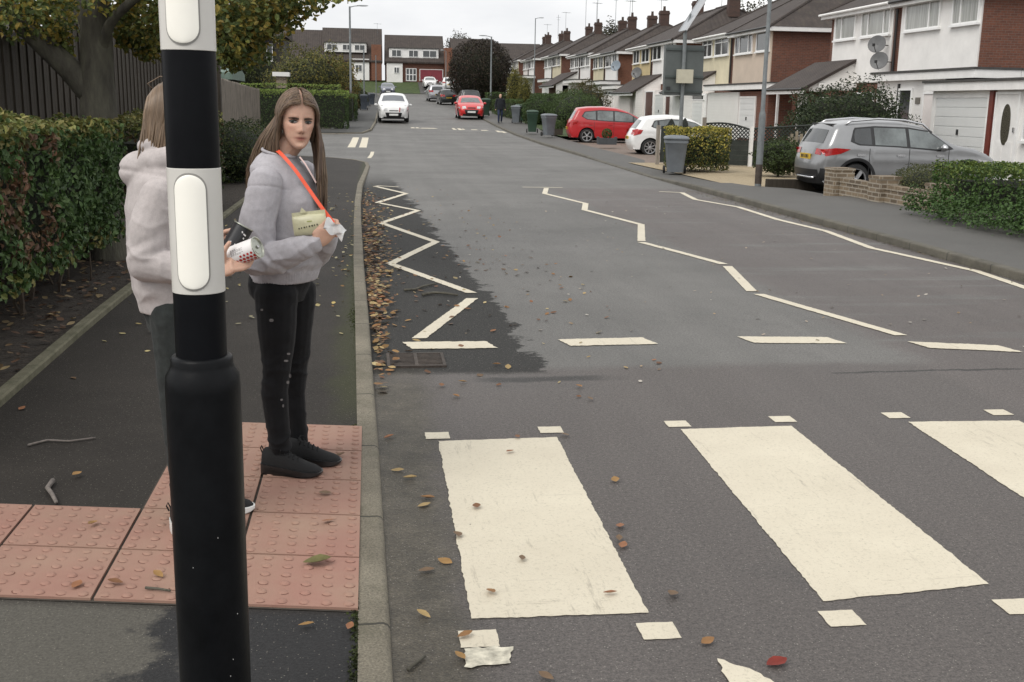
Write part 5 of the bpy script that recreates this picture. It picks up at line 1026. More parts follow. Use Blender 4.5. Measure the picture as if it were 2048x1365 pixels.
def shoe(par, heel, fwd, loc, L=.255, upper=None, sole=None, lift=0.):
    F_ = Vector((fwd[0], fwd[1], 0)).normalized(); R_ = Vector((F_.y, -F_.x, 0)); Hh = Vector(heel)
    def P(u, r, z): return Hh + F_ * (u * L) + R_ * r + Vector((0, 0, z + lift)) - loc
    b = MB(); prof = [(0, .028, .1), (.04, .036, .112), (.15, .039, .114), (.3, .041, .106), (.45, .043, .092), (.6, .047, .072), (.75, .048, .056), (.88, .042, .046), (.96, .029, .036), (1., .012, .024)]
    rows = []
    for u, w_, h_ in prof:
        row = []
        for k in range(15):
            t = PI * k / 14; row.append(P(u, w_ * math.cos(t), .018 + (h_ - .018) * math.sin(t) ** .75))
        rows.append(row)
    b.grid(rows); b.poly(rows[0]); o = b.build('shoe', upper or SHOEB, par, smooth=60)
    b = MB(); out = [(u, w_ + .005) for u, w_ in ((-.015, .018), (0, .03), (.06, .039), (.2, .042), (.4, .042), (.6, .05), (.76, .052), (.9, .044), (.985, .028), (1.02, .006))]
    top = [(u, w_) for u, w_ in out] + [(u, -w_) for u, w_ in out[::-1]]; zz = lambda u: .022 + .026 * (1 - u)
    b.grid([[P(u * .98 + .01, w_ * .92, .0 + max(0, (u - .85)) * .07) for u, w_ in top], [P(u, w_ * 1.02, .006 + max(0, (u - .85)) * .05) for u, w_ in top], [P(u, w_, zz(u)) for u, w_ in top]], closed_u=True); b.poly([P(u * .98 + .01, w_ * .92, 0 + max(0, (u - .85)) * .07) for u, w_ in top]); b.poly([P(u, w_, zz(u)) for u, w_ in top]); b.build('sole', sole or SOLEB, o, smooth=45)
    b = MB()
    for i in range(5): u = .3 + .075 * i; h_ = interp([(p[0], p[2]) for p in prof], u); b.tube([P(u, -.024, h_ - .006), P(u + .012, 0, h_ + .006), P(u + .03, .024, h_ - .01)], .0028, 5)
    for s in (-1, 1): b.tube([P(.27, 0, .1), P(.3, s * .02, .122), P(.36, s * .035, .112), P(.33, s * .03, .09)], .0022, 5)
    b.tube([P(-.02, 0, .085), P(-.05, .0, .105), P(-.03, 0, .118), P(.0, 0, .1)], .003, 5)
    b.build('laces', SHOEB, o)
def folds(loc_fn):
    def f(p, n):
        q = Vector(p); a = mnoise.noise(Vector((q.x * 7, q.y * 7, q.z * 5))) * .006
        rr = 1 - abs(mnoise.noise(Vector((q.x * 9, q.y * 9, q.z * 13)) + Vector((4, 2, 1)))); return a + (rr ** 4 - .35) * .007 * loc_fn(q) + mnoise.noise(q * 30) * .0012
    return f
def fingers(b, P, r):                  # one finger as a bent chain of tapered capsules
    for i in range(len(P) - 1): b.cap(P[i], P[i + 1], r * (1 - .1 * i), r * (1 - .1 * (i + 1)), 8)
def hairstrand(b, P, r, n=4): b.tube(P, [r * (.6 + .6 * math.sin(PI * clamp(i / (len(P) - 1) * .85 + .12))) * (1 if i < len(P) - 1 else .25) for i in range(len(P))], n, cap=False)
def bez(P, n):
    out = []
    for i in range(n + 1):
        t = i / n * (len(P) - 1); k = min(int(t), len(P) - 2); f = t - k; p0 = P[max(k - 1, 0)]; p1, p2 = P[k], P[k + 1]; p3 = P[min(k + 2, len(P) - 1)]
        out.append(.5 * ((2 * p1) + (p2 - p0) * f + (2 * p0 - 5 * p1 + 4 * p2 - p3) * f * f + (3 * p1 - p0 - 3 * p2 + p3) * f ** 3))
    return out
def hairmat(name, c1, c2):
    m, nt, b = newmat(name); k = N(nt); a = k.n('ShaderNodeVertexColor', layer_name='Col'); c = k.mix(1., k.ramp(k.noise(14, 5, .7, (1, 1, .12)), .3, .7, c1, c2), a.outputs[0], 'MULTIPLY')
    k.l(c, b.inputs['Base Color']); b.inputs['Roughness'].default_value = .42; b.inputs['Specular IOR Level'].default_value = .45; b.inputs['Anisotropic'].default_value = .6; k.bump(k.noise(150, 3, .6, (1, 1, .06)), .4, .002, b); return m
HAIRB = hairmat('brown_hair', (.085, .057, .038), (.19, .132, .088)); HAIRL = hairmat('light_brown_hair', (.15, .10, .062), (.26, .185, .125))
# ---------------------------------------------------------------- the woman
gz = hz(4.75) + kh(4.75) + .012; WO = Vector((-.38, 4.75, gz))
person = thing('person', 'young woman in a lilac grey sweatshirt and black jeans holding a pale packet', 'person', WO)
Fw = Vector((.9326, -.361, 0)); Rt = Vector((-.361, -.9326, 0)); Up = Vector((0, 0, 1))
def B(r, f, z): return WO + Rt * r + Fw * f + Up * z
Hc = onY(594, 238, 4.72) ; Hd = Head(Hc, (.27, -.96, -.05), 1.0, rad(-3))
shR, elR, wrR = onY(531, 366, 4.59), onY(512, 520, 4.53), onY(631, 488, 4.46); shL, elL, wrL = onY(606, 355, 4.90), onY(622, 512, 4.86), onY(656, 472, 4.60)
hipR, knR, anR = onY(553, 600, 4.66), onY(553, 738, 4.65), onY(560, 895, 4.66); hipL, knL, anL = onY(590, 600, 4.84), onY(588, 738, 4.85), onY(597, 880, 4.87)
heelR = gp(528, 944, .03); heelR.z = gz; heelL = gp(566, 925, .03); heelL.z = gz
b = MB(); Hd.mesh(b); b.cap(Hd.W(0, -.03, -.08), B(.0, .01, 1.36), .052, .056, 16)
ringloft(b, [(B(0, .01, .8), Rt * .1, Fw * .07, 1), (B(0, .02, 1.0), Rt * .125, Fw * .09, 1), (B(0, .02, 1.2), Rt * .12, Fw * .08, 1), (B(0, .0, 1.29), Rt * .09, Fw * .055, 1), (B(0, .005, 1.36), Rt * .05, Fw * .05, 1)])
for a, e, w_ in ((shR, elR, wrR), (shL, elL, wrL)): b.cap(a - Up * .05, e, .032, .03, 10); b.cap(a - Up * .05, B(0, 0, 1.2), .03, .05, 10); b.cap(e, w_, .03, .024, 10)
for h_, k_, a in ((hipR, knR, anR), (hipL, knL, anL)): b.cap(h_, k_, .06, .038, 12); b.cap(k_, a, .036, .026, 12)
# right hand: back of the hand to the camera, fingers closing up round the tissue; left hand: curled round the strap end
kn = onY(654, 464, 4.45); pc = (wrR + kn) / 2; M3 = Matrix((Vector((1, 0, 0)), Vector((0, 1, 0)), Vector((0, 0, 1))))
def palm(a, c, side, wd, th):
    d = (c - a).normalized(); s_ = (side - d * side.dot(d)).normalized(); n = d.cross(s_); L = (c - a).length; ringloft(b, [(a + d * L * t, s_ * wd * q, n * th, .8) for t, q in ((-.08, .62), (.15, .8), (.5, 1.), (.85, 1.02), (1.08, .85))], 16); return d, s_, n
d_, s_, n_ = palm(wrR, kn, Vector((.35, -.15, 1)), .037, .0145)
for i, (o, L_) in enumerate(((.03, .9), (.011, 1.), (-.009, .95), (-.028, .75))):
    p0 = kn + s_ * o * .95; p1 = p0 + (d_ * .035 + Vector((0, .0, .006))) * L_; p2 = p1 + Vector((.008, .028, -.012)) * L_; p3 = p2 + Vector((-.016, .016, -.008)) * L_; fingers(b, [p0, p1, p2, p3], .0088)
tb_ = wrR + d_ * .03 + s_ * .032; fingers(b, [tb_, tb_ + Vector((.022, .0, .026)), tb_ + Vector((.05, .008, .034)), tb_ + Vector((.07, .014, .026))], .0105)
kuL = onY(669, 452, 4.55); d2, s2, n2 = palm(wrL, kuL, Vector((.2, -.3, 1)), .035, .0145)
for o, L_ in ((.028, .9), (.01, 1.), (-.009, .95), (-.027, .78)):
    p0 = kuL + s2 * o; p1 = p0 + Vector((.022, -.02, -.002)) * L_; p2 = p1 + Vector((-.004, -.026, -.012)) * L_; p3 = p2 + Vector((-.018, -.006, -.006)) * L_; fingers(b, [p0, p1, p2, p3], .0085)
tb_ = wrL + d2 * .03 + s2 * .03; fingers(b, [tb_, tb_ + Vector((.012, -.022, .022)), tb_ + Vector((.01, -.05, .016))], .0098)
body = voxel(b, 'body', SKIN, person, .0042, 3, loc=WO, colr=Hd.col); face_parts(Hd, body, person, WO)
# sweatshirt: bloused torso, ribbed hem and cuffs, baggy sleeves
b = MB(); ringloft(b, [(B(0, .015, .835), Rt * .16, Fw * .128, .9), (B(0, .018, .86), Rt * .165, Fw * .134, .9), (B(0, .02, .888), Rt * .168, Fw * .138, .9), (B(0, .028, .915), Rt * .17, Fw * .15, .9), (B(0, .034, .98), Rt * .172, Fw * .156, .9), (B(0, .036, 1.08), Rt * .168, Fw * .15, .9), (B(0, .034, 1.17), Rt * .165, Fw * .138, .9), (B(0, .018, 1.26), Rt * .16, Fw * .115, .9), (B(0, -.005, 1.315), Rt * .15, Fw * .098, .95), (B(0, -.004, 1.35), Rt * .105, Fw * .08, 1), (B(0, .004, 1.372), Rt * .074, Fw * .066, 1)], 40)
b.ell(B(.065, .095, 1.15), (.085, .08, .1), 16, 12); b.ell(B(-.065, .095, 1.15), (.085, .08, .1), 16, 12)
slv = []
for a, e, w_ in ((shR, elR, wrR), (shL, elL, wrL)):
    tb0 = b; b = MB(); slv.append(b); m_ = a.lerp(e, .5) + (Rt * .012 if a is shR else -Rt * .01) - Fw * .01; b.cap(a + Vector((0, 0, -.0)), m_, .07, .074, 16); b.cap(m_, e, .074, .068, 16); q = e.lerp(w_, .5) - Up * .012; b.cap(e, q, .068, .057, 16); b.cap(q, e.lerp(w_, .83), .057, .052, 16); b.cap(e.lerp(w_, .86), e.lerp(w_, .97), .044, .04, 14); b = tb0
def wsw(q):
    d = min((q - elR).length, (q - elL).length); d3 = min((q - wrR).length, (q - wrL).length); return .3 + 2.2 * math.exp(-(d / .11) ** 2) + 1.6 * math.exp(-(d3 / .09) ** 2) + (.7 * math.exp(-((q.z - WO.z - .93) / .05) ** 2)) + .1 * math.exp(-((q - shR).length / .09) ** 2)
fs = folds(wsw)
def swd(q, n):
    v = fs(q, n)
    if q.z - WO.z < .888: v = v * .3 + .002 * math.sin(math.atan2((q - B(0, .015, 0)).dot(Rt), (q - B(0, .015, 0)).dot(Fw)) * 90)
    d_f = wrR - elR; tf_ = (q - elR).dot(d_f) / d_f.length_squared; rf = (q - elR - d_f * tf_).length
    if -.1 < tf_ < .95 and rf < .11: v += .0026 * (abs(math.sin(tf_ * 13 + 2.5 * mnoise.noise(q * 14) + q.z * 30)) ** .6 - .6) * (.5 + .8 * max(0, tf_))
    d_u = elR - shR; tu = (q - shR).dot(d_u) / d_u.length_squared; v -= .003 * math.exp(-((tu - .07 + .25 * (q - shR).dot(Fw)) / .012) ** 2) if (q - shR - d_u * tu).length < .1 else 0
    d = q - elR; v += .009 * math.exp(-((d.z * 1.2 + d.x * .9 - .045) / .014) ** 2 - (d.length / .12) ** 2) - .008 * math.exp(-((d.z * 1.2 + d.x * .9 - .072) / .014) ** 2 - (d.length / .12) ** 2) + .007 * math.exp(-((d.z * .8 + d.x * 1.2 - .1) / .013) ** 2 - (d.length / .14) ** 2)
    return v
sw_ = voxel(b, 'sweatshirt', LILAC, person, .0058, 4, swd, WO)
for q in slv: voxel(q, 'sleeve', LILAC, sw_, .0052, 3, swd, WO)
b = MB(); rows = []
for k in range(29):
    t = 2 * PI * k / 28; c = B(0, .006, 1.37); p = c + Rt * .074 * math.cos(t) + Fw * .068 * math.sin(t) + Up * (-.016 * math.sin(t)); rows.append(p - WO)
b.tube(rows, .0065, 8, cap=False); b.build('collar', LILAC, person, smooth=True)
# jeans
b = MB(); ringloft(b, [(B(0, .0, .74), Rt * .12, Fw * .085, .95), (B(0, .0, .8), Rt * .15, Fw * .108, .95), (B(0, .01, .88), Rt * .145, Fw * .115, .95), (B(0, .015, .93), Rt * .135, Fw * .11, 1)])
b.ell(B(.07, -.032, .82), (.08, .075, .09)); b.ell(B(-.06, -.03, .82), (.08, .075, .09))
for h_, k_, a in ((hipR, knR, anR), (hipL, knL, anL)):
    b.cap(h_ + Up * .03, h_.lerp(k_, .5), .093, .077, 16); b.cap(h_.lerp(k_, .5), k_, .077, .06, 16); c = k_.lerp(a, .33) - Fw * .014; b.cap(k_, c, .059, .057, 14); b.cap(c, a, .057, .043, 14); b.cap(a, a - Up * .03, .043, .044, 12)
def wj(q):
    d = min(abs(q.z - knR.z), abs(q.z - knR.z + .05)); return .15 + .8 * math.exp(-(d / .07) ** 2) + 1.6 * math.exp(-((q.z - anR.z - .02) / .07) ** 2) + .5 * math.exp(-((q.z - WO.z - .76) / .05) ** 2)
jn = voxel(b, 'jeans', DENIM, person, .0058, 4, folds(wj), WO)
bvj = BVHTree.FromPolygons([v.co.copy() for v in jn.data.vertices], [tuple(p.vertices) for p in jn.data.polygons]); RIP = M('pale_frayed_denim', (.16, .15, .15), .95, .5, 160)
for x, y, sx, sy in ((543, 641, 5, 3), (577, 708, 4, 2), (572, 722, 5, 2), (580, 752, 3, 4), (575, 765, 3, 3), (563, 800, 3, 2), (566, 812, 2, 3), (524, 620, 3, 2)):
    q = MB(); ok = True; rows = []
    for j in range(4):
        row = []
        for i in range(5):
            dd = ray(x + (i / 4 - .5) * 2 * sx * (1 - .3 * abs(j - 1.5)), y + (j / 3 - .5) * 2 * sy); h_ = bvj.ray_cast(Vector((0, 0, EYE)) - WO, dd.normalized())
            if h_[0] is None: ok = False; break
            row.append(h_[0] + h_[1] * .0012)
        rows.append(row)
    if ok: q.grid(rows); q.build('frayed_rip', RIP, jn, smooth=True)
shoe(person, heelR, (.95, -.30), WO, .262); shoe(person, heelL, (.93, -.2), WO, .262)
# hair: centre parting, falls behind the near shoulder and down the far side of the chest
b = MB(); Hr = random.Random(11)
def scalp(x_s, al, m): return Hd.W(x_s * (.079 * math.sin(al) + .002), m, .002 + .121 * math.cos(al) - .004)
def strand(side, m0, f, r, lift=0., jit=1.):
    f01 = (m0 + .09) / .165; P = []
    for i in range(6):
        al = rad(4 + i * 18.5); u = i / 5; m = lerp(m0, min(m0, .034) if m0 > .03 else m0 * .95 - .01 * u, u ** (2.1 if m0 > .03 else .8)); zdrop = (1 - (m / .112) ** 2) if m < 0 else (1 - (m / .106) ** 2); rr = 1.0 + lift
        P.append(Hd.W(side * (.0795 * math.sin(al) * rr * max(.5, zdrop) ** .3 + .002), m * (1 + .05 * u), .118 * rr * math.cos(al) * max(.2, zdrop) ** .5))
    e = P[-1]
    if side > 0: T = onY(lerp(492, 566, clamp(f01 * .9 + Hr.uniform(-.12, .12) * jit)), 352 + Hr.uniform(-14, 30), lerp(4.90, 4.70, f01)); mid = e.lerp(T, .45) + Hd.S * (.012 + .01 * (1 - f01))
    else: T = onY(lerp(634, 655, clamp(Hr.random())), 395 + Hr.uniform(-40, 30), lerp(4.78, 4.64, f01)); mid = e.lerp(T, .45) - Hd.S * .008
    P += [mid, T]; q_ = Hr.uniform(.55, 1.5); b.col = (q_, q_ * Hr.uniform(.93, 1.03), q_ * Hr.uniform(.85, 1.05)); hairstrand(b, [p - WO + Vector((Hr.uniform(-1, 1), Hr.uniform(-1, 1), Hr.uniform(-1, 1))) * .0022 * jit for p in bez(P, 18)], r)
for side, n in ((1, 1000), (-1, 800)):
    for i in range(n): strand(side, lerp(-.1, .089, (i + Hr.random()) / n), 0, Hr.uniform(.0012, .0026), Hr.uniform(-.01, .07))
    for i in range(26): strand(side, lerp(-.09, .07, i / 25), 0, .008, -.005, .3)
    for i in range(40): strand(side, lerp(.0, .075, i / 39), 0, .006, -.012, .4)
for side in (1, -1): b.col = (.7, .7, .7); b.ell(Hd.W(side * .07, -.022, -.03) - WO, (.014, .04, .07), 12, 8, Matrix(((Hd.S.x, Hd.D.x, Hd.Z.x), (Hd.S.y, Hd.D.y, Hd.Z.y), (Hd.S.z, Hd.D.z, Hd.Z.z))))
b.col = None; hair = b.build('hair', HAIRB, person, smooth=True, fix=False)
# lanyard (worn), packet and tissue (held)
def ribbon(P, wd, mat, name, par, base, nrm):
    b = MB(); rows = []; Q = bez([Vector(p) for p in P], 24)
    for i, p in enumerate(Q):
        d = (Q[min(i + 1, 24)] - Q[max(i - 1, 0)]).normalized(); s_ = d.cross(Vector(nrm)).normalized(); o = Vector(nrm) * .0012; rows.append([p - s_ * wd / 2 - base - o, p + s_ * wd / 2 - base - o, p + s_ * wd / 2 - base + o, p - s_ * wd / 2 - base + o])
    b.grid(rows, closed_u=True); b.face(0, 1, 2, 3); return b.build(name, mat, par, smooth=50)
ORG = M('orange_ribbon', (.72, .075, .02), .55, .08, 30)
ly = thing('lanyard', 'bright orange lanyard hanging from the neck of the woman to her hands', 'lanyard', onY(600, 345, 4.56)); lb_ = Vector(ly.location)
ribbon([onY(553, 300, 4.68), onY(566, 312, 4.625), onY(590, 340, 4.575), onY(617, 378, 4.535), onY(643, 415, 4.49), onY(667, 446, 4.465)], .0145, ORG, 'strap', ly, lb_, (.1, -1, .15)); ribbon([onY(599, 314, 4.64), onY(610, 328, 4.60), onY(622, 348, 4.58), onY(632, 366, 4.58)], .006, M('pale_ribbon', (.6, .45, .42), .6, .1), 'strap', ly, lb_, (.3, -1, .2))
PK = M('pale_green_wrapper', (.52, .50, .33), .4, .12, 14, bump=.4, bscale=40, bdist=.006, coat=.2); pkc = onY(620, 450, 4.47); pk = thing('packet', 'pale green yellow food packet with dark lettering held against the sweatshirt', 'packet', pkc)
b = MB(); rows = []; ax = Vector((.985, -.05, .12)); uz = Vector((-.12, .1, .98)).normalized(); nn = ax.cross(uz).normalized()
for i in range(13):
    u = i / 12; hh = .043 * (1 - .12 * abs(u - .5) * 2) ; th = .021 * math.sin(PI * clamp(.06 + u * .88)) ** .6; rows.append([ax * (u - .5) * .135 + uz * hh * math.cos(2 * PI * k / 18) + nn * th * math.sin(2 * PI * k / 18) * (1 + .25 * mnoise.noise(Vector((u * 5, k * .8, 0)))) for k in range(18)])
b.grid(rows, closed_u=True); b.face(*range(18)); b.face(*range(12 * 18, 13 * 18)); b.build('wrapper', PK, pk, smooth=True)
b = MB(); b.grid([[ax * (u - .5) * .135 + uz * (.038 + v) + nn * (-.004 + .004 * math.sin(u * 14)) for u in [q / 14 for q in range(15)]] for v in (0, .016)]); b.poly([ax * -.035 + uz * .05, ax * -.005 + uz * .05, ax * -.024 + uz * .072]); b.build('folded_seal', PK, pk)
b = MB(); MK = M('dark_print', (.03, .03, .02), .6, .1); sg_ = -1 if nn.y > 0 else 1
for i, wd in enumerate((.005, .004, .006, .003, .005, .006, .004, .005)):
    c = ax * (-.045 + i * .0105) - uz * (.014 - .0012 * i) + nn * sg_ * .0225; b.poly([c, c + ax * wd, c + ax * wd + uz * .0065, c + uz * .0065]); 
    if i % 2: c2 = c + ax * .001 + uz * .0018 + nn * sg_ * .0004
b.build('lettering', MK, pk); b = MB(); c = ax * -.008 + uz * .012 + nn * sg_ * .0226; b.poly([c, c + ax * .02, c + ax * .02 + uz * .004, c + uz * .004]); b.build('emblem', M('olive_print', (.3, .32, .1), .5, .1), pk)
tc_ = onY(664, 458, 4.43); b = MB(); b.grid([[Vector(((u - .5) * .075 + v * .02, -.012 * math.sin(u * 7 + v * 4) - .01 * v, -(u - .5) * .045 + (v - .5) * .045 + .006 * math.sin(u * 11 - v * 6))) for u in [q / 12 for q in range(13)]] for v in [q / 8 for q in range(9)]])
tis = b.build('tissue', M('white_tissue', (.8, .8, .8), .8, .03), smooth=True, loc=tc_); tag(tis, 'white crumpled paper tissue in the hand of the woman', 'tissue')
# ---------------------------------------------------------------- second person, mostly behind the post
PO = Vector((-.70, 4.15, hz(4.15) + kh(4.15) + .012)); p2 = thing('person', 'person in a pale pink hoodie standing behind the beacon post holding two cans', 'person', PO)
Fw = Vector((.968, .25, 0)); Rt = Vector((.25, -.968, 0))
def B(r, f, z): return PO + Rt * r + Fw * f + Up * z
H2 = Head(onY(356, 235, 4.16), (.97, .2, -.1), 1.0); b = MB(); H2.mesh(b); b.cap(H2.W(0, -.03, -.08), B(0, -.02, 1.36), .052, .058, 14)
s2R, e2R, w2R = onY(318, 395, 4.0), onY(291, 528, 3.97), onY(438, 541, 3.93); s2L, e2L, w2L = onY(345, 385, 4.33), onY(330, 520, 4.32), onY(440, 498, 4.12)
ringloft(b, [(B(0, -.02, .82), Rt * .14, Fw * .1, 1), (B(0, -.03, 1.1), Rt * .13, Fw * .1, 1), (B(0, -.03, 1.33), Rt * .14, Fw * .07, 1), (B(0, -.02, 1.39), Rt * .06, Fw * .055, 1)])
h2R, k2R, a2R = B(.09, -.03, .8), onY(352, 790, 4.05), onY(372, 1010, 4.06); h2L, k2L, a2L = B(-.09, -.02, .8), B(-.09, .03, .45), B(-.08, .02, .1)
for a, e, w_ in ((s2R, e2R, w2R), (s2L, e2L, w2L)): b.cap(a, e, .045, .036, 10); b.cap(e, w_, .036, .025, 10)
for h_, k_, a in ((h2R, k2R, a2R), (h2L, k2L, a2L)): b.cap(h_, k_, .075, .05, 10); b.cap(k_, a, .048, .035, 10)
kn = onY(466, 528, 3.905); d_, s_, n_ = palm(w2R, kn, Vector((.1, .5, .9)), .038, .015)
for i, (o, L_) in enumerate(((.026, .95), (.009, 1.), (-.01, .95), (-.028, .8))):
    p0 = kn + s_ * o * .9; p1 = p0 + Vector((.036, .008 + .004 * i, .001)) * L_; p2_ = p1 + Vector((.027, .022, .010)) * L_; p3 = p2_ + Vector((.008, .022, .016)) * L_; fingers(b, [p0, p1, p2_, p3], .0092)
tb_ = w2R + d_ * .025 + Vector((0, -.012, .028)); fingers(b, [tb_, tb_ + Vector((.004, -.012, .036)), tb_ + Vector((.022, -.012, .062))], .0112)
kl = onY(452, 490, 4.07); d_, s_, n_ = palm(w2L, kl, Vector((.0, -.4, .9)), .034, .014)
for o, L_ in ((.026, .9), (.009, 1.), (-.01, .95), (-.027, .8)):
    p0 = kl + s_ * o; fingers(b, [p0, p0 + Vector((.03, -.03, .004)) * L_, p0 + Vector((.05, -.035, -.012)) * L_, p0 + Vector((.06, -.02, -.02)) * L_], .0088)
fingers(b, [kl + Vector((-.02, 0, .03)), kl + Vector((.0, -.02, .05)), kl + Vector((.025, -.03, .058))], .01)
voxel(b, 'body', SKIN, p2, .0045, 3, loc=PO, colr=H2.col)
b = MB(); ringloft(b, [(B(0, -.02, .82), Rt * .165, Fw * .13, .9), (B(0, -.02, .87), Rt * .17, Fw * .137, .9), (B(0, -.02, .9), Rt * .178, Fw * .15, .9), (B(0, -.025, 1.05), Rt * .185, Fw * .155, .9), (B(0, -.035, 1.2), Rt * .182, Fw * .145, .9), (B(0, -.045, 1.3), Rt * .17, Fw * .115, .95), (B(0, -.04, 1.37), Rt * .11, Fw * .085, 1), (B(0, -.03, 1.4), Rt * .08, Fw * .07, 1)], 36)
slv = []
for a, e, w_ in ((s2R, e2R, w2R), (s2L, e2L, w2L)):
    tb0 = b; b = MB(); slv.append(b); m_ = a.lerp(e, .5) - Fw * .012; b.cap(a, m_, .068, .07, 16); b.cap(m_, e, .07, .065, 16); q = e.lerp(w_, .5) - Up * .008; b.cap(e, q, .065, .056, 16); b.cap(q, e.lerp(w_, .85), .062, .052, 14); b.cap(e.lerp(w_, .86), e.lerp(w_, .95), .042, .038, 12); b = tb0
hd_ = MB()                                # the hood hangs in a thick roll round the neck
for i in range(13):
    t = rad(-25 + 230 * i / 12); b.ell(B(.1 * math.cos(t), -.035 - .07 * math.sin(t), 1.375 - .015 * math.sin(t)), (.042, .042, .046), 12, 8)
b.ell(B(.0, -.115, 1.33), (.08, .075, .07), 14, 10); b.ell(B(.04, -.085, 1.42), (.045, .04, .03), 12, 8)
def w2(q): d = (q - e2R).length; return .35 + 1.7 * math.exp(-(d / .13) ** 2) + 1.0 * math.exp(-((q.z - PO.z - .92) / .05) ** 2) + .6 * math.exp(-((q - s2R).length / .1) ** 2)
f2_ = folds(w2)
def hdisp(q, n):
    d = q - e2R; v = f2_(q, n) * .75 + .005 * math.exp(-((d.z * 1.0 - d.x * .5 - .05) / .014) ** 2 - (d.length / .13) ** 2) - .005 * math.exp(-((d.z * 1.0 - d.x * .5 - .08) / .014) ** 2 - (d.length / .14) ** 2); return v - .006 * math.exp(-((q.z - PO.z - 1.315 + .12 * (q - PO).dot(Fw)) / .008) ** 2)
sw_ = voxel(b, 'hoodie', PINKH, p2, .0062, 3, hdisp, PO)
for q in slv: voxel(q, 'sleeve', PINKH, sw_, .0056, 3, hdisp, PO)
b = MB(); ringloft(b, [(B(0, -.03, .74), Rt * .12, Fw * .085, .95), (B(0, -.03, .82), Rt * .15, Fw * .11, .95), (B(0, -.02, .92), Rt * .14, Fw * .11, 1)])
for h_, k_, a in ((h2R, k2R, a2R), (h2L, k2L, a2L)): b.cap(h_ + Up * .03, k_, .094, .063, 14); b.cap(k_, a, .062, .05, 14); b.cap(a, a - Up * .03, .05, .05, 12)
voxel(b, 'jeans', DENG, p2, .007, 4, folds(lambda q: .5 + math.exp(-((q.z - a2R.z - .05) / .1) ** 2)), PO)
hl = gp(343, 1066, .03); hl.z = PO.z; shoe(p2, hl, (.9, .25), PO, .262, SHOEB, SOLEW); ht = gp(506, 1018, .03); ht.z = PO.z; f_ = Vector((.88, .42, 0)).normalized(); shoe(p2, ht - f_ * .262, f_, PO, .262, SHOEB, SOLEW)
b = MB(); Hr = random.Random(5)
for side in (1, -1):
    for i in range(230):
        m0 = lerp(-.103, .07, (i + Hr.random()) / 230); lift = Hr.uniform(0, .07); P = []
        for j in range(6):
            al = rad(3 + j * 19); u = j / 5; m = m0 - .012 * u - (max(0, m0 - .02) * .9 * u); zd = max(.25, 1 - (min(m, 0) / .118) ** 2); P.append(H2.W(side * (.082 * math.sin(al) * (1 + lift) * zd ** .3), m, .126 * (1 + lift) * math.cos(al) * zd ** .5))
        e = P[-1]; T = H2.W(side * Hr.uniform(.03, .085), clamp(m0, -.1, .01) - .02 + Hr.uniform(-.02, .02), -.205 + Hr.uniform(-.02, .02)); P += [e.lerp(T, .5) + H2.S * side * .01, T]; b.col = tuple([Hr.uniform(.7, 1.2)] * 3); hairstrand(b, [p - PO for p in bez(P, 14)], .0042)
b.tube([H2.W(-.02, -.085, .085) - PO, H2.W(0, -.11, .105) - PO, H2.W(.03, -.07, .135) - PO, H2.W(.04, -.0, .133) - PO], .0016, 4)
b.col = None; b.build('hair', HAIRL, p2, smooth=True, fix=False)
def can(label, c, axis, L, R_, mats, dots=None):
    t = thing('food_can', label, 'can', c); b = MB(); a = Vector(axis).normalized(); b.lathe([(R_ - .002, -L / 2), (R_, -L / 2 + .002), (R_, L / 2 - .002), (R_ - .002, L / 2)], 36, (0, 0, 0), a, cap=False); lab = b.build('label_band', mats[0], t, smooth=40)
    for s in (-1, 1): b = MB(); b.lathe([(R_, s * L / 2), (R_ + .0025, s * (L / 2 + .001)), (R_ + .0025, s * (L / 2 + .004)), (R_ - .001, s * (L / 2 + .0045)), (R_ - .004, s * (L / 2 - .001)), (R_ - .012, s * (L / 2 - .0012)), (R_ - .014, s * (L / 2 + .0005)), (R_ * .4, s * (L / 2 + .0005)), (.001, s * (L / 2 + .0005))], 36, (0, 0, 0), a, cap=False); b.build('lid', M('tin_lid', (.42, .43, .37), .3, .1, metal=.7), t, smooth=35)
    x = a.cross(Vector((0, 1, 0))).normalized(); y = a.cross(x)
    def on(th, h_, o=.0006): return a * h_ + (x * math.cos(th) + y * math.sin(th)) * (R_ + o)
    return t, on, a, x, y, lab
WC = M('white_can_label', (.74, .72, .71), .35, .04, 8); RB = M('red_berry_print', (.45, .02, .015), .4, .35, 60); GP = M('grey_print', (.32, .31, .31), .5, .1)
cc = onY(489, 505, 3.93); t, on, a, x, y, lab = can('white food can printed with red tomatoes in the hand of the hooded person', cc, (.86, -.33, .36), .105, .037, [WC])
tov = (Vector((0, 0, EYE)) - cc).normalized(); th0 = math.atan2(tov.dot(y), tov.dot(x)); upth = math.atan2(y.z, x.z); sgn = 1 if math.sin(upth - th0) > 0 else -1
b = MB()
for r_, dth in ((0, -.25), (1, -.62), (2, -1.0), (3, -1.4)):
    for i in range(7):
        h_ = -.045 + i * .0145 + (r_ % 2) * .007; rr = .0058 if r_ else .0045
        if r_ == 0 and i < 3: continue
        th = th0 + sgn * dth; b.poly([on(th + math.cos(k * PI / 5) * rr / .037, h_ + math.sin(k * PI / 5) * rr) for k in range(10)])
b.build('berries', RB, lab); b = MB()
for i in range(7):
    th = th0 + sgn * (.62 - i * .09); L0 = (.03, .05, .045, .052, .03, .048, .04)[i]
    for q in range(int(L0 / .008)): h_ = -.035 + q * .0085 + .001 * (i % 3); b.poly([on(th, h_, .0005), on(th + .055, h_, .0005), on(th + .055, h_ + .0055, .0005), on(th, h_ + .0055, .0005)])
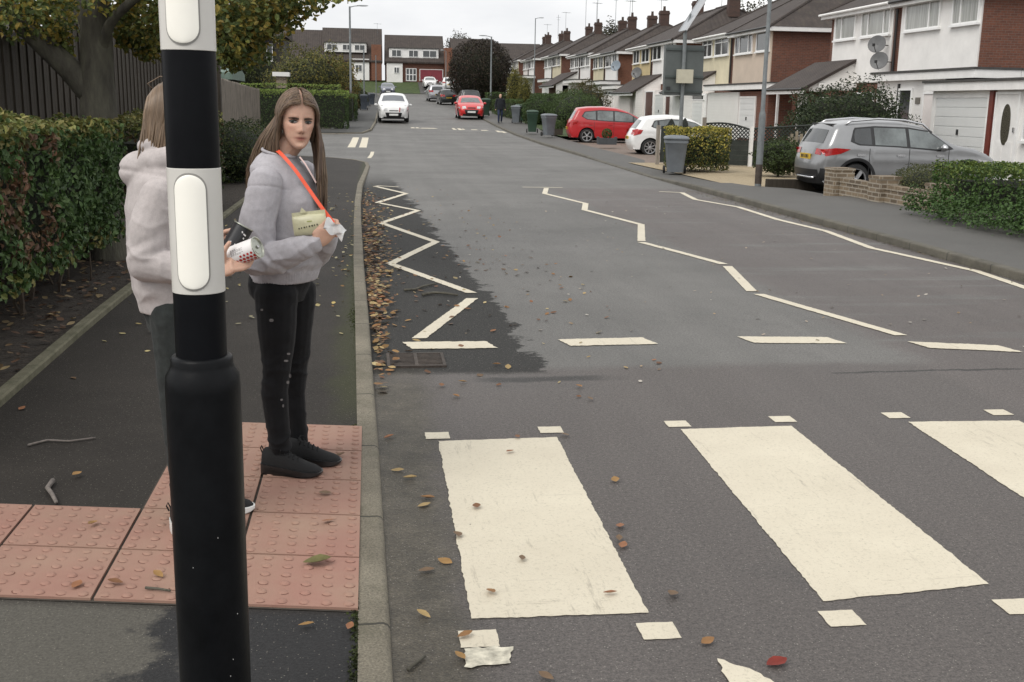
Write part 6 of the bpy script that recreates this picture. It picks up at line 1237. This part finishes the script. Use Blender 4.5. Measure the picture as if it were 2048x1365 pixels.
b.build('lettering', GP, lab); b = MB(); b.ell(a * .0545 + Vector((0, 0, .004)), (.003, .009, .004), 10, 6); b.ell(a * .0545 - y * .006, (.004, .011, .006), 10, 6); b.build('ring_pull', CHROME, t, smooth=True)
BC = M('black_can_label', (.014, .014, .016), .35, .2, 8, coat=.2); cc = onY(473, 478, 4.03); t, on, a, x, y, lab = can('black drink can with white markings behind the tomato can', cc, (.42, .12, .72), .1, .036, [BC]); tov = (Vector((0, 0, EYE)) - cc).normalized(); th0 = math.atan2(tov.dot(y), tov.dot(x)); b = MB()
for h_, o, q in ((.025, .35, .012), (.012, .5, .006), (.03, .1, .005), (-.02, -.4, .02)): b.poly([on(th0 + o, h_), on(th0 + o + q / .036, h_ - .003), on(th0 + o + q / .036, h_ + .003), on(th0 + o, h_ + .005)])
b.build('white_print', WC, lab)
# ---------------------------------------------------------------- person walking on the far pavement
QO = Vector((7.75, 66.6, hz(66.6) + .1)); p3 = thing('person', 'distant person in a dark jacket and blue jeans walking past the bins', 'person', QO)
def C(x, y, z): return QO + Vector((x, y, z))
H3 = Head(C(0, -.04, 1.57), (-.1, -1, -.15), 1.0); b = MB(); H3.mesh(b); b.cap(C(0, 0, 1.48), C(0, 0, 1.38), .055, .06, 8); ringloft(b, [(C(0, 0, .85), Vector((.14, 0, 0)), Vector((0, .1, 0)), 1), (C(0, 0, 1.38), Vector((.15, 0, 0)), Vector((0, .08, 0)), 1)], 12)
J = [((-.2, 0, 1.36), (-.27, .05, 1.08), (-.29, -.06, .84)), ((.2, 0, 1.36), (.27, .08, 1.1), (.3, .0, .85))]; G_ = [((-.09, 0, .86), (-.1, -.12, .5), (-.09, -.05, .1)), ((.09, 0, .86), (.1, .02, .48), (.1, .22, .13))]
for s_, e, w_ in J: b.cap(C(*s_), C(*e), .045, .036, 8); b.cap(C(*e), C(*w_), .036, .026, 8); b.ell(C(w_[0], w_[1] - .01, w_[2] - .06), (.028, .04, .055), 8, 6)
for h_, k_, a in G_: b.cap(C(*h_), C(*k_), .07, .05, 8); b.cap(C(*k_), C(*a), .05, .035, 8)
voxel(b, 'body', SKIN, p3, .012, 2, loc=QO, colr=lambda p: Vector((1, 1, 1))); b = MB(); ringloft(b, [(C(0, 0, .78), Vector((.2, 0, 0)), Vector((0, .14, 0)), .9), (C(0, 0, 1.1), Vector((.21, 0, 0)), Vector((0, .14, 0)), .9), (C(0, .01, 1.36), Vector((.19, 0, 0)), Vector((0, .11, 0)), .9), (C(0, .01, 1.46), Vector((.08, 0, 0)), Vector((0, .08, 0)), 1)], 18)
for s_, e, w_ in J: b.cap(C(*s_), C(*e), .075, .065, 10); b.cap(C(*e), C(*w_), .064, .05, 10)
voxel(b, 'jacket', clothmat('dark_jacket', (.018, .02, .024)), p3, .014, 2, None, QO); b = MB(); ringloft(b, [(C(0, 0, .78), Vector((.16, 0, 0)), Vector((0, .12, 0)), .9), (C(0, 0, .95), Vector((.16, 0, 0)), Vector((0, .12, 0)), .9)], 14)
for h_, k_, a in G_: b.cap(C(*h_), C(*k_), .092, .068, 10); b.cap(C(*k_), C(*a), .066, .055, 10)
voxel(b, 'jeans', clothmat('blue_jeans', (.03, .04, .075)), p3, .014, 2, None, QO)
for h_, k_, a in G_: shoe(p3, C(a[0], a[1] + .06, 0 if a[2] < .12 else .03), (0, -1), QO, .28)
b = MB(); b.ell(H3.W(0, -.02, .05), (.082, .1, .075), 14, 10); b.build('hair', clothmat('short_grey_hair', (.12, .09, .075)), p3, smooth=True)
for v in b.v: pass
o = p3.children[-1]; o.data.transform(Matrix.Translation(-QO))
# ------------------------------------------------------------------ beacon post
BP = M('black_post_paint', (.006, .0065, .008), .38, .3, 5, bump=.12, bscale=60, bdist=.003, spec=.1); WBAND = M('cream_white_sleeve', (.66, .64, .595), .4, .05, 6, coat=.2); SLEEV = M('black_plastic_sleeve', (.006, .0065, .0075), .4, .4, 7, bump=.35, bscale=9, bdist=.006, spec=.13)
LENS = M('lit_lens', (.75, .73, .66), .25, .04, 4, emit=((1., .97, .88), .2)); SPECK = M('white_scuff', (.5, .5, .48), .7, .2)
PX, PY = -.382, 2.5; pz0 = hz(PY) + kh(PY)
post = thing('beacon_post', 'black and white striped crossing beacon post with lit oval windows', 'beacon post', (PX, PY, pz0)); pr = .0565
b = MB(); b.lathe([(.083, -.05), (.083, .3), (.0835, .88), (.0835, .955), (.082, .985), (.072, 1.003), (.069, 1.012), (.069, 1.024), (.0655, 1.03), (pr + .001, 1.032)], 40); b.build('base_sleeve', SLEEV, post, smooth=50)
b = MB()
for a, z in ((-1.2, .62), (-.9, .31), (-1.0, .27), (-.7, .42), (-1.9, .55), (-.5, .22)): p = Vector((.0842 * math.cos(a), .0842 * math.sin(a), z)); b.ell(p, (.0009, .0009, .0016), 6, 4)
for i in range(16):
    a = -1.75 + i * .085
    if rnd.random() < .75: p = Vector((.0838 * math.cos(a), .0838 * math.sin(a), .222 + rnd.uniform(-.003, .003))); b.ell(p, (.002, .0025, .0015), 6, 4)
b.build('scuffs', SPECK, post)
bands = [(1.03, 1.178, 0), (1.178, 1.452, 1), (1.452, 1.698, 0), (1.698, 1.972, 1), (1.972, 2.218, 0), (2.218, 2.49, 1), (2.49, 2.7, 0)]
for z0, z1, wt in bands:
    r = pr + (.0012 if wt else 0); b = MB(); b.lathe([(r - .001, z0), (r, z0 + .001), (r, z1 - .001), (r - .001, z1)], 48, cap=False); o = b.build('white_band' if wt else 'black_band', WBAND if wt else BP, post, smooth=40)
    if wt:
        for cen in (-92, 88):
            zc = (z0 + z1) / 2; hh = .124; hwid = .0325
            def ov(sc_, roff, nz=30):
                out = []
                for i in range(nz + 1):
                    v = -math.cos(PI * i / nz); z = v * hh * sc_[1]; e = hwid * sc_[0]; st_ = hh * sc_[1] - e; wv = e if abs(z) < st_ else math.sqrt(max(0, e * e - (abs(z) - st_) ** 2))
                    out.append([(lambda a: ((r + roff(i, k_)) * math.cos(a), (r + roff(i, k_)) * math.sin(a), zc + z))(rad(cen) + (k_ / 8 - .5) * 2 * wv / r) for k_ in range(9)])
                return out
            q = MB(); q.grid(ov((1.14, 1.035), lambda i, k_: .0012)); q.build('lens_rim', M('lens_seal', (.30, .29, .27), .5, .15), o, smooth=True)
            q = MB(); q.grid(ov((1, 1), lambda i, k_: .0022 + .005 * math.sin(PI * clamp(i / 30)) ** .3 * (1 - ((k_ - 4) / 4) ** 2 * .6))); q.build('lens', LENS, o, smooth=True)
b = MB(); b.lathe([(.03, 2.7), (.05, 2.72), (.12, 2.78), (.15, 2.88), (.13, 3.0), (.06, 3.06), (.01, 3.07)], 28); b.build('amber_globe', M('amber_globe', (.7, .3, .03), .3, .05), post, smooth=True)
# ------------------------------------------------------------------ lamp columns, poles, sign
def column(label, x, y, h, r=.055, base=1.35, arm=None, band=False, z=None, group='lamp columns along the street'):
    z = hz(y) + .05 if z is None else z; t = thing('lamp_column', label, 'lamp post', (x, y, z), 0, group); b = MB(); b.lathe([(r * 1.55, -.1), (r * 1.55, base), (r * 1.4, base + .05), (r, base + .12), (r * .75, h)], 16); b.build('pole', GALV, t, smooth=40)
    if band: q = MB(); q.lathe([(r * 1.58, 0), (r * 1.58, .42)], 16); q.build('base_paint', M('dark_base_paint', (.06, .045, .035), .6, .3, 9), t, smooth=40)
    q = MB(); q.box(-.012, .012, -r * 1.58, -r * 1.5, .65, 1.05); q.build('access_door', GALV, t)
    if arm: a = MB(); a.tube([(0, 0, h - .05), (arm * .3, 0, h + .03), (arm * .55, 0, h + .05)], .025, 8); a.build('arm', GALV, t, smooth=True); l = MB(); l.ell((arm * .8, 0, h + .07), (abs(arm) * .36, .12, .05), 14, 8); l.build('lantern', M('lantern_grey', (.4, .42, .43), .4, .1), t, smooth=True)
    return t
column('grey steel lamp column at the edge of the gravel garden, cut by the picture top', 8.43, 23.4, 6.2, .047, 1.45, -1.2, True)
g = onY(700, 15, 72); column('tall thin lamp column rising from the left hedge with one arm', g.x - .02, 72, g.z - hz(72), .075, 1.2, 1.0)
g = onY(983, 75, 93); column('lamp column behind the red car on the far right pavement', g.x, 93, g.z - hz(93), .07, 1.2, -.9); column('distant lamp column in front of the crimson garage house', onY(892, 103, 140).x, 140, onY(892, 103, 140).z - hz(140), .06, 1.2, -.6)
g = onY(1071, 38, 120); column('lamp column sticking up above the far house roofs', g.x, 120, g.z - hz(120), .06, 1.2, .8)
def pole(label, x, y, top, r, name='pole'):
    b = MB(); b.lathe([(r, -.1), (r * .85, top)], 10); return tag(b.build(name, GALV, smooth=40, loc=(x, y, hz(y) + .05)), label, 'pole', 'thin poles on the far verge')
pole('thin grey pole behind the left bin with no lamp', onY(728, 150, 90).x, 90, onY(728, 100, 90).z - hz(90), .06); pole('farthest thin pole at the foot of the lawn', onY(752, 150, 128).x, 128, onY(751, 112, 128).z - hz(128), .06)
for (x, y, Y, lab) in [(1173, -12, 95, 'tall aerial mast over the roofs, second from the speed sign'), (1196, -12, 85, 'tall aerial mast over the roofs nearest the speed sign'), (1117, 30, 112, 'short aerial mast above the middle of the row'), (1233, -12, 78, 'thin aerial mast left of the near chimney'), (1266, -12, 74, 'thin aerial mast right of the tree top')]:
    g = onY(x, y, Y); X_ = 23.2; Yp = 23.2 * Y / g.x; zt_ = EYE + (g.z - EYE) * Yp / Y; b = MB(); b.tube([(0, 0, 7.2 + hz(Yp)), (0, 0, zt_)], .022, 6); b.tube([(-.3, 0, zt_ - .3), (.3, 0, zt_ - .3)], .012, 5); b.tube([(-.2, 0, zt_ - .6), (.2, 0, zt_ - .6)], .012, 5)
    tag(b.build('aerial_mast', GALV, loc=(X_, Yp, 0)), lab, 'aerial', 'aerials above the terrace')
SGR = M('grey_green_sign_back', (.095, .108, .106), .5, .12, 3, dirt=.2); s0 = put(8.9, 31.5, .0)
sg = thing('speed_sign', 'grey solar powered sign seen from behind with a cream box', 'road sign', s0); z_ = -s0[2]
b = MB(); b.lathe([(.055, -.1), (.055, 3.75)], 14, (0.02, 0, 0)); b.build('pole', GALV, sg, smooth=40)
b = MB(); b.box(-.5, .62, -.28, -.07, 1.94 + z_, 3.34 + z_)
b.v = [(x, y + .34, z) for x, y, z in b.v]; b.build('sign_box', SGR, sg)
b = MB()
for zz in (3.22, 2.46, 2.05): b.box(-.51, .63, .02, .06, zz - .03 + z_, zz + .03 + z_)
b.box(.03, .1, .01, .055, 1.95 + z_, 3.3 + z_); b.build('mounting_rail', M('sign_rail', (.06, .075, .072), .5, .1), sg)
b = MB(); b.box(-.2, .26, -.2, -.06, 2.28 + z_, 2.66 + z_); b.build('battery_box', M('cream_box', (.5, .47, .37), .55, .06), sg); b = MB(); b.box(-.44, -.34, .01, .05, 2.08 + z_, 2.18 + z_); b.build('vent', BLACK, sg)
b = MB(); Mx = Matrix.Translation((.25, -.05, 4.25 + z_)) @ Matrix.Rotation(rad(-58), 4, 'Y'); b.box(-.62, .62, -.35, .35, -.02, .0, Mx); pn = b.build('solar_panel', M('panel_back', (.4, .42, .44), .4, .1, metal=.3), sg)
b = MB(); b.box(-.62, .62, -.37, -.352, -.03, .02, Mx); b.box(-.62, .62, .352, .37, -.03, .02, Mx); b.build('panel_frame', CHROME, pn); b = MB(); b.tube([(.02, 0, 3.7), (.15, 0, 4.2 + z_)], .03, 8); b.build('panel_bracket', GALV, sg)
# ------------------------------------------------------------------ wheelie bins
BGREY = M('grey_bin_plastic', (.15, .165, .18), .5, .12, 4, dirt=.25); BGRN = M('green_bin_plastic', (.028, .06, .038), .5, .15, 4, dirt=.2); BDK = M('dark_bin_plastic', (.05, .06, .075), .5, .15, 4)
def rrect(hx, hy, r, z, n=4):
    out = []
    for cx_, cy_, a0 in ((hx - r, hy - r, 0), (-hx + r, hy - r, 90), (-hx + r, -hy + r, 180), (hx - r, -hy + r, 270)):
        for i in range(n + 1): a = rad(a0 + 90 * i / n); out.append((cx_ + r * math.cos(a), cy_ + r * math.sin(a), z))
    return out
def bin_(label, x, y, yaw, mat, up=.08, h=1.07):
    t = thing('wheelie_bin', label, 'wheelie bin', put(x, y, up), yaw, 'wheelie bins put out along the pavement'); k_ = h / 1.07; b = MB()
    b.grid([rrect(.2, .25, .05, .05), rrect(.205, .255, .05, .1), rrect(.27, .32, .06, .82 * k_), rrect(.295, .345, .06, .85 * k_), rrect(.295, .345, .06, .93 * k_), rrect(.27, .32, .05, .94 * k_)], closed_u=True); b.face(*range(20)); b.build('bin_body', mat, t, smooth=40)
    b = MB(); b.grid([rrect(.3, .36, .06, .945 * k_), rrect(.315, .375, .07, .955 * k_), rrect(.315, .375, .07, .985 * k_), rrect(.28, .33, .08, 1.03 * k_), rrect(.15, .2, .08, 1.055 * k_), rrect(.01, .01, .005, 1.06 * k_)], closed_u=True); b.build('lid', mat, t, smooth=45)
    b = MB(); b.tube([(-.2, .4, .96 * k_), (.2, .4, .96 * k_)], .018, 8); b.build('handle', mat, t)
    for s in (-1, 1): b = MB(); b.lathe([(.04, -.03), (.1, -.03), (.1, .03), (.04, .03)], 16, (s * .27, .24, .1), (1, 0, 0)); b.build('wheel', RUBBER, t, smooth=40)
    return t
bin_('big grey wheelie bin in front of the variegated hedge', 7.86, 28.1, rad(-12), BGREY, -.02, 1.0); bin_('grey wheelie bin nearest the red people carrier', 8.5, 52.9, rad(10), BGREY); bin_('dark green wheelie bin between two grey ones', 8.2, 56.3, rad(-8), BGRN, .08, 1.15)
bin_('grey wheelie bin with pale lid behind the walking person', 8.78, 67, rad(-15), BGREY); bin_('dark green wheelie bin just behind the pale lidded grey one', 9.35, 69.5, 0, BGRN); bin_('dark green wheelie bin left of the walking person', 8.0, 77.5, 0, BGRN, .1, 1.2)
bin_('dark grey wheelie bin on the left pavement by the thin pole', -.4, 86.5, 0, BDK, .1, 1.2); bin_('bluish bin beyond the dark one on the left pavement', -.2, 98, 0, BDK, .1); bin_('farthest bin on the left pavement beside the shrub', .25, 103, 0, BDK, .1)
# ------------------------------------------------------------------ fences and walls
def boardfence(label, P, h, mat, bw=.125, post=None, wav=0.):
    P = [Vector(p) for p in P]; t = thing('board_fence', label, 'fence'); b = MB(); d = P[1] - P[0]; L = d.length; d.normalize(); n = Vector((-d.y, d.x)); m = int(L / bw)
    for i in range(m):
        a = P[0] + d * bw * i; c = a + d * (bw * 1.3); o = .008 if i % 2 else 0; z = hz(a.y) + .1; hh = h(i / m) + rnd.uniform(-.015, .015)
        q = [(a.x + n.x * o, a.y + n.y * o), (c.x + n.x * (o + .012), c.y + n.y * (o + .012)), (c.x + n.x * (o + .03), c.y + n.y * (o + .03)), (a.x + n.x * (o + .018), a.y + n.y * (o + .018))]; b.ext(q, 'z', z, z + hh)
    b.build('boards', mat, t)
    r = MB()
    for hh in (.35, 1.4):
        a = P[0] + n * .06; c = P[1] + n * .06; r.tube([(a.x, a.y, hz(a.y) + .1 + hh), (c.x, c.y, hz(c.y) + .1 + hh)], .03, 4)
    r.build('rail', mat, t); k_ = int(L / 2.4) + 1
    for i in range(k_ + 1):
        a = P[0].lerp(P[1], i / k_) + n * .07; q = MB(); q.box(a.x - .05, a.x + .05, a.y - .05, a.y + .05, hz(a.y) - .2, hz(a.y) + .12 + h(i / k_)); q.build('post', post or mat, t)
    return t
boardfence('tall dark board fence behind the tree and big hedge', [(-3.3, 7.6), (-3.3, 24.3)], lambda u: 2.02 if u < .3 else 2.55, WOODD); boardfence('weathered grey board fence sloping down towards the side road', [(-3.22, 24.9), (-3.35, 35.6)], lambda u: 2.02 - .12 * u, WOODG, .115, WOODG)
q = MB(); q.box(-3.27, -3.13, 24.55, 24.72, -.2, 2.42); tag(q.build('fence_post', WOODD), 'tall dark timber post where the dark and grey fences meet', 'post')
sh = thing('garden_shed', 'dark shed with a felt shingle roof behind the tall fence', 'shed'); b = MB(); b.box(-6., -3.6, 8.4, 12.8, 0, 2.15); b.build('wall', WOODD, sh)
b = MB(); b.ext([(-3.42, 2.16), (-3.42, 2.22), (-4.8, 3.05), (-6.2, 2.2), (-6.2, 2.14)], 'y', 8.2, 13.0); b.build('roof', M('shed_shingle', (.10, .09, .085), .9, .3, 6, bump=.9, bscale=10, bdist=.03, stretch=(1, 1, 5)), sh)
sh = thing('garden_shed', 'shed with pale green roof edge peeping over the grey fence', 'shed'); b = MB(); b.box(-7.2, -3.75, 31.0, 33.6, 0, 2.1); b.build('wall', WOODD, sh); b = MB(); b.ext([(30.8, 2.12), (30.8, 2.3), (32.3, 2.55), (33.8, 2.3), (33.8, 2.12)], 'x', -7.4, -3.6); b.build('roof', M('green_roof_felt', (.12, .17, .14), .8, .2, 6), sh)
gp_ = thing('garden_pillar', 'brick pillar with a pale cap behind the clipped hedge', 'pillar'); b = MB(); b.box(-5.6, -5.0, 70, 70.6, 0, 3.0); b.build('shaft', BRICKB, gp_); b = MB(); b.box(-5.8, -4.8, 69.8, 70.8, 3.0, 3.25); b.build('cap', RENDW, gp_)
# low buff brick wall with three pillars
wl = thing('garden_wall', 'low buff brick wall with raised pillars beside the grey car', 'wall'); b = MB(); A = Vector((8.83, 20.3)); Bv = Vector((9.0, 16.3)); d = (Bv - A).normalized(); n = Vector((-d.y, d.x)); Mx = Matrix(((d.x, -n.x, 0, A.x), (d.y, -n.y, 0, A.y), (0, 0, 1, hz(18) + .05), (0, 0, 0, 1))); Lw = (Bv - A).length
segs = [(.43, 1.75), (2.15, Lw - .4)]; b.box(.43, 1.75, -.1, .1, -.15, .25, Mx); b.box(2.15, Lw - .4, -.1, .1, -.15, .25, Mx); b.build('wall', BRICKB, wl)
b = MB()
for a0, a1 in segs:
    m = int((a1 - a0) / .075)
    for i in range(m): u = a0 + (a1 - a0) * i / m; b.box(u + .004, u + (a1 - a0) / m - .004, -.108, .108, .252 + rnd.uniform(0, .004), .335 + rnd.uniform(-.004, .006), Mx)
b.build('coping', BRICKB, wl)
for u, hh in ((.2, .47), (1.95, .43), (Lw - .18, .43)): b = MB(); b.box(u - .22, u + .2, -.2, .2, -.15, hh, Mx); b.box(u - .23, u + .21, -.21, .21, hh + .002, hh + .05, Mx); b.build('pillar', BRICKB, wl)
# sleeper edging, trellis fence, gate, planters
b = MB(); b.box(8.6, 10.2, 23.25, 23.42, -.3, .11); tag(b.build('timber_sleeper', WOODD), 'dark timber sleeper edging the gravel by the lamp column', 'sleeper'); tf = thing('trellis_fence', 'dark fence with wavy white backed lattice behind the variegated hedge', 'fence')
def lattice(b, a, c, z0, topf, st=.115):
    a = Vector(a); c = Vector(c); L = (c - a).length; d = (c - a).normalized(); n = Vector((-d.y, d.x)) * .008
    k_ = int((L + 2) / st)
    for sgn in (1, -1):
        for i in range(-8, k_):
            P = []
            for q in range(40):
                u = i * st + (q * .03 if sgn > 0 else -q * .03 + 1.2); z = q * .03
                if 0 <= u <= L and z0 + z <= topf(u / L): P.append(a + d * u + n * sgn); P[-1] = Vector((P[-1].x, P[-1].y, z0 + z))
            if len(P) > 1: b.tube([P[0], P[-1]], .017, 4, cap=False)
fA, fB, fC, fD = Vector((9.6, 35.2)), Vector((11.1, 31.2)), Vector((11.15, 31.1)), Vector((13.2, 29.0))
fA, fB, fC, fD = Vector((10.15, 33.3)), Vector((11.35, 32.4)), Vector((11.35, 32.4)), Vector((14.3, 31.2))
b = MB(); zb = hz(32) + .1; tp1 = lambda u: zb + 1.1 - .14 * u + .1 * math.sin(u * PI) ; tp2 = lambda u: zb + 1.0 + .25 * u
lattice(b, fA, fB, zb + .62, tp1); lattice(b, fC, fD, zb + .62, tp2)
for f, (p, q_) in ((tp1, (fA, fB)), (tp2, (fC, fD))): b.tube([(p.lerp(q_, i / 12).x, p.lerp(q_, i / 12).y, f(i / 12)) for i in range(13)], .03, 6)
b.build('lattice', M('green_black_stain', (.02, .026, .022), .7, .3), tf); b = MB()
for p, q_ in ((fA, fB), (fC, fD)):
    d = (q_ - p).normalized(); n = Vector((-d.y, d.x)); L = (q_ - p).length
    for i in range(5):
        b.box(0, L, -.01, .01, -.1 + i * .15, .048 + i * .15, Matrix(((d.x, n.x, 0, p.x), (d.y, n.y, 0, p.y), (0, 0, 1, zb), (0, 0, 0, 1))))
b.build('boards', M('dark_green_boards', (.024, .03, .025), .75, .35), tf)
for p, hh in ((fA, 1.3), (fB, 1.05), (fD, 1.3)): b = MB(); b.box(p.x - .05, p.x + .05, p.y - .12, p.y - .02, zb - .2, zb + hh); b.build('post', WHITE if p is fB else WOODG, tf)
gt = thing('garden_gate', 'dark ornamental scroll topped gate behind the big grey bin', 'gate', put(8.75, 33.0, .05)); b = MB()
def scroll(x): return 1.08 + .22 * math.exp(-((x - .3) / .1) ** 2) - .14 * math.exp(-((x - .52) / .08) ** 2) + .25 * math.exp(-((x - .72) / .09) ** 2)
pts = [(0, 0)] + [(.82, 0)] + [(.82 - .82 * i / 24, scroll(.82 - .82 * i / 24)) for i in range(25)]; b.ext(pts, 'y', -.03, .03); b.build('gate_panel', M('dark_gate', (.025, .032, .028), .7, .4, 6), gt); b = MB()
for x in (-.09, .88): b.box(x - .05, x + .05, -.06, .06, -.1, 1.1)
b.build('gate_post', WOODG, gt)
pf = thing('picket_fence', 'low pale picket fence at the tail of the grey car', 'fence'); b = MB()
for i in range(9): b.box(10.85 + i * .13, 10.92 + i * .13, 27.9, 27.92, hz(27) - .05, hz(27) + 1.05 + (.06 if i % 2 else 0))
b.build('pickets', M('pale_timber', (.26, .22, .16), .8, .25, 6), pf); b = MB(); b.box(10.8, 12.05, 27.925, 27.96, hz(27) + .3, hz(27) + .38); b.box(10.8, 12.05, 27.925, 27.96, hz(27) + .9, hz(27) + .97); b.build('rail', WOODG, pf)
def planter(label, x, y, w_, h_, mat, n=500, r=.22):
    t = thing('planter', label, 'planter', put(x, y, .06)); b = MB(); b.ext([(-w_, 0), (w_, 0), (w_ * 1.06, h_), (w_ * .94, h_), (w_ * .92, h_ - .05), (-w_ * .92, h_ - .05), (-w_ * .94, h_), (-w_ * 1.06, h_)], 'y', -.2, .2); b.build('box', mat, t); b = MB()
    for _ in range(n): d = Vector((rnd.gauss(0, 1), rnd.gauss(0, 1), rnd.gauss(0, 1))).normalized(); leafq(b, (d.x * r, d.y * r, h_ + .12 + d.z * r), d, .09, .03, pick(GRN))
    b.build('plant', LEAF, t, fix=False)
planter('dark trough planter with a spiky plant in front of the red people carrier', 9.85, 45.9, .38, .32, M('slate_planter', (.06, .065, .07), .7, .2)); planter('small potted shrub beside the drive next to the grey bin', 9.25, 54.6, .2, .35, WOODD, 500, .25)
